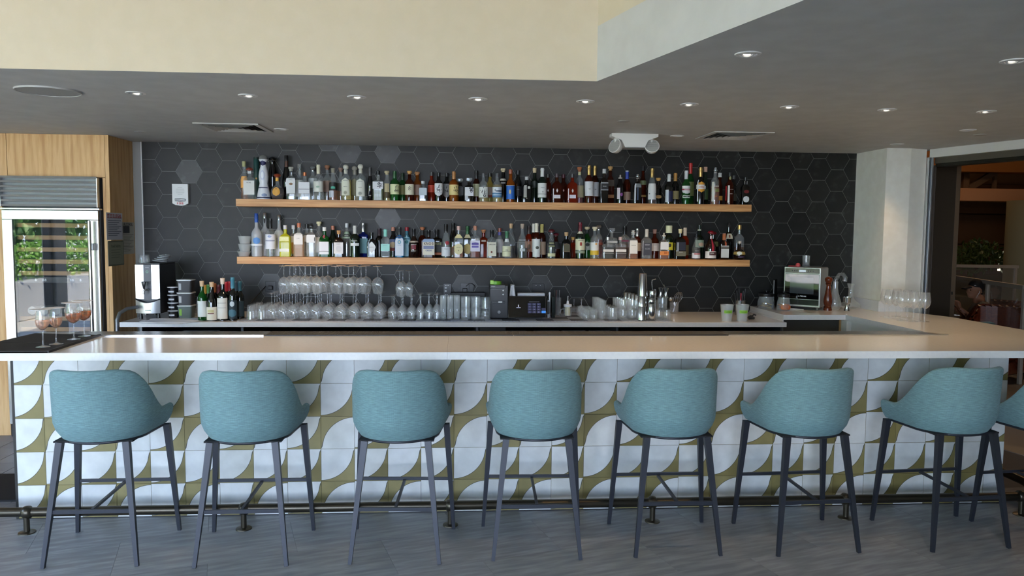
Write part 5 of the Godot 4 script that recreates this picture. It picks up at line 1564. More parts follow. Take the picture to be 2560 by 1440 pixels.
	var labs := [["glass of pale rosé under a round white paper lid, nearest the bar edge", 108, 867, 79.0, "f0bfa0", 0.0365, 0.62], ["glass of pale rosé under a white paper lid, second from the bar edge", 141, 860, 80.0, "efb896", 0.0365, 0.60], ["round-bowled glass of orange-pink rosé under a white paper lid", 185, 848.5, 79.0, "d9803c", 0.0455, 0.60], ["round-bowled glass of orange rosé standing furthest from the bar edge", 211, 841, 76.0, "d9803c", 0.0455, 0.56]]
	var zz := [0.160, 0.050, -0.150, -0.290]
	for i in 4:
		var q: Array = labs[i]
		var base := at_y(q[1], q[2] - 3.0, BAR_Y + 0.008)
		base.z = zz[i]
		base.x = at_z(q[1], q[2], zz[i]).x
		var lid_px: float = [774.0, 770.0, 757.0, 752.0][i]
		var H := at_z(q[1], lid_px, zz[i]).y - BAR_Y - 0.0085
		var o := make_wine_glass("rose_wine_glass", q[0], "rosé glasses on the service mat", H, q[5], 0.037, false, 0.44, 0.80)
		o.position = Vector3(base.x, BAR_Y + 0.0085, base.z)
		var R: float = q[5]
		var ys := H * 0.44
		var lv := H * 0.735
		var pr2 := [Vector2(0, ys + 0.001), Vector2(R * 0.34, ys + H * 0.024), Vector2(R * 0.70, ys + H * 0.088), Vector2(R * 0.92, ys + H * 0.172), Vector2(R * 0.965, ys + H * 0.25), Vector2(R * 0.955, lv), Vector2(0, lv)]
		part("rose_wine", MB.new().lathe(pr2, 26).done(), solid_glass(q[4], 0.18, 0.02, 0.034), o)
		single("paper_lid", MB.new().lathe([Vector2(0, 0.0), Vector2(0.058, 0.0), Vector2(0.058, 0.0016), Vector2(0, 0.0016)], 36).done(), pm("eef0f2", 0.7), ["round white paper lid on the rosé glass nearest the bar edge", "round white paper lid on the second rosé glass", "round white paper lid on the larger orange rosé glass", "round white paper lid on the rearmost rosé glass"][i], "paper lid", o.position + Vector3(-0.006, H, 0.0), 0.0, "paper lids")
	# clean wine glasses on the return worktop
	var clean := make_wine_glass("wine_glass", "clean wine glass standing upright on the return worktop by the column", "clean wine glasses by the column", 0.235, 0.041, 0.037, false, 0.44, 0.76)
	pts = []
	for q in [[2212, 794], [2222, 797], [2239, 799], [2240, 793], [2251, 800.5], [2254, 804], [2266, 797], [2268, 804], [2282, 800], [2283, 806], [2297, 805], [2311, 806.5]]:
		pts.append(at_y(q[0], q[1] - 2.0, BAR_Y))
	grid_of(clean, Vector3.ZERO, pts)

# ---------- back counter and what stands on it ----------
func build_back_counter() -> void:
	var o := thing("back_counter", "white quartz back counter under the bottle shelves", "countertop", Vector3.ZERO)
	part("worktop", bx(-2.694, BACK_Y - 0.0405, WALL_Z, 2.783, BACK_Y, -1.5805, 0.0015), quartz(), o)
	var c := thing("back_cabinet", "dark open cabinet run beneath the back counter", "cabinet", Vector3.ZERO)
	var dk := pm("1a1a1b", 0.6)
	part("back_panel", bx(-2.60, 0.05, WALL_Z, 2.78, 0.967, -2.40), dk, c)
	part("shelf_board", bx(-2.60, 0.845, -2.40, 2.78, 0.865, -1.64), pm("3c3e42", 0.4, 0.4), c)
	part("bottom_board", bx(-2.60, 0.05, -2.40, 2.78, 0.08, -1.64), dk, c)
	for x in [-2.56, -1.76, 0.15, 1.33, 2.75]:
		part("divider", bx(x, 0.08, -2.40, x + 0.02, 0.967, -1.63), pm("55585c", 0.4, 0.5), c)
	part("drawer_front", bx(0.18, 0.872, -1.66, 0.40, 0.962, -1.64, 0.002), pm("2e2d2b", 0.5), c)
	part("cooler_top", bx(1.36, 0.87, -2.30, 2.74, 0.90, -1.62, 0.003), pm("26272a", 0.3, 0.5), c)
	# papers on the shelf
	for q in [[435, 530, "loose white papers on the shelf by the coffee brewer"], [1163, 1232, "stack of white menu sheets under the receipt printer"], [1258, 1322, "stack of white menu sheets under the till"], [1340, 1408, "second stack of white menu sheets right of the till"], [1412, 1475, "stack of white menu sheets under the jar glasses"], [1482, 1548, "last stack of white menu sheets toward the shakers"]]:
		var a := at_z(q[0], 826, -1.70)
		var b := at_z(q[1], 826, -1.70)
		var p := thing("paper_stack", q[2], "papers", Vector3((a.x + b.x) / 2, 0.8655, -1.80), 0.03, "paper stacks under the counter")
		var w := b.x - a.x
		for k in 4:
			part("sheet", bx(-w / 2 + 0.003 * k, 0.008 * k, -0.13, w / 2 - 0.004 * (k % 2), 0.008 * k + 0.0075, 0.13 - 0.002 * k), pm("d6d8dc", 0.7), p)
	single("pipe_rail", MB.new().tube([Vector3(-2.73, 0.0, -1.62), Vector3(-2.73, 1.02, -1.62), Vector3(-2.715, 1.075, -1.64), Vector3(-2.68, 1.105, -1.69), Vector3(-2.64, 1.11, -1.76), Vector3(-2.64, 1.11, -2.3)], 0.014, 12).done(), pm("77797c", 0.35, 0.6), "curved grey tube rail at the end of the back counter", "rail")
	# checkered mat under the glassware
	var m := thing("drainage_mat", "checkered grey interlocking mat under the stacked glassware", "bar mat", Vector3(0, BACK_Y, 0))
	var S := 0.1445
	var n := 25
	var x0 := -1.795
	var tile := bx(0.0005, 0.0, 0.0005, S - 0.0005, 0.0055, S - 0.0005, 0.001)
	for i in n:
		for k in 5:
			var dark := (i + k) % 2 == 1
			part("mat_tile", tile, pm("4a4f58" if dark else "8b939f", 0.6), m, Vector3(x0 + S * i, 0, -1.652 - S * (k + 1)))
	var edge := MB.new()
	var w := x0
	while w < x0 + S * n - 0.001:
		edge.box(Vector3(w, 0, -1.652), Vector3(w + 0.024, 0.004, -1.640))
		edge.box(Vector3(w + 0.006, 0, -1.640), Vector3(w + 0.016, 0.0035, -1.632))
		w += 0.0289
	part("scalloped_edge", edge.done(), pm("a9b0bb", 0.6), m)

func coffee_brewer() -> void:
	var o := thing("coffee_brewer", "stainless steel coffee brewer with a black tap in the corner", "coffee brewer", Vector3(-2.552, BACK_Y, -1.795))
	var steel := pm("b9bcbe", 0.28, 0.85)
	var blk := pm("17181a", 0.3)
	part("body", bx(-0.098, 0.045, -0.36, 0.098, 0.452, -0.004, 0.004), pm("3a3c3f", 0.35, 0.4), o)
	part("lid", bx(-0.094, 0.452, -0.355, 0.100, 0.462, 0.0, 0.003), blk, o)
	for s in [-1.0, 1.0]:
		part("front_panel", bx(s * 0.064 - 0.034, 0.165, -0.004, s * 0.064 + 0.034, 0.45, 0.002, 0.001), steel, o)
	part("control_strip", bx(-0.030, 0.16, -0.004, 0.030, 0.45, 0.0045, 0.001), pm("40444c", 0.35), o)
	part("badge_text", text_mesh("MARCO", 0.006, true), pm("d0d2d4", 0.4), o, Vector3(0, 0.428, 0.0052))
	part("status_ring", MB.new().lathe([Vector2(0.0075, 0.0), Vector2(0.0105, 0.0015), Vector2(0.0075, 0.002)], 20).done(), pm("7fb8a0", 0.3), o, Vector3(0, 0.392, 0.0045), Vector3(PI / 2, 0, 0))
	var bowl := MB.new()
	var arc := []
	for k in 15: arc.append(Vector2(-0.098 + 0.014 * k, 0.172 - 0.028 * sin(PI * k / 14.0)))
	for k in 14:
		var a: Vector2 = arc[k]
		var b: Vector2 = arc[k + 1]
		for j in 2:
			var z0 := 0.003 + 0.028 * sin(PI * k / 14.0)
			var z1 := 0.003 + 0.028 * sin(PI * (k + 1) / 14.0)
			if j == 0: bowl.fquad(Vector3(a.x, 0.05, z0), Vector3(b.x, 0.05, z1), Vector3(b.x, b.y - 0.008, z1), Vector3(a.x, a.y - 0.008, z0), Vector3(0, 0, 1))
			else: bowl.fquad(Vector3(a.x, 0.05, z0), Vector3(b.x, 0.05, z1), Vector3(b.x, 0.05, -0.004), Vector3(a.x, 0.05, -0.004), Vector3(0, -1, 0))
	part("drip_panel", bowl.done(), steel, o)
	var lip := []
	for k in 15: lip.append(Vector3(arc[k].x, arc[k].y - 0.004, 0.004 + 0.028 * sin(PI * k / 14.0)))
	part("shadow_gap_trim", MB.new().tube(lip, 0.005, 8).done(), blk, o)
	part("badge_text", text_mesh("ECOBOILER", 0.006, true), pm("7d9a4c", 0.4), o, Vector3(0.01, 0.075, 0.032))
	var tap := part("tap", MB.new().tube([Vector3(0.012, 0.248, 0.0), Vector3(0.012, 0.248, 0.045), Vector3(0.0, 0.246, 0.052), Vector3(-0.01, 0.238, 0.055), Vector3(-0.012, 0.212, 0.055)], 0.008, 12).done(), pm("aeb1b4", 0.2, 0.9), o)
	part("tap_handle", MB.new().lathe([Vector2(0.006, 0.0), Vector2(0.009, 0.012), Vector2(0.019, 0.058), Vector2(0.017, 0.062), Vector2(0, 0.062)], 16, 2.0, 0.5).done(), blk, tap, Vector3(-0.008, 0.252, 0.054), Vector3(0.08, 0, 0))
	for s in [-1.0, 1.0]:
		for z in [-0.03, -0.33]:
			part("foot", MB.new().lathe([Vector2(0.014, 0.0), Vector2(0.014, 0.01), Vector2(0.010, 0.045)], 14).done(), blk, o, Vector3(s * 0.07, 0, z))
	# things lying on the brewer
	var t := BACK_Y + 0.4625
	var gj := make_tumbler("glass_canister", "upturned clear glass canister on top of the coffee brewer", "", 0.07, 0.038, 0.044, true)
	gj.position = Vector3(-2.60, t, -1.86)
	var coil := []
	for k in 64:
		var a := TAU * k / 15.0
		coil.append(Vector3(0.06 * cos(a) * (1.0 - 0.006 * k) + 0.0009 * k, 0.006 + 0.0009 * k + 0.008 * absf(sin(a * 0.5)), 0.045 * sin(a)))
	single("coiled_cable", MB.new().tube(coil, 0.0042, 8).done(), pm("9aa0a4", 0.5), "grey cable coiled on top of the coffee brewer", "cable", Vector3(-2.505, t, -1.93))

func build_counter_left() -> void:
	coffee_brewer()
	# stacked food containers
	var x := at_z(434, 780, -1.90).x
	for k in 4:
		var c := thing("deli_container", ["lowest of four round black containers stacked by the brewer", "second of four round black containers stacked by the brewer", "third of four round black containers stacked by the brewer", "topmost of four round black containers stacked by the brewer"][k], "container", Vector3(x, BACK_Y + 0.066 * k, -1.90), 0.0, "round black containers")
		part("tub", MB.new().lathe([Vector2(0, 0), Vector2(0.038, 0), Vector2(0.043, 0.058), Vector2(0.041, 0.058), Vector2(0.0, 0.05)], 22).done(), pm("16161a", 0.25), c)
		part("lid", MB.new().lathe([Vector2(0.044, 0.056), Vector2(0.0465, 0.058), Vector2(0.0465, 0.064), Vector2(0.040, 0.0655), Vector2(0, 0.0655)], 22).done(), pm("cfd2d4", 0.35), c)
		part("label", label_patch([[0.9, 0], [1, 1]], 0.044, 0.058, 2.0, 1.0, 0.018, 0.032, 34, -6, "r"), pm("c9cbd0", 0.6), c)
	var xb := at_z(467, 780, -1.93).x
	for k in 3:
		var c := thing("storage_tub", ["bottom clear storage tub with a green label, beside the black containers", "middle grey storage tub of three beside the black containers", "top grey storage tub of three beside the black containers"][k], "container", Vector3(xb, BACK_Y + 0.108 * k, -1.93), 0.0, "rectangular storage tubs")
		part("tub", MB.new().lathe([Vector2(0, 0), Vector2(0.052, 0), Vector2(0.060, 0.098), Vector2(0.057, 0.098), Vector2(0, 0.09)], 28, 7.0, 1.0).done(), pm(["5f6b66", "4a4a4c", "454547"][k], 0.2), c)
		part("lid", MB.new().lathe([Vector2(0.062, 0.097), Vector2(0.064, 0.099), Vector2(0.064, 0.106), Vector2(0.058, 0.1075), Vector2(0, 0.1075)], 28, 7.0, 1.0).done(), pm("c3c6c8", 0.35), c)
		part("label", bx(-0.042, 0.02, 0.0555, -0.022, 0.078, 0.0578), pm(["7fae3c", "a9abac", "a4a6a7"][k], 0.6), c)
	var jug := make_tumbler("measuring_jug", "small clear glass jug with a steel scoop beside the storage tubs", "", 0.075, 0.030, 0.034, false, 0.006, "jug")
	jug.position = at_y(486, 789, BACK_Y)
	part("scoop", MB.new().tube([Vector3(0.012, 0.02, 0), Vector3(0.022, 0.16, -0.02)], [0.012, 0.004], 10).done(), pm("b8babc", 0.25, 0.9), jug)
	# folded cloth hanging slightly over the counter edge
	var cl := MB.new()
	var nx := 18
	var nz := 8
	var P := []
	for i in nx + 1:
		var col := []
		for j in nz + 1:
			var u := float(i) / nx
			var v := float(j) / nz
			var xx := lerpf(-2.53, -2.08, u) + 0.02 * sin(v * 5.0) * (1 - u)
			var zz := lerpf(-1.80, -1.566 - 0.012 * cos(u * 6.0), v) + 0.03 * (1.0 - u) * (1 - v)
			var yy := BACK_Y + 0.004 + 0.004 * sin(u * 9.0 + v * 4.0) + 0.004 * sin(v * 11.0 + u * 3.0)
			if zz > -1.585: yy -= (zz + 1.585) * 0.55
			yy = maxf(yy, BACK_Y + 0.0012) if zz < -1.585 else yy
			col.append(Vector3(xx, yy, zz))
		P.append(col)
	for i in nx:
		for j in nz:
			for t in 2:
				var d := Vector3(0, -0.0011 * t, 0)
				cl.fquad(P[i][j] + d, P[i + 1][j] + d, P[i + 1][j + 1] + d, P[i][j + 1] + d, Vector3.UP if t == 0 else Vector3.DOWN)
	var tw := single("bar_towel", cl.done(), pm("dcdfe4", 0.9), "white cloth lying in front of the coffee brewer over the counter edge", "towel")
	part("care_tag", bx(-2.20, BACK_Y - 0.016, -1.5785, -2.175, BACK_Y - 0.001, -1.5775), pm("eceef0", 0.7), tw)
	# wine bottles
	var wines := [
		["green wine bottle with pale cork, tall white label, first at the brewer end", 504.5, 702, 21.5, 0, "wine", "green", "cork", "cfb08c", [[752, 791, 80, "dfe3de"]]],
		["dark burgundy-shaped bottle with cork and cream label with a brown line", 529, 705, 26, 0, "slope", "pinot", "cork", "d3b08a", [[766.5, 799, 78, "e4dcc8"], [773, 780, 34, "d0c48c", "a"], [781, 784, 34, "7a4a3c"]]],
		["dark broad-shouldered wine bottle with pale cork and large cream label", 556, 695.5, 27, 0, "wine", "pinot", "cork", "dcc6b4", [[744, 796, 66, "e2ddd2"], [756, 757, 50, "8f8a84"], [768, 769, 46, "8f8a84"]]],
		["dark wine bottle with blue-teal capsule and dark illustrated label", 581, 693, 21, 0, "wine", "pinot", "foil", "3f7f92", [[750, 796, 78, "1f3038"], [752, 766, 30, "c2ccd0", "o", 4], [772, 792, 60, "3f6a7a", "o"]]],
		["wine bottle with orange-gold capsule behind the green bottle", 513, 712, 20, 1, "wine", "green", "foil", "c08a34", []],
		["wine bottle with green capsule in the back row of wines", 521, 711, 20, 1, "wine", "pinot", "foil", "3f7a3c", []],
		["wine bottle with copper capsule in the back row of wines", 535.5, 708, 20, 1, "wine", "pinot", "foil", "a8663c", []],
		["wine bottle with maroon capsule in the back row of wines", 546.5, 712, 20, 1, "wine", "pinot", "foil", "5a2028", []],
		["wine bottle with bright red capsule beside the broad cream label", 565.5, 704.5, 20, 1, "wine", "pinot", "foil", "b3202c", []],
		["wine bottle with dark red capsule, second of the red pair", 573.5, 703, 20, 1, "wine", "pinot", "foil", "9c1c28", []],
		["dark wine bottle with grey-blue capsule at the glassware end", 590.5, 703, 20, 1, "wine", "pinot", "foil", "3a4a58", []],
		["dark wine bottle with teal capsule at the glassware end", 599, 703, 21, 1, "wine", "pinot", "foil", "2c5a66", [[752, 790, 70, "20343c"]]]]
	for w in wines: bottle(w, BACK_Y, -1.70, -1.80 if w[1] < 560 else -1.81, "wine bottles on the back counter", "wine_bottle")

func build_counter_middle() -> void:
	var blk := pm("111214", 0.35)
	# wall outlets
	for q in [[664, 704, 690, 729, "black outlet plate with a plug behind the stacked glasses"], [1108.5, 709, 1128.5, 740, "black multi-socket outlet plate with white ports"], [1151, 707.5, 1172.5, 738, "black outlet plate with plugged-in cords"], [1330, 709.5, 1360.5, 730, "blank black wall plate behind the till"]]:
		var a := at_z(q[0], q[3], WALL_Z)
		var b := at_z(q[2], q[1], WALL_Z)
		var o := thing("wall_outlet", q[4], "outlet", Vector3((a.x + b.x) / 2, (a.y + b.y) / 2, WALL_Z), 0.0, "wall outlets")
		var w := b.x - a.x
		var h := b.y - a.y
		part("plate", bx(-w / 2, -h / 2, 0, w / 2, h / 2, 0.008, 0.002), blk, o)
		if q[0] == 1108.5:
			for k in 3: part("port", bx(-0.022 + 0.013 * k, h * 0.32, 0.008, -0.014 + 0.013 * k, h * 0.38, 0.0095), pm("e0e0e0", 0.4), o)
			for k in 2: part("port", bx(-0.024, -h * 0.16 + h * 0.26 * k, 0.008, -0.006, -h * 0.02 + h * 0.26 * k, 0.0095), pm("b9bbbd", 0.4), o)
			for k in 2: part("port", bx(-0.022 + 0.016 * k, -h * 0.42, 0.008, -0.014 + 0.016 * k, -h * 0.36, 0.0095), pm("e0e0e0", 0.4), o)
		elif q[0] == 1330:
			for s in [-1.0, 1.0]: part("screw", MB.new().lathe([Vector2(0, 0.001), Vector2(0.0035, 0.0)], 10).done(), pm("d0d0d0", 0.3, 0.6), o, Vector3(s * 0.02, h * 0.3, 0.009), Vector3(PI / 2, 0, 0))
		else:
			part("plug", bx(-0.02, -h * 0.3, 0.008, 0.022, h * 0.1, 0.04, 0.005), pm("0b0b0c", 0.4), o)
	var cord := []
	for k in 12: cord.append(at_z(1165 + 2.2 * k, 716 - 9.0 * sin(k * 0.28) + k * 0.3, -2.405))
	for k in 8: cord.append(at_z(1186 - 1.0 * k, 712 + 6.0 * k, -2.40))
	single("power_cord", MB.new().tube(cord, 0.003, 8).done(), pm("0a0a0b", 0.5), "black power cord looping from the outlet down behind glasses", "cord")
	var c2 := []
	for k in 10: c2.append(at_z(664 - 4.5 * k, 716 + 5.0 * k, -2.41 + 0.02 * k))
	single("power_cord", MB.new().tube(c2, 0.004, 8).done(), pm("0a0a0b", 0.5), "black power cord from the outlet behind the stacked wine glasses", "cord")
	single("power_strip", bx(-0.16, 0.0, -0.03, 0.16, 0.045, 0.03, 0.008), pm("0c0c0d", 0.4), "black cable box behind the highball glasses", "power strip", at_z(1170, 742, -2.36), 0.0)
	# receipt printer
	var p0 := at_y(1247, 797, BACK_Y)
	var pr := thing("receipt_printer", "black receipt printer with white lettering beside the till", "printer", Vector3(p0.x, BACK_Y + 0.006, -1.90))
	part("body", bx(-0.080, 0.0, -0.10, 0.078, 0.285, 0.095, 0.006), blk, pr)
	part("paper_lid", bx(-0.078, 0.258, -0.09, 0.052, 0.289, 0.0985, 0.004), pm("1b1c1f", 0.3), pr)
	part("paper_slot", bx(-0.070, 0.252, 0.0945, 0.045, 0.256, 0.099), pm("7d8084", 0.3), pr)
	part("cable_clip", bx(-0.058, 0.132, 0.0945, 0.050, 0.150, 0.102, 0.003), pm("2b2d30", 0.3), pr)
	part("price_tag", bx(-0.008, 0.136, 0.102, 0.026, 0.148, 0.1025), pm("dcdcd8", 0.6), pr)
	part("emblem_ring", MB.new().lathe([Vector2(0.0085, 0.0), Vector2(0.0115, 0.001), Vector2(0.0085, 0.0015)], 20).done(), pm("c9cacc", 0.4), pr, Vector3(0, 0.056, 0.0955), Vector3(PI / 2, 0, 0))
	part("emblem", text_mesh("A", 0.010), pm("c9cacc", 0.4), pr, Vector3(0, 0.056, 0.0955))
	part("badge_text", text_mesh("citizen", 0.008), pm("c9cacc", 0.4), pr, Vector3(-0.052, 0.276, 0.0987))
	for k in 2: part("button", MB.new().lathe([Vector2(0, 0.002), Vector2(0.007, 0.0015), Vector2(0.0075, 0)], 14).done(), pm("d0d2d4", 0.4), pr, Vector3(0.034, 0.206 + 0.034 * k, 0.095), Vector3(PI / 2, 0, 0))
	part("base", bx(-0.09, -0.006, -0.11, 0.13, 0.0, 0.12), blk, pr)
	var tp := thing("tape_roll", "bright green tape roll lying on the receipt printer", "tape", Vector3(p0.x - 0.025, BACK_Y + 0.2955, -1.88))
	part("roll", MB.new().lathe([Vector2(0.030, 0.0), Vector2(0.048, 0.0), Vector2(0.048, 0.026), Vector2(0.030, 0.026), Vector2(0.030, 0.0)], 30).done(), pm("6fae2e", 0.45), tp)
	part("loose_end", bx(-0.052, 0.0, 0.02, -0.018, 0.036, 0.046, 0.004), pm("9ccb5a", 0.45), tp)
	# till
	var tl := at_z(1269, 735, -1.86)
	var br := at_z(1366, 787, -1.79)
	var w := (br.x - tl.x)
	var h := 0.190
	var t := thing("till_screen", "black touch-screen till with a keypad on its display", "till", Vector3((tl.x + br.x) / 2, BACK_Y + 0.012, -1.80))
	var tilt := Vector3(-0.22, 0, 0)
	var s := part("housing", bx(-w / 2, 0, -0.016, w / 2, h, 0.0, 0.006), pm("9a9b9d", 0.35, 0.5), t, Vector3.ZERO, tilt)
	part("bezel", bx(-w / 2 + 0.004, 0.004, 0.0, w / 2 - 0.004, h - 0.004, 0.0012), pm("060607", 0.12), s)
	part("stand", bx(-0.10, -0.008, -0.16, 0.12, 0.006, 0.02, 0.003), blk, t)
	part("stand_column", bx(-0.05, 0.0, -0.10, 0.05, 0.13, -0.05, 0.004), blk, t)
	var key := glow("4a4a66", 0.16)
	for r in 4:
		for c in 3:
			var kx := -0.002 + 0.0385 * c + 0.026
			var ky := 0.118 - 0.0225 * r
			var kk := part("screen_key", bx(-0.0165, -0.0095, 0, 0.0165, 0.0095, 0.0006), key, s, Vector3(kx, ky, 0.0013))
			part("digit", text_mesh(["1", "2", "3", "4", "5", "6", "7", "8", "9", "C", "0", "OK"][r * 3 + c], 0.006), glow("c9c9dc", 0.35), kk, Vector3(0, 0, 0.0008))
	part("screen_key", bx(-0.018, -0.0105, 0, 0.018, 0.0105, 0.0006), glow("4a8ee0", 0.55), s, Vector3(0.143, 0.052, 0.0013), Vector3.ZERO, "blue confirm key on the display")
	part("screen_key", bx(-0.018, -0.009, 0, 0.018, 0.009, 0.0006), key, s, Vector3(0.143, 0.075, 0.0013))
	part("screen_caption", bx(-0.045, -0.002, 0, 0.045, 0.002, 0.0006), glow("6a6a78", 0.25), s, Vector3(0.062, 0.139, 0.0013))
	part("screen_bar", bx(-0.018, -0.003, 0, 0.018, 0.003, 0.0006), glow("c0c0d8", 0.45), s, Vector3(-0.073, 0.088, 0.0013))
	part("flame_logo", MB.new().prism(PackedVector2Array([Vector2(-0.004, 0), Vector2(0.004, 0), Vector2(0.006, 0.008), Vector2(0.001, 0.014), Vector2(0.0, 0.024), Vector2(-0.003, 0.012), Vector2(-0.002, 0.007)]), 0.0, 0.0006).done(), glow("d0d0dc", 0.5), s, Vector3(-0.074, 0.096, 0.0013))
	# white customer printer behind the screen
	single("customer_display", bx(-0.12, 0.0, -0.05, 0.12, 0.212, 0.03, 0.006), pm("c9cbd0", 0.4), "grey-white device standing behind the till screen", "display", Vector3(tl.x + 0.215, BACK_Y, -1.99))
	# folded napkins in a holder
	var np := thing("napkin_holder", "bunch of folded white napkins standing behind the till", "napkins", Vector3(at_z(1281, 740, -1.95).x, BACK_Y, -1.95))
	part("cup", MB.new().lathe([Vector2(0, 0), Vector2(0.042, 0), Vector2(0.046, 0.18), Vector2(0.044, 0.18), Vector2(0.04, 0.01), Vector2(0, 0.01)], 20).done(), pm("2a2b2e", 0.4), np)
	rng.seed = 8
	for k in 6: part("napkin", bx(-0.009, 0.10, -0.035, 0.009, 0.286 + rng.randf_range(-0.006, 0.004), 0.035, 0.003), pm("eceded", 0.85), np, Vector3(-0.040 + 0.016 * k, 0, rng.randf_range(-0.006, 0.006)), Vector3(0, rng.randf_range(-0.25, 0.25), 0.05 * (k - 2.5)))
	# tools between the till and the pump jar
	single("menu_holder", bx(-0.014, 0.0, -0.075, 0.014, 0.185, 0.075, 0.003), pm("17211f", 0.2), "dark green glass board standing right of the till", "menu holder", Vector3(at_z(1381, 780, -1.95).x, BACK_Y, -1.95))
	var bo := thing("bottle_opener", "black and steel bar blade hanging beside the till", "bottle opener", Vector3(at_z(1371, 780, -1.84).x, BACK_Y, -1.845))
	part("blade", bx(-0.008, 0.005, -0.002, 0.008, 0.16, 0.002, 0.001), pm("aeb0b2", 0.25, 0.9), bo)
	part("grip", bx(-0.011, 0.04, -0.006, 0.011, 0.15, 0.006, 0.004), blk, bo)
	single("knife", bx(-0.007, 0.0, -0.003, 0.007, 0.225, 0.003, 0.002), pm("d6d7d8", 0.3, 0.5), "white-handled knife leaning beside the till", "knife", Vector3(at_z(1374, 760, -1.9).x, BACK_Y, -1.905))
	var bj := make_tumbler("tool_jar", "tall glass jar holding dark tools between till and pump mug", "", 0.17, 0.035, 0.038, false, 0.008, "jar")
	bj.position = Vector3(at_z(1392, 785, -2.02).x, BACK_Y, -2.02)
	for k in 4: part("tool_handle", MB.new().tube([Vector3(-0.012 + 0.008 * k, 0.015, 0.0), Vector3(-0.02 + 0.014 * k, 0.235, -0.01 + 0.006 * (k % 2))], 0.0045, 8).done(), pm(["1a1a1c", "3c1c1e", "1d1d20", "4a4a4c"][k], 0.4), bj)
	var mg := make_tumbler("handled_mug", "clear handled mug holding a small pump bottle", "", 0.085, 0.036, 0.038, false, 0.01, "mug")
	mg.position = Vector3(at_z(1419, 785, -2.0).x, BACK_Y, -2.0)
	part("handle", MB.new().tube([Vector3(-0.036, 0.07, 0), Vector3(-0.058, 0.066, 0), Vector3(-0.064, 0.042, 0), Vector3(-0.056, 0.018, 0), Vector3(-0.036, 0.014, 0)], 0.0045, 8).done(), pane("e4ecef", 0.2, 0.03), mg)
	var pb := thing("pump_bottle", "small pump dispenser bottle with white collar inside the handled mug", "bottle", mg.position + Vector3(0, 0.0112, 0))
	part("bottle", MB.new().lathe([Vector2(0, 0), Vector2(0.024, 0), Vector2(0.024, 0.06), Vector2(0.02, 0.075), Vector2(0.012, 0.08)], 18).done(), pm("d8d4ae", 0.3), pb)
	part("collar", MB.new().lathe([Vector2(0.034, 0.078), Vector2(0.036, 0.082), Vector2(0.036, 0.098), Vector2(0.012, 0.104), Vector2(0.009, 0.13), Vector2(0, 0.13)], 20).done(), pm("e2e3e3", 0.35), pb)
	part("nozzle", MB.new().tube([Vector3(0, 0.125, 0), Vector3(0, 0.165, 0), Vector3(0.0, 0.172, 0.012)], 0.0045, 8).done(), pm("b9bbbd", 0.3), pb)
	# plastic cups with green stickers
	for q in [[1812, 0], [1850, 1]]:
		var b := at_y(q[0], 801, BACK_Y)
		var c := thing("plastic_cup", ["clear plastic cup with a green sticker beside the black clip", "clear plastic cup with a green sticker nearer the shakers"][1 - q[1]], "cup", Vector3(b.x, BACK_Y, -1.685), 0.0, "plastic cups with green stickers")
		var hh := at_z(q[0], 761.5, -1.685).y - BACK_Y
		part("wall", MB.new().lathe([Vector2(0, 0.004), Vector2(0.040, 0.004), Vector2(0.042, 0), Vector2(0.056, hh - 0.004), Vector2(0.059, hh), Vector2(0.055, hh), Vector2(0.040, 0.008)], 28).done(), pane("d9dfe0", 0.38, 0.15), c)
		part("sticker", label_patch([[0.75, 0], [1, 1]], 0.057, hh, 2.0, 1.0, hh * 0.50, hh * 0.68, 40, -4, "r"), pm("8cc63c", 0.55), c)
		part("lettering", text_mesh("Lemon", 0.011, false, false, 0.0535), pm("3f5a1c", 0.5), c, Vector3(0, hh * 0.59, 0), Vector3(0, -0.07, 0))
	var bc := thing("binder_clip", "black clip lying against the white step of the worktop", "clip", at_y(1880, 799, BACK_Y))
	part("body", MB.new().tube([Vector3(-0.035, 0.014, 0), Vector3(-0.01, 0.022, 0), Vector3(0.02, 0.012, 0.01)], [0.013, 0.020, 0.008], 10).done(), pm("1b1b1c", 0.5), bc)
	part("wing", MB.new().tube([Vector3(0.0, 0.03, 0), Vector3(0.014, 0.045, 0), Vector3(0.034, 0.038, 0)], 0.007, 8).done(), pm("242425", 0.5), bc)

func tin(o: Node3D, called: String, y0: float, y1: float, r0: float, r1: float, off := Vector3.ZERO, tilt := 0.0) -> void:
	var h := y1 - y0
	part(called, MB.new().lathe([Vector2(0, 0), Vector2(r0 * 0.95, 0), Vector2(r0, 0.003), Vector2(r1, h - 0.002), Vector2(r1 * 0.97, h), Vector2(r1 * 0.9, h), Vector2(0, h - 0.004)], 24).done(), pm("d0d2d3", 0.16, 0.95), o, Vector3(0, y0, 0) + off, Vector3(0, 0, tilt))

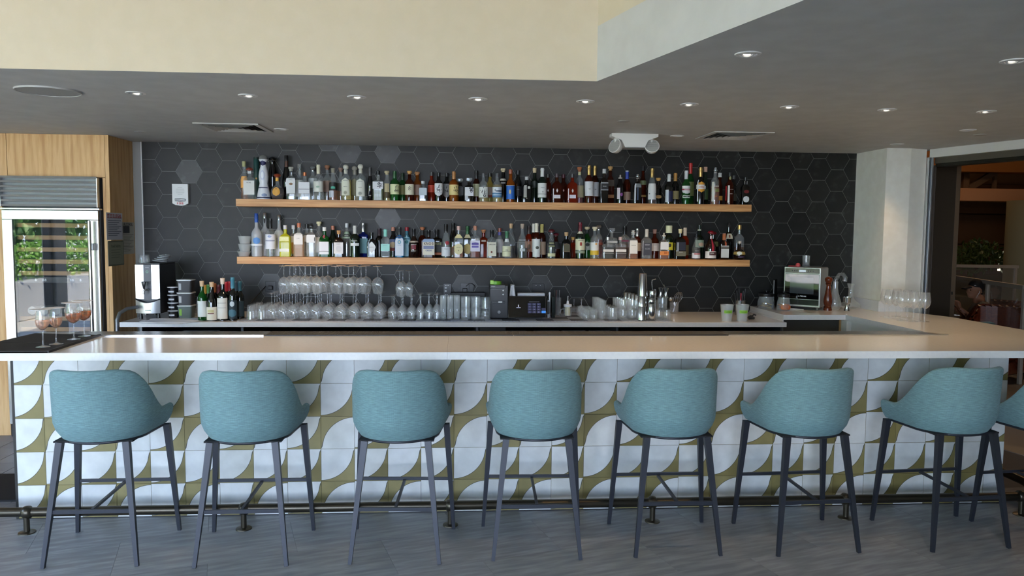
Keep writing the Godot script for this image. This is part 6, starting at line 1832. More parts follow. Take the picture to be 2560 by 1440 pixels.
func build_bar_tools() -> void:
	var zf := -1.715
	var by := BACK_Y + 0.006
	var x1 := at_z(1604, 795, zf).x
	var g := "steel shaker tins"
	var a := thing("shaker_tin", "upturned steel shaker tin at the front of the tin column", "shaker", Vector3(x1, by, zf), 0.0, g)
	tin(a, "tin", 0.0, 0.115, 0.046, 0.037)
	var b := thing("shaker_tin", "steel shaker tin stacked on the front upturned tin", "shaker", Vector3(x1, by + 0.1155, zf), 0.0, g)
	tin(b, "tin", 0.0, 0.088, 0.044, 0.036)
	var c := thing("shaker_tin", "tall steel shaker tin standing highest on the tin column", "shaker", Vector3(x1 + 0.004, by + 0.204, zf), 0.0, g)
	tin(c, "tin", 0.0, 0.192, 0.045, 0.030)
	for k in 4:
		var t := thing("shaker_tin", "shorter steel tin in the file behind the tall column", "shaker", Vector3(at_z(1600, 795, zf).x - 0.01 * k, by, zf - 0.095 * (k + 1)), 0.0, g)
		tin(t, "tin", 0.0, 0.205, 0.043, 0.036)
	var x2 := at_z(1628, 795, zf).x
	var d := thing("shaker_tin", "steel tin in the second column with a smaller cup on top", "shaker", Vector3(x2, by, zf + 0.004), 0.0, g)
	tin(d, "tin", 0.0, 0.138, 0.043, 0.034)
	var e := thing("shaker_tin", "small steel cup balanced on the second column of tins", "shaker", Vector3(x2, by + 0.1385, zf + 0.004), 0.0, g)
	tin(e, "tin", 0.0, 0.046, 0.038, 0.033)
	var f := thing("shaker_tin", "satin steel thimble cup on top of the second tin column", "shaker", Vector3(x2 + 0.006, by + 0.185, zf + 0.004), 0.0, g)
	tin(f, "tin", 0.0, 0.066, 0.027, 0.032)
	# mixing glasses with strainer and jigger on top
	for q in [[1648, "mixing glass with seamless sides right of the tins, first of the pair"], [1667, "mixing glass with seamless sides right of the tins, second of the pair"]]:
		var m := make_tumbler("mixing_glass", q[1], "mixing glasses", 0.092, 0.035, 0.039, true, 0.008)
		m.position = Vector3(at_z(q[0], 795, zf).x, by, zf - 0.002)
	var xm := at_z(1656, 760, zf).x
	var pit := make_tumbler("mixing_glass", "upper mixing glass resting on the pair of mixing glasses", "mixing glasses", 0.098, 0.040, 0.044, false, 0.012)
	pit.position = Vector3(xm, by + 0.0925, zf - 0.002)
	var st := thing("hawthorne_strainer", "coil-spring cocktail strainer in the upper mixing glass", "strainer", Vector3(xm, by + 0.106, zf - 0.002))
	var coil := []
	for k in 70: coil.append(Vector3(0.030 * cos(TAU * k / 70.0 * 2.0), 0.004 + 0.0003 * k + 0.004 * sin(k * 1.9), 0.030 * sin(TAU * k / 70.0 * 2.0)))
	part("spring", MB.new().tube(coil, 0.0018, 6).done(), pm("b4b6b8", 0.25, 0.9), st)
	part("plate", MB.new().lathe([Vector2(0, 0.030), Vector2(0.034, 0.030), Vector2(0.034, 0.0315), Vector2(0, 0.0315)], 20).done(), pm("c0c2c4", 0.22, 0.9), st)
	var jg := [Vector2(0, 0.004), Vector2(0.020, 0.0), Vector2(0.021, 0.001), Vector2(0.010, 0.040), Vector2(0.0225, 0.084), Vector2(0.021, 0.084), Vector2(0.008, 0.046), Vector2(0, 0.044)]
	var j1 := single("jigger", MB.new().lathe(jg, 22).done(), pm("c9cbcd", 0.18, 0.95), "steel jigger standing on the upper mixing glass, left one", "jigger", Vector3(xm - 0.014, by + 0.19, zf - 0.01), 0.0, "jiggers")
	copy(j1, Vector3(xm + 0.032, by + 0.19, zf - 0.006), 0, "steel jigger standing on the upper mixing glass, right one")
	# loose bar tools poking out behind
	var tj := make_tumbler("tool_glass", "glass holding bar spoons and strainers behind the tins", "", 0.15, 0.036, 0.040, false, 0.01)
	tj.position = Vector3(at_z(1636, 790, -1.95).x, by, -1.95)
	var steel := pm("b9bbbd", 0.22, 0.9)
	part("bar_spoon", MB.new().tube([Vector3(0.0, 0.03, 0), Vector3(-0.03, 0.30, 0), Vector3(-0.028, 0.325, 0.0), Vector3(0.005, 0.335, 0.0)], [0.0025, 0.0025, 0.0045, 0.006], 8).done(), steel, tj)
	for k in 4: part("fork_tine", MB.new().tube([Vector3(0.012, 0.17, 0), Vector3(-0.004 + 0.005 * k, 0.205, 0.003), Vector3(-0.012 + 0.006 * k, 0.245, 0)], 0.0018, 6).done(), steel, tj)
	part("tong", MB.new().tube([Vector3(0.02, 0.03, 0.0), Vector3(0.10, 0.24, 0.0), Vector3(0.075, 0.285, 0.0)], [0.004, 0.004, 0.007], 8).done(), steel, tj)
	# whisk jar
	var wj := make_tumbler("whisk_jar", "smoky glass jar holding a whisk and ladle against the tiles", "", 0.105, 0.040, 0.045, false, 0.012, "jar")
	wj.position = Vector3(at_z(1685, 785, -2.28).x, BACK_Y, -2.28)
	for k in 5:
		var loop := []
		for i in 13:
			var t := PI * i / 12.0
			var rr := 0.034 * sin(t) * cos(PI * k / 5.0)
			var zz := 0.034 * sin(t) * sin(PI * k / 5.0)
			loop.append(Vector3(0.004, 0.0, 0) + Vector3(0.035, 0.13, 0.01) * (i / 12.0 * 0.0) + Vector3(rr + 0.02 + 0.028 * (1.0 - cos(t)) * 0.5, 0.10 + 0.10 * (1.0 - cos(t)) * 0.5, zz))
		part("whisk_wire", MB.new().tube(loop, 0.0014, 6).done(), steel, wj)
		var loop2 := []
		for q in loop: loop2.append(Vector3(2.0 * (0.02 + 0.028 * ((q.y - 0.10) / 0.10)) - q.x, q.y, -q.z))
		part("whisk_wire", MB.new().tube(loop2, 0.0014, 6).done(), steel, wj)
	part("whisk_handle", MB.new().tube([Vector3(-0.012, 0.014, 0), Vector3(0.02, 0.105, 0)], 0.006, 8).done(), steel, wj)
	part("ladle", MB.new().lathe([Vector2(0, -0.014), Vector2(0.018, -0.010), Vector2(0.024, 0.0), Vector2(0.0225, 0.0), Vector2(0.016, -0.008), Vector2(0, -0.012)], 18).done(), steel, wj, Vector3(-0.035, 0.135, 0.015), Vector3(0.9, 0, 0.5))
	part("ladle_handle", MB.new().tube([Vector3(0.012, 0.014, 0.01), Vector3(-0.028, 0.128, 0.012)], 0.003, 8).done(), steel, wj)

# ---------- oven corner, fridge, wall fittings ----------
func at_x(px: float, py: float, x: float) -> Vector3:
	var d := ray(px, py)
	return CAM_POS + d * ((x - CAM_POS.x) / d.x)

func build_oven_corner() -> void:
	var turn := deg_to_rad(-39.0)
	var o := thing("toaster_oven", "countertop oven with silver case and black glass door", "oven", Vector3(3.135, BAR_Y, -2.085), turn)
	var W := 0.325
	var H := 0.388
	var D := 0.285
	var case_m := pm("a9aaa8", 0.32, 0.55)
	part("case", bx(-W / 2, 0.028, -D, W / 2, H, -0.012, 0.010), case_m, o)
	part("front_frame", bx(-W / 2, 0.026, -0.012, W / 2, H + 0.001, 0.0, 0.012), pm("b9bab8", 0.3, 0.6), o)
	part("control_panel", bx(-W / 2 + 0.011, 0.335, 0.0, W / 2 - 0.011, H - 0.010, 0.004, 0.004), pm("0b0c0e", 0.1), o)
	part("clock_display", bx(-0.028, 0.346, 0.004, 0.032, 0.366, 0.005), glow("c9d4dc", 0.45), o, Vector3.ZERO, Vector3.ZERO, "lit clock display")
	for k in 6:
		var x: float = [-0.088, -0.068, -0.048, 0.052, 0.074, 0.096][k]
		part("button", MB.new().lathe([Vector2(0, 0.0015), Vector2(0.0055, 0.001), Vector2(0.006, 0)], 12).done(), pm("3c3e42", 0.3), o, Vector3(x, 0.356, 0.004), Vector3(PI / 2, 0, 0))
	part("door_glass", bx(-W / 2 + 0.011, 0.098, 0.0, W / 2 - 0.011, 0.328, 0.006, 0.004), pm("07080a", 0.03, 0.0, 0.75), o)
	part("door_window", bx(-0.105, 0.148, 0.006, 0.105, 0.298, 0.0066), pm("3a4047", 0.04, 0.0, 0.75), o)
	part("lower_panel", bx(-W / 2 + 0.011, 0.044, 0.0, W / 2 - 0.011, 0.094, 0.005, 0.004), pm("1a1b1d", 0.2), o)
	part("badge_text", text_mesh("ULTREAN", 0.013), pm("d6d8da", 0.4), o, Vector3(0.005, 0.124, 0.007))
	for s in [-1.0, 1.0]:
		for z in [-0.03, -D + 0.03]:
			part("foot", MB.new().lathe([Vector2(0.007, 0.0), Vector2(0.013, 0.03)], 12).done(), pm("8f908e", 0.4, 0.5), o, Vector3(s * (W / 2 - 0.03), 0, z))
	var tf := Transform3D(Basis(Vector3.UP, turn), Vector3(3.135, BAR_Y, -2.085))
	var top := func(x: float, z: float) -> Vector3: return tf * Vector3(x, H + 0.0015, z)
	var rd := thing("red_bottle_stopper", "red silicone stopper lying on top of the oven", "stopper", top.call(-0.085, -0.06), turn)
	part("strap", bx(-0.055, 0, -0.02, 0.03, 0.010, 0.02, 0.004), pm("c04446", 0.5), rd)
	part("knob", MB.new().lathe([Vector2(0, 0.036), Vector2(0.016, 0.03), Vector2(0.022, 0.016), Vector2(0.02, 0.0)], 18).done(), pm("d05052", 0.5), rd, Vector3(0.028, 0, 0))
	var sg := make_tumbler("shot_glass", "clear tall glass standing on top of the oven", "", 0.105, 0.031, 0.034, false, 0.02)
	sg.position = top.call(0.012, -0.07)
	var tg := thing("paper_wrap", "white paper straw bundle lying in front of the oven", "straws", tf * Vector3(-0.02, 0, 0.05), turn + 0.1)
	for k in 3: part("straw", MB.new().tube([Vector3(-0.06, 0.005 + 0.004 * (k % 2), -0.012 + 0.010 * k), Vector3(0.055, 0.006, -0.008 + 0.012 * k)], 0.005, 8).done(), pm("dcdad2", 0.7), tg)
	single("black_tablet", bx(-0.10, 0, -0.006, 0.10, 0.265, 0.006, 0.003), pm("08080a", 0.25), "thin black board leaning on the tiles left of the oven", "board", Vector3(2.955, BAR_Y, -2.25), deg_to_rad(60))
	# pepper mill
	var mp := at_y(2069, 776, BAR_Y)
	var h := at_z(2069, 691, mp.z).y - BAR_Y
	var pmill := thing("pepper_mill", "tall turned reddish-brown wooden pepper mill beside the oven", "pepper mill", mp)
	var pf := [[0, 0], [0.036, 0], [0.037, 0.03], [0.034, 0.055], [0.0345, 0.075], [0.036, 0.085], [0.030, 0.095], [0.033, 0.105], [0.034, 0.12], [0.029, 0.14], [0.033, 0.165], [0.0385, 0.24], [0.038, 0.33], [0.031, 0.46], [0.022, 0.62], [0.0185, 0.72], [0.020, 0.755], [0.026, 0.775], [0.025, 0.79]]
	var hd := [[0.020, 0.79], [0.027, 0.80], [0.0235, 0.82], [0.030, 0.85], [0.0345, 0.90], [0.031, 0.95], [0.018, 0.985], [0, 0.99]]
	var conv := func(a: Array) -> Array:
		var r := []
		for q in a: r.append(Vector2(q[0], q[1] * h))
		return r
	var wood := tri_mat(noise_tex("mahogany", 0.02, ["4e1f10", "6b2f18", "5a2612"], [0.2, 0.6, 0.9], 71, 4, 256), Vector3(9, 2, 9), 0.22)
	part("body", MB.new().lathe(conv.call(pf), 28).done(), wood, pmill)
	part("head", MB.new().lathe(conv.call(hd), 28).done(), wood, pmill)
	part("finial", MB.new().lathe([Vector2(0, h * 1.02), Vector2(0.005, h * 1.012), Vector2(0.006, h * 0.99)], 12).done(), pm("8d8f90", 0.25, 0.9), pmill)
	# decanters
	var gm := pane("dfe8e6", 0.09, 0.02)
	var d1 := at_y(2156, 769, BAR_Y)
	single("wine_decanter", MB.new().lathe(glass_shell([Vector2(0, 0.002), Vector2(0.055, 0), Vector2(0.092, 0.018), Vector2(0.095, 0.034), Vector2(0.078, 0.052), Vector2(0.035, 0.085), Vector2(0.022, 0.13), Vector2(0.020, 0.18), Vector2(0.034, 0.235)], 0.002), 30, 2.0, 1.0, Vector3.ZERO, 0.5).done(), gm, "flat-bottomed glass wine decanter with flared neck by the column", "decanter", Vector3(3.655, BAR_Y, -2.19), 0.0, "glass decanters")
	single("wine_decanter", MB.new().lathe(glass_shell([Vector2(0, 0.002), Vector2(0.035, 0), Vector2(0.058, 0.03), Vector2(0.055, 0.07), Vector2(0.030, 0.15), Vector2(0.022, 0.20), Vector2(0.022, 0.26)], 0.002), 28, 2.0, 1.0, Vector3.ZERO, 0.5).done(), gm, "slim teardrop glass carafe between pepper mill and jigger", "decanter", Vector3(3.46, BAR_Y, -2.10), 0.0, "glass decanters")
	var sw := []
	for q in [[0.0, 0.02], [-0.012, 0.10], [-0.02, 0.18], [-0.010, 0.26], [0.02, 0.315], [0.055, 0.318], [0.075, 0.285], [0.07, 0.25]]: sw.append(Vector3(q[0], q[1], 0))
	var swan := thing("swan_decanter", "swan-shaped glass decanter with a looping neck behind the carafe", "decanter", Vector3(3.56, BAR_Y, -2.28), -0.3, "glass decanters")
	part("neck", MB.new().tube(sw, [0.040, 0.034, 0.024, 0.019, 0.017, 0.018, 0.020, 0.021], 18).done(), gm, swan)
	part("base", MB.new().lathe([Vector2(0, 0), Vector2(0.045, 0), Vector2(0.055, 0.02), Vector2(0.04, 0.045)], 24).done(), gm, swan)
	single("jigger", MB.new().lathe([Vector2(0, 0.004), Vector2(0.026, 0.0), Vector2(0.027, 0.001), Vector2(0.013, 0.055), Vector2(0.016, 0.062), Vector2(0.036, 0.078), Vector2(0.038, 0.125), Vector2(0.036, 0.125), Vector2(0.033, 0.08), Vector2(0, 0.07)], 24).done(), pm("c2c3c2", 0.15, 0.95), "large polished steel jigger beside the decanters", "jigger", Vector3(3.52, BAR_Y, -1.99))
	# jars with dried garnish
	var lid := pm("141415", 0.35)
	for q in [[1893, 2.852, -2.20, 0.079, 0.112, "wide glass jar of dried yellow garnish with black knob lid"], [1935, 2.955, -2.055, 0.060, 0.118, "smaller glass jar of dried orange slices with black lid"]]:
		var j := thing("garnish_jar", q[5], "jar", Vector3(q[1], BAR_Y, q[2]), 0.0, "garnish jars")
		var r: float = q[3]
		var hh: float = q[4]
		part("glass", MB.new().lathe(glass_shell([Vector2(0, 0.002), Vector2(r * 0.94, 0), Vector2(r, 0.008), Vector2(r * 0.97, hh * 0.6), Vector2(r * 0.80, hh * 0.93), Vector2(r * 0.80, hh)], 0.003), 28, 2.0, 1.0, Vector3.ZERO, 0.5).done(), pane("e4eae8", 0.10, 0.02), j)
		part("lid", MB.new().lathe([Vector2(0, hh), Vector2(r * 0.86, hh), Vector2(r * 0.88, hh + 0.004), Vector2(r * 0.88, hh + 0.026), Vector2(r * 0.80, hh + 0.030), Vector2(0, hh + 0.031)], 28).done(), lid, j)
		part("lid_knob", MB.new().lathe([Vector2(0.006, hh + 0.03), Vector2(0.007, hh + 0.038), Vector2(0.012, hh + 0.044), Vector2(0.011, hh + 0.052), Vector2(0, hh + 0.054)], 16).done(), lid, j)
		rng.seed = 200 + int(q[0])
		var slice := MB.new().lathe([Vector2(0, 0), Vector2(0.024, 0), Vector2(0.025, 0.003), Vector2(0, 0.003)], 18).done()
		var cols: Array = ["b89a4c", "8a6230", "c9b05c", "6b4422"] if r > 0.07 else ["c9702c", "d98a3c", "b85a24", "e0a860"]
		for k in 14:
			var a := rng.randf() * TAU
			var rr := sqrt(rng.randf()) * (r - 0.034)
			part("dried_slice", slice, pm(cols[k % 4], 0.6), j, Vector3(cos(a) * rr, 0.010 + 0.0030 * k, sin(a) * rr), Vector3(rng.randf_range(-0.4, 0.4), 0, rng.randf_range(-0.4, 0.4)))
		if r < 0.07:
			for k in 3: part("dried_slice", slice, pm(cols[k], 0.6), j, Vector3(-0.018 + 0.020 * k, 0.032, r - 0.012), Vector3(1.35, 0.2 * (k - 1), 0))
	# tool caddy on the back counter in front of the step
	var tc := thing("tool_caddy", "steel cup of bar tools with a red handle beside the garnish jars", "tool cup", Vector3(at_z(1850, 760, -2.18).x, BACK_Y, -2.18))
	part("cup", MB.new().lathe([Vector2(0, 0), Vector2(0.045, 0), Vector2(0.050, 0.135), Vector2(0.048, 0.135), Vector2(0.043, 0.005), Vector2(0, 0.005)], 22).done(), pm("a8aaac", 0.22, 0.9), tc)
	for k in 6: part("tool_handle", MB.new().tube([Vector3(-0.03 + 0.011 * k, 0.02, 0.004 * (k % 2)), Vector3(-0.052 + 0.020 * k, 0.20 + 0.02 * (k % 3), 0.0)], 0.006, 8).done(), pm(["141416", "1a1a1c", "17171a", "a02a3a", "202022", "141416"][k], 0.4), tc)

func build_fridge() -> void:
	var o := thing("wine_fridge", "tall stainless wine fridge with a glass door and louvred top", "wine fridge", Vector3.ZERO)
	var steel := pm("c9c9c4", 0.24, 0.85)
	var x0 := -3.745
	var x1 := -2.972
	var fz := -1.90
	part("cabinet", bx(x0, 0.05, -2.50, x1, 2.168, -2.44), pm("2a2a2a", 0.6), o)
	for q in [[x0, x0 + 0.045], [x1 - 0.045, x1]]: part("side_wall", bx(q[0], 0.05, -2.44, q[1], 2.168, -1.935), pm("3a3b3c", 0.4, 0.4), o)
	part("ceiling_panel", bx(x0, 1.90, -2.44, x1, 1.925, -1.935), pm("2a2a2c", 0.5), o)
	part("base", bx(x0, 0.0, -2.44, x1, 0.10, -1.92), pm("1c1c1d", 0.5), o)
	# louvred grille
	part("grille_frame", bx(x1 - 0.006, 1.925, -1.935, x1, 2.168, -1.883, 0.001), steel, o)
	part("grille_frame", bx(x0, 1.925, -1.935, x0 + 0.006, 2.168, -1.883, 0.001), steel, o)
	part("grille_back", bx(x0 + 0.006, 1.925, -1.94, x1 - 0.006, 2.168, -1.925), pm("6c7072", 0.4, 0.5), o)
	for k in 7:
		var y := 1.930 + 0.0385 * k
		var m := MB.new()
		m.fquad(Vector3(x0 + 0.006, y, -1.884), Vector3(x1 - 0.006, y, -1.884), Vector3(x1 - 0.006, y + 0.017, -1.888), Vector3(x0 + 0.006, y + 0.017, -1.888), Vector3(0, 0.2, 1))
		m.fquad(Vector3(x0 + 0.006, y + 0.017, -1.888), Vector3(x1 - 0.006, y + 0.017, -1.888), Vector3(x1 - 0.006, y + 0.013, -1.922), Vector3(x0 + 0.006, y + 0.013, -1.922), Vector3.UP)
		m.fquad(Vector3(x0 + 0.006, y, -1.884), Vector3(x1 - 0.006, y, -1.884), Vector3(x1 - 0.006, y - 0.004, -1.922), Vector3(x0 + 0.006, y - 0.004, -1.922), Vector3.DOWN)
		part("louvre", m.done(), pm("d9d9d6", 0.16, 0.9), o)
	part("door_ledge", bx(x0, 1.903, -1.93, x1 + 0.018, 1.917, -1.872, 0.002), pm("d9d9d4", 0.2, 0.85), o)
	# door
	var dr := part("door_frame", bx(x0, 1.822, -1.93, x1 - 0.006, 1.899, fz, 0.003), steel, o)
	part("stile", bx(x0, 0.11, -1.93, -3.664, 1.8215, fz, 0.003), steel, dr)
	part("stile", bx(-3.048, 0.11, -1.93, x1 - 0.006, 1.8215, fz, 0.003), steel, dr)
	part("bottom_rail", bx(-3.664, 0.11, -1.93, -3.048, 0.19, fz, 0.003), steel, dr)
	part("glass_pane", bx(-3.664, 0.19, -1.914, -3.048, 1.822, -1.908), pane("1a2226", 0.16, 0.01), dr, Vector3.ZERO, Vector3.ZERO, "dark mirror-like glass door")
	part("gasket", bx(-3.664, 0.19, -1.93, -3.650, 1.822, -1.915), pm("0a0a0b", 0.6), dr)
	var hd := part("door_handle", MB.new().tube([Vector3(-3.026, 0.30, -1.845), Vector3(-3.026, 1.815, -1.845)], 0.0145, 16).done(), pm("d3d3d2", 0.2, 0.9), dr)
	for y in [1.60, 0.48]: part("bracket", bx(-3.034, y - 0.028, -1.90, -3.0, y + 0.028, -1.846, 0.004), pm("6f7274", 0.3, 0.8), hd)
	# inside: racks
	var inw := pm("b58d5a", 0.5)
	for py in [563.5, 594, 624, 654, 683, 796, 823, 870, 920]:
		var y := at_z(140, py, -1.96).y
		var rk := part("rack", bx(-3.69, y - 0.012, -2.40, -3.03, y - 0.006, -1.965), pm("2c2d2e", 0.4, 0.5), o)
		part("wood_front", bx(-3.69, y - 0.018, -1.965, -3.03, y + 0.018, -1.95, 0.002), inw, rk)
	part("control_strip", bx(-3.69, 1.295, -2.0, -3.03, 1.345, -1.955, 0.002), pm("23272b", 0.3), o)
	for q in [[-3.52, "8"], [-3.45, "88"], [-3.23, "88"], [-3.16, "8"]]:
		part("display_digits", text_mesh(q[1], 0.022), glow("b8c4cc", 0.5), o, Vector3(q[0], 1.319, -1.954))
	for k in 6:
		var x := -3.58 + 0.098 * k
		single("wine_bottle", MB.new().lathe([Vector2(0, 0), Vector2(0.034, 0), Vector2(0.037, 0.006), Vector2(0.037, 0.17), Vector2(0.03, 0.20), Vector2(0.0145, 0.225), Vector2(0.0145, 0.30), Vector2(0, 0.30)], 18).done(), pm("9aa19a", 0.12), "pale wine bottle lying on the lower rack inside the fridge", "bottle", Vector3(x, 1.058, -1.99), 0.0, "wine bottles lying in the fridge").rotation = Vector3(-PI / 2, 0, 0)

func build_wall_things() -> void:
	# notices taped to the wood side panel
	var px := -2.8985
	for q in [[267, 533, 305, 600, "b9bdc8", "notice headed IT IS ILLEGAL taped to the oak side panel", 0], [271, 601, 308, 666, "8d927c", "framed greenish certificate taped below the red-headed notice", 1], [307, 556, 334.5, 636, "a9a89c", "narrow printed notice with a dark picture on the oak panel", 2]]:
		var a := at_x(q[0], q[3], px)
		var b := at_x(q[2], q[1], px)
		var za := maxf(a.z, b.z)
		var zb := minf(a.z, b.z)
		var w := za - zb
		var h := b.y - a.y
		var o := thing("wall_notice", q[5], "notice", Vector3(px, a.y, (za + zb) / 2), PI / 2, "notices on the oak panel")
		part("sheet", bx(-w / 2, 0, 0, w / 2, h, 0.0012), pm(q[4], 0.7), o)
		if q[6] == 0:
			part("heading", text_mesh("IT IS ILLEGAL", w / 9.5), pm("9a2434", 0.6), o, Vector3(0, h * 0.875, 0.0016))
			part("rule", bx(-w * 0.44, h * 0.80, 0.0012, w * 0.44, h * 0.815, 0.0018), pm("4a3a3c", 0.6), o)
			for k in 9: part("text_line", bx(-w * 0.40, h * (0.70 - 0.068 * k), 0.0012, w * (0.40 - 0.12 * (k % 3)), h * (0.72 - 0.068 * k), 0.0016), pm("4b5568", 0.7), o)
		elif q[6] == 1:
			part("border", frame_flat(w, h, 0.012), pm("5f6350", 0.6), o, Vector3(0, 0, 0.0012))
			part("heading", text_mesh("Food Safety", w / 13.0, true, true), pm("4a4f40", 0.6), o, Vector3(0, h * 0.78, 0.0016))
			for k in 4: part("text_line", bx(-w * 0.3, h * (0.62 - 0.10 * k), 0.0012, w * (0.28 - 0.06 * (k % 2)), h * (0.635 - 0.10 * k), 0.0016), pm("5a5f4e", 0.7), o)
		else:
			part("heading", text_mesh("ALCOHOL", w / 8.0), pm("3a3a36", 0.6), o, Vector3(0, h * 0.93, 0.0016))
			part("picture", bx(-w * 0.42, h * 0.66, 0.0012, w * 0.10, h * 0.88, 0.0016), pm("2c2c2b", 0.6), o)
			for k in 12: part("text_line", bx(-w * 0.42, h * (0.60 - 0.046 * k), 0.0012, w * (0.42 - 0.1 * (k % 4)), h * (0.612 - 0.046 * k), 0.0016), pm("5a5a52", 0.7), o)
	# fire alarm
	var a := at_z(435, 514, WALL_Z)
	var b := at_z(473, 461, WALL_Z)
	var w := b.x - a.x
	var h := b.y - a.y
	var f := thing("fire_alarm", "white fire alarm speaker strobe lettered FIRE on the tiles", "fire alarm", Vector3((a.x + b.x) / 2, a.y, WALL_Z))
	var wm := pm("dcdcd8", 0.4)
	var pts := PackedVector2Array([Vector2(-w / 2, h), Vector2(w / 2, h), Vector2(w / 2, 0.02), Vector2(w * 0.3, 0.004), Vector2(0, 0), Vector2(-w * 0.3, 0.004), Vector2(-w / 2, 0.02)])
	part("housing", MB.new().prism(pts, 0.0, 0.038).done(), wm, f)
	for k in 7: part("speaker_slot", bx(-w * 0.28 * sqrt(1.0 - pow((k - 3) / 3.6, 2)), h * (0.52 + 0.05 * k), 0.038, w * 0.28 * sqrt(1.0 - pow((k - 3) / 3.6, 2)), h * (0.53 + 0.05 * k), 0.0388), pm("8e908c", 0.5), f)
	part("strobe_lens", MB.new().lathe([Vector2(0, -0.048), Vector2(0.012, -0.044), Vector2(0.015, 0.0), Vector2(0.012, 0.044), Vector2(0, 0.048)], 16).done(), pm("a9adb0", 0.08, 0.6), f, Vector3(0, h * 0.26, 0.040), Vector3(0, 0, PI / 2))
	part("lettering", text_mesh("FIRE", 0.022, true), pm("b03030", 0.5), f, Vector3(0, h * 0.10, 0.0385))
	# plastic tubs at the end of the lower shelf
	var x := at_z(611.5, 620, -2.24).x
	var y := 1.5155
	var tops := [628.6, 609.5, 590.0]
	for k in 3:
		var y1 := at_z(611.5, tops[k], -2.24).y
		var hh := y1 - y - 0.0005
		var c := thing("takeout_tub", ["lowest clear plastic tub with red contents at the end of the lower shelf", "middle empty clear plastic tub at the end of the lower shelf", "top empty clear plastic tub at the end of the lower shelf"][k], "plastic tub", Vector3(x + [-0.006, 0.002, 0.004][k], y, -2.24), 0.0, "stacked plastic tubs")
		part("wall", MB.new().lathe([Vector2(0, 0.002), Vector2(0.044, 0.002), Vector2(0.056, hh - 0.006), Vector2(0.060, hh - 0.004), Vector2(0.060, hh), Vector2(0.055, hh), Vector2(0.042, 0.004), Vector2(0, 0.004)], 28).done(), pane("cfd2cf", 0.55, 0.2), c)
		if k == 0: part("contents", MB.new().lathe([Vector2(0, 0.005), Vector2(0.042, 0.005), Vector2(0.051, hh * 0.62), Vector2(0, hh * 0.7)], 22).done(), pm("a04a3c", 0.5), c)
		y = y1

func frame_flat(w: float, h: float, t: float) -> ArrayMesh:
	var m := MB.new()
	m.box(Vector3(-w / 2, 0, 0), Vector3(w / 2, t, 0.0012))
	m.box(Vector3(-w / 2, h - t, 0), Vector3(w / 2, h, 0.0012))
	m.box(Vector3(-w / 2, t, 0), Vector3(-w / 2 + t, h - t, 0.0012))
	m.box(Vector3(w / 2 - t, t, 0), Vector3(w / 2, h - t, 0.0012))
	return m.done()

# ---------- beyond the opening on the right: a dim covered terrace ----------
func capsule(p: Vector3, a: Vector3, b: Vector3, ra: float, rb: float) -> float:
	var ab := b - a
	var t := clampf((p - a).dot(ab) / maxf(ab.length_squared(), 1e-9), 0.0, 1.0)
	return p.distance_to(a + ab * t) - lerpf(ra, rb, t)

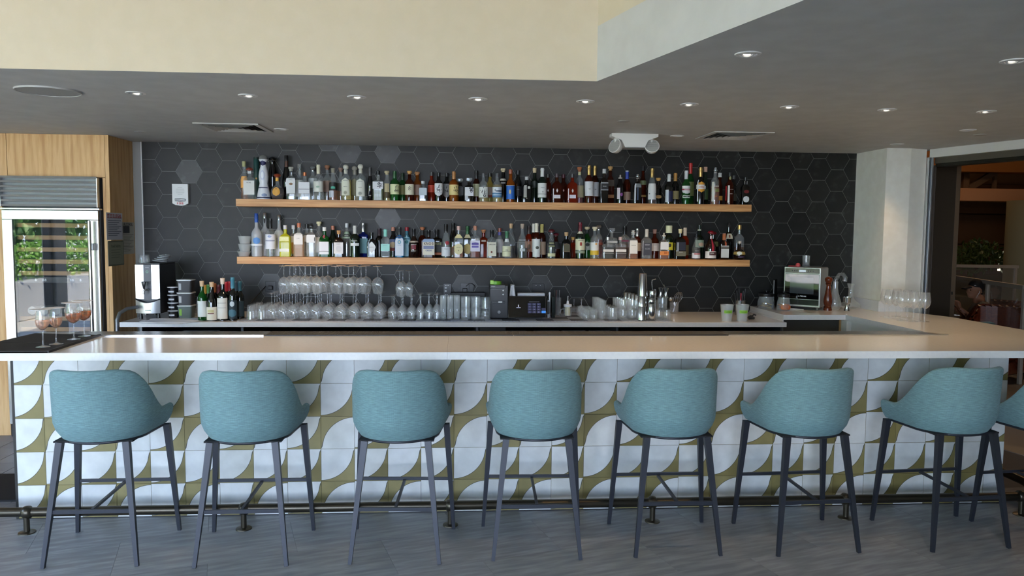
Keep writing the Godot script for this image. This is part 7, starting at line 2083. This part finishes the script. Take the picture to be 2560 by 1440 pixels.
# smooth-union of tapered capsules meshed as surface nets; bones = [a, b, ra, rb]
func sdf_mesh(bones: Array, cell: float, k: float, into: MB = null) -> MB:
	var lo := Vector3.INF
	var hi := -Vector3.INF
	for q in bones:
		for e in 2:
			var r := Vector3.ONE * (float(q[2 + e]) + 2.0 * cell)
			lo = lo.min(q[e] - r)
			hi = hi.max(q[e] + r)
	var n := Vector3i(((hi - lo) / cell).ceil()) + Vector3i.ONE
	var f := PackedFloat32Array()
	f.resize(n.x * n.y * n.z)
	var i := 0
	for z in n.z:
		for y in n.y:
			for x in n.x:
				var p := lo + Vector3(x, y, z) * cell
				var s := 0.0
				var best := 1e9
				for q in bones:
					var d := capsule(p, q[0], q[1], q[2], q[3])
					best = minf(best, d)
					if d < 6.0 * k: s += exp(-d / k)
				f[i] = -k * log(s) if s > 0.0 else best
				i += 1
	var b := into if into else MB.new()
	var vid := {}
	var pos := PackedVector3Array()
	for z in n.z - 1:
		for y in n.y - 1:
			for x in n.x - 1:
				var sum := Vector3.ZERO
				var cnt := 0
				var c := []
				for q in 8: c.append(f[(x + (q & 1)) + n.x * ((y + ((q >> 1) & 1)) + n.y * (z + (q >> 2)))])
				for e in [[0, 1], [2, 3], [4, 5], [6, 7], [0, 2], [1, 3], [4, 6], [5, 7], [0, 4], [1, 5], [2, 6], [3, 7]]:
					var d0: float = c[e[0]]
					var d1: float = c[e[1]]
					if (d0 < 0.0) != (d1 < 0.0):
						var t := d0 / (d0 - d1)
						var p0 := Vector3(e[0] & 1, (e[0] >> 1) & 1, e[0] >> 2)
						var p1 := Vector3(e[1] & 1, (e[1] >> 1) & 1, e[1] >> 2)
						sum += p0.lerp(p1, t)
						cnt += 1
				if cnt:
					vid[Vector3i(x, y, z)] = pos.size()
					pos.append(lo + (Vector3(x, y, z) + sum / cnt) * cell)
	var nor := PackedVector3Array()
	nor.resize(pos.size())
	var quads := []
	for key in vid:
		var g: Vector3i = key
		for ax in 3:
			var u := Vector3i.ZERO
			var v := Vector3i.ZERO
			u[(ax + 1) % 3] = 1
			v[(ax + 2) % 3] = 1
			var d := Vector3i.ZERO
			d[ax] = 1
			if g[(ax + 1) % 3] == 0 or g[(ax + 2) % 3] == 0: continue
			var q1 := g + d
			if q1.x >= n.x or q1.y >= n.y or q1.z >= n.z: continue
			var f0 := f[g.x + n.x * (g.y + n.y * g.z)]
			var f1 := f[q1.x + n.x * (q1.y + n.y * q1.z)]
			if (f0 < 0.0) == (f1 < 0.0): continue
			if not (vid.has(g - u) and vid.has(g - v) and vid.has(g - u - v)): continue
			var ids := [vid[g], vid[g - u], vid[g - u - v], vid[g - v]]
			var nn := (pos[ids[1]] - pos[ids[0]]).cross(pos[ids[2]] - pos[ids[0]])
			var out := Vector3.ZERO
			out[ax] = 1.0 if f0 < 0.0 else -1.0
			if nn.dot(out) < 0.0: nn = -nn
			for w in ids: nor[w] += nn
			quads.append(ids)
	for w in nor.size(): nor[w] = nor[w].normalized()
	for q in quads:
		b.tri(pos[q[0]], pos[q[1]], pos[q[2]], nor[q[0]], nor[q[1]], nor[q[2]])
		b.tri(pos[q[0]], pos[q[2]], pos[q[3]], nor[q[0]], nor[q[2]], nor[q[3]])
	return b

func build_person() -> void:
	var Z := -5.0
	var J := func(px: float, py: float, dz: float) -> Vector3: return at_z(px, py, Z + dz)
	var hip: Vector3 = J.call(2446, 838, 0.0)
	var chest: Vector3 = J.call(2450, 786, 0.0)
	var neck: Vector3 = J.call(2448, 752, 0.0)
	var head: Vector3 = J.call(2437, 722, 0.0)
	var sl: Vector3 = J.call(2458, 768, 0.17)
	var el: Vector3 = J.call(2434, 800, 0.21)
	var wl: Vector3 = J.call(2398, 770, 0.10)
	var sr: Vector3 = J.call(2452, 766, -0.17)
	var er: Vector3 = J.call(2426, 802, -0.20)
	var wr: Vector3 = J.call(2390, 772, -0.06)
	var o := thing("person", "person in a tan t-shirt and black cap looking down at a phone", "person", Vector3(hip.x, 0.0, Z))
	var off := Vector3(-hip.x, 0.0, -Z)
	var shirt := pm("8c7a62", 0.85)
	var skin := pm("9a6a4e", 0.55)
	var knee_l := Vector3(hip.x - 0.46, 0.50, Z + 0.12)
	var knee_r := Vector3(hip.x - 0.46, 0.50, Z - 0.12)
	var S := []
	# skin: head, neck, arms in one skin with the torso core
	S = [[chest + Vector3(0, -0.05, 0), neck, 0.085, 0.055], [neck, head + Vector3(0.012, -0.05, 0), 0.052, 0.055], [sl, el, 0.046, 0.040], [el, wl, 0.040, 0.027], [sr, er, 0.046, 0.040], [er, wr, 0.040, 0.027], [sl, neck, 0.04, 0.05], [sr, neck, 0.04, 0.05]]
	var body := sdf_mesh(S, 0.014, 0.016)
	# head with face: skull, jaw, brow, nose, lips, chin, ear
	var fw := Vector3(-1, 0, 0)
	var H := [[head + Vector3(0.014, 0.022, 0), head + Vector3(0.03, 0.0, 0), 0.088, 0.082], [head + Vector3(-0.030, -0.010, 0), head + Vector3(-0.040, -0.075, 0), 0.060, 0.038], [head + Vector3(0.0, -0.03, 0), head + Vector3(-0.02, -0.085, 0), 0.062, 0.040], [head + Vector3(-0.092, -0.012, 0), head + Vector3(-0.104, -0.040, 0), 0.010, 0.014], [head + Vector3(-0.082, -0.066, 0), head + Vector3(-0.078, -0.066, 0.016), 0.012, 0.009], [head + Vector3(-0.082, -0.066, 0), head + Vector3(-0.078, -0.066, -0.016), 0.012, 0.009], [head + Vector3(-0.068, -0.098, 0), head + Vector3(-0.05, -0.10, 0), 0.020, 0.022], [head + Vector3(-0.078, 0.006, 0.028), head + Vector3(-0.078, 0.006, -0.028), 0.016, 0.016], [head + Vector3(0.018, -0.012, 0.078), head + Vector3(0.024, -0.042, 0.076), 0.018, 0.012], [head + Vector3(0.018, -0.012, -0.078), head + Vector3(0.024, -0.042, -0.076), 0.018, 0.012]]
	sdf_mesh(H, 0.0065, 0.007, body)
	# hands: palm, four fingers curled round the phone, thumb
	for s in [[wl, 1.0], [wr, -1.0]]:
		var w: Vector3 = s[0]
		var up: Vector3 = Vector3(-0.35, 0.93, 0).normalized()
		var palm := w + up * 0.055
		var B := [[w, palm, 0.024, 0.030], [w + up * 0.02 + Vector3(0, 0, s[1] * 0.014), palm + up * 0.02 + Vector3(0, 0, s[1] * 0.018), 0.022, 0.020]]
		for k in 4:
			var root: Vector3 = palm + up * (0.012 - 0.004 * absf(k - 1.5)) + Vector3(0.012 - 0.020 * k * 0.5, 0.0, s[1] * (0.022 - 0.014 * k))
			var mid: Vector3 = root + up * 0.030 + Vector3(-0.014, 0, -s[1] * 0.004)
			var tip: Vector3 = mid + Vector3(-0.024, 0.006, -s[1] * 0.008)
			B.append([root, mid, 0.0095, 0.0088])
			B.append([mid, tip, 0.0088, 0.0078])
		var tr: Vector3 = w + up * 0.025 + Vector3(-0.02, 0, -s[1] * 0.014)
		B.append([tr, tr + Vector3(-0.022, 0.026, -s[1] * 0.006), 0.011, 0.0095])
		B.append([tr + Vector3(-0.022, 0.026, -s[1] * 0.006), tr + Vector3(-0.028, 0.052, 0), 0.0095, 0.008])
		sdf_mesh(B, 0.0048, 0.004, body)
	for i in body.v.size(): body.v[i] += off
	var bm := part("body", body.done(), skin, o)
	# clothing
	var T := [[hip + Vector3(0, 0.02, 0.05), chest + Vector3(0, 0, 0.05), 0.125, 0.120], [hip + Vector3(0, 0.02, -0.05), chest + Vector3(0, 0, -0.05), 0.125, 0.120], [chest, neck + Vector3(0.01, -0.03, 0), 0.13, 0.078], [sl, sl.lerp(el, 0.62), 0.066, 0.062], [sr, sr.lerp(er, 0.62), 0.066, 0.062], [sl, sr, 0.07, 0.07]]
	var sm := sdf_mesh(T, 0.016, 0.02)
	for i in sm.v.size(): sm.v[i] += off
	part("t_shirt", sm.done(), shirt, o)
	var L := [[hip + Vector3(0, -0.03, 0.08), knee_l, 0.10, 0.066], [hip + Vector3(0, -0.03, -0.08), knee_r, 0.10, 0.066], [knee_l, Vector3(knee_l.x - 0.04, 0.10, knee_l.z), 0.062, 0.048], [knee_r, Vector3(knee_r.x - 0.04, 0.10, knee_r.z), 0.062, 0.048]]
	var lm := sdf_mesh(L, 0.018, 0.016)
	for i in lm.v.size(): lm.v[i] += off
	part("trousers", lm.done(), pm("2c2d33", 0.8), o)
	for k in [knee_l, knee_r]:
		part("shoe", sdf_mesh([[Vector3(k.x - 0.03, 0.052, k.z) + off, Vector3(k.x - 0.17, 0.038, k.z) + off, 0.050, 0.036]], 0.014, 0.01).done(), pm("1d1d1f", 0.6), o)
	var cap := sdf_mesh([[head + Vector3(0.016, 0.040, 0), head + Vector3(0.034, 0.020, 0), 0.090, 0.090], [head + Vector3(0.05, -0.03, 0.0), head + Vector3(0.055, -0.05, 0.0), 0.062, 0.05]], 0.0075, 0.008)
	var brim := sdf_mesh([[head + Vector3(-0.085, 0.022, 0.045), head + Vector3(-0.085, 0.022, -0.045), 0.008, 0.008], [head + Vector3(-0.155, 0.002, 0.03), head + Vector3(-0.155, 0.002, -0.03), 0.007, 0.007], [head + Vector3(-0.085, 0.022, 0.045), head + Vector3(-0.155, 0.002, 0.03), 0.008, 0.007], [head + Vector3(-0.085, 0.022, -0.045), head + Vector3(-0.155, 0.002, -0.03), 0.008, 0.007], [head + Vector3(-0.085, 0.024, 0.0), head + Vector3(-0.160, 0.004, 0.0), 0.009, 0.007], [head + Vector3(-0.085, 0.022, 0.022), head + Vector3(-0.158, 0.003, 0.016), 0.009, 0.007], [head + Vector3(-0.085, 0.022, -0.022), head + Vector3(-0.158, 0.003, -0.016), 0.009, 0.007]], 0.006, 0.006, cap)
	for i in cap.v.size(): cap.v[i] += off
	part("cap", cap.done(), pm("0c0c0e", 0.8), o)
	part("cap_logo", bx(-0.011, -0.005, 0, 0.011, 0.005, 0.002), pm("c9c9c9", 0.6), o, head + off + Vector3(-0.052, 0.050, 0.078), Vector3(0.3, -0.75, 0))
	part("earphone", MB.new().tube([head + off + Vector3(0.004, -0.022, 0.094), head + off + Vector3(0.0, -0.04, 0.098), head + off + Vector3(-0.012, -0.075, 0.085), head + off + Vector3(-0.02, -0.12, 0.06)], 0.0035, 8).done(), pm("d6d6d6", 0.4), o)
	for s in [-1.0, 1.0]:
		part("eye", MB.new().lathe([Vector2(0, -0.011), Vector2(0.008, -0.007), Vector2(0.011, 0), Vector2(0.008, 0.007), Vector2(0, 0.011)], 12).done(), pm("2a1c14", 0.2), o, head + off + Vector3(-0.078, -0.012, s * 0.030))
	# phone held in both hands
	var ph := wl.lerp(wr, 0.5) + Vector3(-0.055, 0.085, 0)
	var phone := thing("phone", "dark smartphone held up by the seated person", "phone", ph, 0.0)
	part("case", bx(-0.004, -0.07, -0.036, 0.004, 0.07, 0.036, 0.003), pm("141416", 0.3), phone, Vector3.ZERO, Vector3(0, 0, 0.35))
	part("screen", bx(0.0041, -0.064, -0.033, 0.0047, 0.064, 0.033), glow("8898a8", 0.4), phone, Vector3.ZERO, Vector3(0, 0, 0.35))

func make_club_chair() -> Node3D:
	var o := thing("club_chair", "", "armchair", Vector3.ZERO, 0.0, "brown leather club chairs on the terrace")
	var lt := tri_mat(noise_tex("leather", 0.03, ["5a2410", "70301a", "7d3a1e"], [0.2, 0.55, 0.9], 81, 4, 256), Vector3(4, 4, 4), 0.28, "ffffff", false)
	var m := MB.new()
	# backrest swept round behind the seat (chair faces +z before turning)
	var n := 20
	var prev := []
	for i in n + 1:
		var a := lerpf(-2.0, 2.0, float(i) / n)
		var r := 0.34
		var hgt := lerpf(0.62, 0.86, smoothstep(1.7, 0.9, absf(a)))
		var c := Vector3(sin(a) * r, 0, -cos(a) * r * 0.92)
		var nn := Vector3(sin(a), 0, -cos(a))
		var ring := []
		for q in [[0.05, 0.16], [0.065, 0.40], [0.085, hgt - 0.06], [0.07, hgt], [0.0, hgt + 0.025], [-0.06, hgt - 0.01], [-0.055, 0.40], [-0.03, 0.16]]:
			ring.append([c + nn * (q[0] + 0.10 * (q[1] - 0.16) * (1.0 if absf(a) < 1.2 else 0.3)) + Vector3(0, q[1], 0), nn * signf(q[0] + 0.0001)])
		if prev:
			for k in ring.size() - 1:
				var nk: Vector3 = (ring[k][1] + Vector3(0, 0.2 if k > 1 and k < 5 else 0.0, 0)).normalized()
				var nl: Vector3 = (ring[k + 1][1] + Vector3(0, 0.2 if k > 0 and k < 4 else 0.0, 0)).normalized()
				m.tri(prev[k][0], ring[k][0], ring[k + 1][0], nk, nk, nl)
				m.tri(prev[k][0], ring[k + 1][0], prev[k + 1][0], nk, nl, nl)
		if i == 0 or i == n:
			var cen := Vector3.ZERO
			for q in ring: cen += q[0] / ring.size()
			for k in ring.size(): m.flat(cen, ring[k][0], ring[(k + 1) % ring.size()][0], Vector3(0, 0, 1))
		prev = ring
	part("backrest", m.done(), lt, o)
	part("seat", bx(-0.27, 0.24, -0.24, 0.27, 0.43, 0.34, 0.05), lt, o)
	part("base", bx(-0.30, 0.10, -0.28, 0.30, 0.26, 0.30, 0.02), lt, o)
	for s in [-1.0, 1.0]:
		for z in [-0.22, 0.24]: part("leg", MB.new().lathe([Vector2(0.014, 0), Vector2(0.022, 0.11)], 10).done(), pm("1d1712", 0.5), o, Vector3(s * 0.24, 0, z))
	return o

func build_terrace() -> void:
	var brown := pm("5c432c", 0.7)
	var Y0 := 0.0
	struct("floor_terrace", slab([[4.3, -12.5], [19, -12.5], [19, 7], [rw(7) + 0.2, 7], [rw(-1.985) + 0.02, -1.985], [4.3, -2.0]], -0.2, -0.002), pm("8f8a80", 0.5))
	struct("ceiling_terrace", bx(4.25, 5.2, -12.7, 19.2, 5.4, 7.2), pm("5a4a38", 0.8))
	struct("wall_terrace_back", bx(4.2, 0, -12.7, 19.2, 5.4, -12.5), brown)
	struct("wall_terrace_side", bx(4.24, 0, -12.5, 4.3, 5.4, -2.65), pm("4e3f30", 0.7))
	struct("wall_terrace_end", bx(19.0, 0, -12.5, 19.2, 5.4, 7.2), brown)
	struct("wall_terrace_front", bx(6.9, 0, 7.0, 19.0, 5.4, 7.2), brown)
	struct("wall_terrace_upper", slab([[4.28, -2.65], [rw(7) + 0.25, 7.1], [rw(7) + 0.3, 7.1], [4.33, -2.65]], CEIL + 0.1, 5.3), pm("5c5346", 0.8))
	# lit ceiling panels of the terrace
	for q in [[9.5, -9.0], [10.0, -3.5]]:
		var l := thing("ceiling_panel_light", "square warm ceiling panel light over the terrace", "ceiling light", Vector3(q[0], 5.2, q[1]), 0.0, "terrace ceiling lights")
		part("frame", bx(-0.42, -0.03, -0.42, 0.42, 0.0, 0.42, 0.004), pm("9a9a96", 0.5), l)
		part("lit_diffuser", bx(-0.38, -0.034, -0.38, 0.38, -0.0301, 0.38), glow("ffd2a0", 1.2), l)
		var a := AreaLight3D.new()
		a.name = "panel_light"
		a.area_size = Vector2(0.76, 0.76)
		a.light_color = Color(1.0, 0.80, 0.58)
		a.light_energy = TERRACE_ENERGY
		a.area_range = 20.0
		a.shadow_enabled = true
		l.add_child(a)
		a.position = Vector3(0, -0.04, 0)
		a.rotation = Vector3(-PI / 2, 0, 0)
	# folded door leaf stacked outside the jamb
	var dz := -2.55
	var xa := at_z(2346, 560, dz).x
	var xb := at_z(2386, 560, dz).x
	var xc := at_z(2398, 560, dz).x
	var leaf := thing("folding_door", "dark brown folded door leaf stacked outside the opening", "door", Vector3(0, 0, dz))
	part("panel", bx(xa - 0.05, 0.0, -0.05, xb, 2.44, 0.0, 0.003), pm("3a3126", 0.5), leaf)
	part("edge_post", bx(xb + 0.001, 0.0, -0.06, xc, 2.44, -0.006, 0.003), pm("6b5845", 0.5), leaf)
	part("lock_plate", bx(xb + 0.006, 1.17, -0.0058, xb + 0.022, 1.20, -0.003), pm("2a2622", 0.4), leaf)
	# far storefront: beam, truss, fascia panels
	var fz := -11.0
	var by := at_z(2450, 503, fz).y
	var bt := at_z(2450, 471, fz).y
	struct("trim_6", bx(4.4, by, fz - 0.4, 18.0, bt, fz, 0.01), pm("b98f70", 0.6), Vector3.ZERO, 0.0, "tan fascia beam across the far storefront")
	var ut := at_z(2450, 430, fz).y
	var ub := at_z(2450, 400, fz).y
	struct("trim_7", bx(4.4, ut, fz - 0.4, 18.0, ub + 0.3, fz, 0.01), pm("8a5a2c", 0.6), Vector3.ZERO, 0.0, "brown upper fascia of the far storefront")
	var tr := thing("roof_truss", "dark steel truss between the two far fascia beams", "truss", Vector3(0, 0, fz - 0.2))
	var q0 := at_z(2429, 436, fz)
	var q1 := at_z(2431, 468, fz)
	part("post", MB.new().bar(Vector3(q0.x, bt, 0), Vector3(q0.x, ut, 0), Vector2(0.13, 0.1), Vector2(0.13, 0.1)).done(), pm("5a4a3c", 0.6), tr)
	part("brace", MB.new().bar(Vector3(q0.x + 0.08, bt, 0), Vector3(q0.x + 0.62, ut, 0), Vector2(0.12, 0.1), Vector2(0.12, 0.1)).done(), pm("54463a", 0.6), tr)
	part("post", MB.new().bar(Vector3(q0.x + 0.66, bt, 0), Vector3(q0.x + 0.66, ut, 0), Vector2(0.06, 0.08), Vector2(0.06, 0.08)).done(), pm("54463a", 0.6), tr)
	for k in 3:
		struct("wall_terrace_panel_%d" % (k + 1), bx(4.4, 0.9 + 0.66 * k, fz - 0.5, 18.0, 1.54 + 0.66 * k, fz - 0.35, 0.01), pm(["3c2a1a", "402c1b", "4a3118"][k], 0.6))
	# round concrete column
	var cz := -8.6
	var ca := at_z(2538, 520, cz).x
	single("round_column", MB.new().lathe([Vector2(0.62, 0.0), Vector2(0.62, at_z(2538, 501, cz).y), Vector2(0.0, at_z(2538, 501, cz).y)], 40).done(), pm("8f8a6c", 0.7), "pale round concrete column on the far terrace", "column", Vector3(ca + 0.60, 0, cz))
	# planting
	var pz := -10.0
	var pc := at_z(2440, 640, pz)
	var pot := thing("terrace_shrub", "leafy shrub standing before the dark storefront", "shrub", Vector3(pc.x, 0, pz))
	part("planter", bx(-0.5, 0.0, -0.3, 0.5, 0.55, 0.3, 0.01), pm("3c3a36", 0.7), pot)
	part("stem", MB.new().tube([Vector3(0, 0.5, 0), Vector3(0.02, 1.2, 0)], 0.03, 8).done(), pm("3a2c1c", 0.8), pot)
	var mm := MultiMesh.new()
	mm.transform_format = MultiMesh.TRANSFORM_3D
	mm.mesh = leaf_mesh(0.10, 0.035)
	rng.seed = 55
	mm.instance_count = 620
	for i in 620:
		var d := Vector3(rng.randfn(), rng.randfn(), rng.randfn()).normalized() * pow(rng.randf(), 0.4)
		var p := Vector3(d.x * 0.52, pc.y + d.y * 0.34, d.z * 0.4)
		mm.set_instance_transform(i, Transform3D(Basis.from_euler(Vector3(rng.randf() * 6.0, rng.randf() * 6.0, rng.randf() * 6.0)), p))
	var mi := MultiMeshInstance3D.new()
	mi.name = "foliage"
	mi.multimesh = mm
	mi.material_override = leaf_mat("2c3f1a")
	mi.set_meta("kind", "stuff")
	pot.add_child(mi)
	# oval illuminated sign
	var sz := -10.2
	var so := at_z(2534, 655, sz)
	var sg := thing("oval_sign", "oval shop sign outlined in pale light on the far storefront", "sign", Vector3(so.x, so.y, sz))
	var ov := []
	for k in 40: ov.append(Vector3(0.34 * cos(TAU * k / 40.0), 0.31 * sin(TAU * k / 40.0), 0.03))
	part("disc", MB.new().lathe([Vector2(0, 0), Vector2(0.33, 0), Vector2(0.33, 0.02), Vector2(0, 0.02)], 36, 2.0, 0.9).done(), pm("1c3327", 0.4), sg, Vector3.ZERO, Vector3(PI / 2, 0, 0))
	part("neon_outline", MB.new().tube(ov, 0.013, 8, true).done(), glow("a8b09c", 0.25), sg)
	for q in [[-0.02, 0.20, 0.12], [0.12, 0.18, 0.08], [-0.34, -0.16, 0.05]]:
		part("lamp", bx(q[0] - q[2] / 2, q[1] - 0.02, 0.03, q[0] + q[2] / 2, q[1] + 0.02, 0.06, 0.005), glow("fff0d8", 2.2), sg)
	# glass balustrades
	for q in [[[2386, 664.5], [2545, 667], -8.0, "rear glass balustrade with grey top rail", 6.1], [[2384, 691], [2562, 719], -6.4, "nearer glass balustrade with pale slanting top rail", 5.2]]:
		var z: float = q[2]
		var a := at_z(q[0][0] - 30, q[0][1] - (3.0 if z > -7.0 else 0.4), z)
		var b := at_z(q[1][0], q[1][1], z)
		if z > -7.0:
			b = at_y(q[1][0], q[1][1], a.y)
		var o := thing("glass_balustrade", q[3], "balustrade", Vector3.ZERO, 0.0, "terrace balustrades")
		part("top_rail", MB.new().bar(a, b, Vector2(0.05, 0.05), Vector2(0.05, 0.05), Vector3.UP).done(), pm("b8b0a0", 0.4, 0.3), o)
		var g := MB.new()
		g.fquad(Vector3(a.x, 0.08, a.z), Vector3(b.x, 0.08, b.z), Vector3(b.x, b.y - 0.03, b.z), Vector3(a.x, a.y - 0.03, a.z), Vector3(0, 0, 1))
		g.fquad(Vector3(a.x, 0.08, a.z - 0.012), Vector3(b.x, 0.08, b.z - 0.012), Vector3(b.x, b.y - 0.03, b.z - 0.012), Vector3(a.x, a.y - 0.03, a.z - 0.012), Vector3(0, 0, -1))
		part("glass_panel", g.done(), pane("c0c8c0", 0.10, 0.02), o)
		for t in ([0.62, 1.0] if z > -7.0 else [0.97]):
			var p := a.lerp(b, t)
			part("post", bx(p.x - 0.02, 0, p.z - 0.02, p.x + 0.02, p.y - 0.02, p.z + 0.02, 0.003), pm("b8b0a0", 0.4, 0.3), o)
	# club chairs and the person
	var c1 := make_club_chair()
	c1.position = Vector3(at_z(2462, 800, -5.0).x + 0.08, 0, -5.02)
	c1.rotation.y = -PI / 2
	c1.set_meta("label", "brown leather club chair in which the person sits")
	copy(c1, Vector3(at_z(2498, 800, -4.25).x - 0.02, 0, -4.25), -PI / 2 + 0.5, "brown leather club chair standing empty beside the seated person")
	single("stone_bench", bx(-1.4, 0, -0.35, 1.4, 0.52, 0.35, 0.02), pm("a8a292", 0.7), "pale low stone bench behind the club chairs", "bench", Vector3(at_z(2555, 815, -5.8).x + 0.75, 0, -5.8))
	build_person()

func leaf_mesh(l: float, w: float) -> ArrayMesh:
	var m := MB.new()
	for s in [-1.0, 1.0]:
		m.fquad(Vector3(0, 0, 0), Vector3(s * w * 0.8, w * 0.35, l * 0.35), Vector3(s * w * 0.55, w * 0.25, l * 0.7), Vector3(0, 0, l), Vector3.UP)
	return m.done()

func leaf_mat(c: String) -> StandardMaterial3D:
	var m := StandardMaterial3D.new()
	m.albedo_color = hex(c)
	m.roughness = 0.5
	m.cull_mode = BaseMaterial3D.CULL_DISABLED
	m.backlight_enabled = true
	m.backlight = hex("405a20")
	return m

# ---------- street side, outside the windows behind the photographer (mirrored in the fridge door and bottles) ----------
func build_street() -> void:
	struct("ground_paving", bx(-40, -0.25, -30, 40, -0.205, 40), pm("a9a8a4", 0.8))
	var pl := struct("planter_wall", bx(-9.9, -0.2, -4, -9.0, 0.62, 16, 0.02), pm("9a9ea3", 0.7), Vector3.ZERO, 0.0, "long concrete planter outside the windows")
	rng.seed = 66
	var hedge := MultiMesh.new()
	hedge.transform_format = MultiMesh.TRANSFORM_3D
	hedge.mesh = leaf_mesh(0.11, 0.045)
	hedge.instance_count = 9000
	for i in 9000:
		var p := Vector3(-9.45 + rng.randfn() * 0.22, 0.62 + pow(rng.randf(), 0.8) * 0.75, rng.randf_range(0.0, 15.0))
		hedge.set_instance_transform(i, Transform3D(Basis.from_euler(Vector3(rng.randf() * 6.0, rng.randf() * 6.0, rng.randf() * 6.0)), p))
	var h := MultiMeshInstance3D.new()
	h.name = "flowering_hedge"
	h.multimesh = hedge
	h.material_override = leaf_mat("4f7a2c")
	add_child(h)
	tag(h, "green flowering hedge growing in the long planter", "hedge", "", "stuff")
	var fl := MultiMesh.new()
	fl.transform_format = MultiMesh.TRANSFORM_3D
	fl.mesh = MB.new().lathe([Vector2(0, 0.0), Vector2(0.03, 0.012), Vector2(0.018, 0.022), Vector2(0, 0.02)], 6).done()
	fl.instance_count = 900
	for i in 900:
		fl.set_instance_transform(i, Transform3D(Basis.from_euler(Vector3(rng.randf() * 6.0, rng.randf() * 6.0, 0)), Vector3(-9.25 + rng.randfn() * 0.2, 0.75 + rng.randf() * 0.65, rng.randf_range(0.0, 15.0))))
	var f := MultiMeshInstance3D.new()
	f.name = "blossoms"
	f.multimesh = fl
	f.material_override = pm("f2f2ea", 0.6)
	add_child(f)
	tag(f, "white blossoms scattered over the hedge", "flowers", "", "stuff")
	# trees beyond
	for k in 5:
		var tz := 1.0 + 4.2 * k
		var t := thing("street_tree", "dense green tree beyond the flowering hedge", "tree", Vector3(-13.5 - 0.6 * (k % 2), -0.2, tz), 0.0, "trees beyond the hedge")
		part("trunk", MB.new().tube([Vector3(0, 0, 0), Vector3(0.05, 2.0, 0.05)], [0.16, 0.10], 10).done(), pm("4a3c2c", 0.9), t)
		var mm := MultiMesh.new()
		mm.transform_format = MultiMesh.TRANSFORM_3D
		mm.mesh = leaf_mesh(0.34, 0.15)
		mm.instance_count = 1400
		for i in 1400:
			var d := Vector3(rng.randfn(), rng.randfn(), rng.randfn()).normalized() * pow(rng.randf(), 0.35)
			mm.set_instance_transform(i, Transform3D(Basis.from_euler(Vector3(rng.randf() * 6.0, rng.randf() * 6.0, rng.randf() * 6.0)), Vector3(d.x * 1.9, 2.7 + d.y * 1.9, d.z * 2.2)))
		var mi := MultiMeshInstance3D.new()
		mi.name = "crown"
		mi.multimesh = mm
		mi.material_override = leaf_mat("35602a")
		mi.set_meta("kind", "stuff")
		t.add_child(mi)

func _ready() -> void:
	set_view()
	build_shell()
	build_floor()
	build_work_floor()
	build_ceiling_fittings()
	build_bar()
	build_stools()
	build_shelves()
	build_back_counter()
	build_fridge()
	build_bottles()
	build_glassware()
	build_counter_left()
	build_counter_middle()
	build_bar_tools()
	build_oven_corner()
	build_wall_things()
	build_terrace()
	build_street()
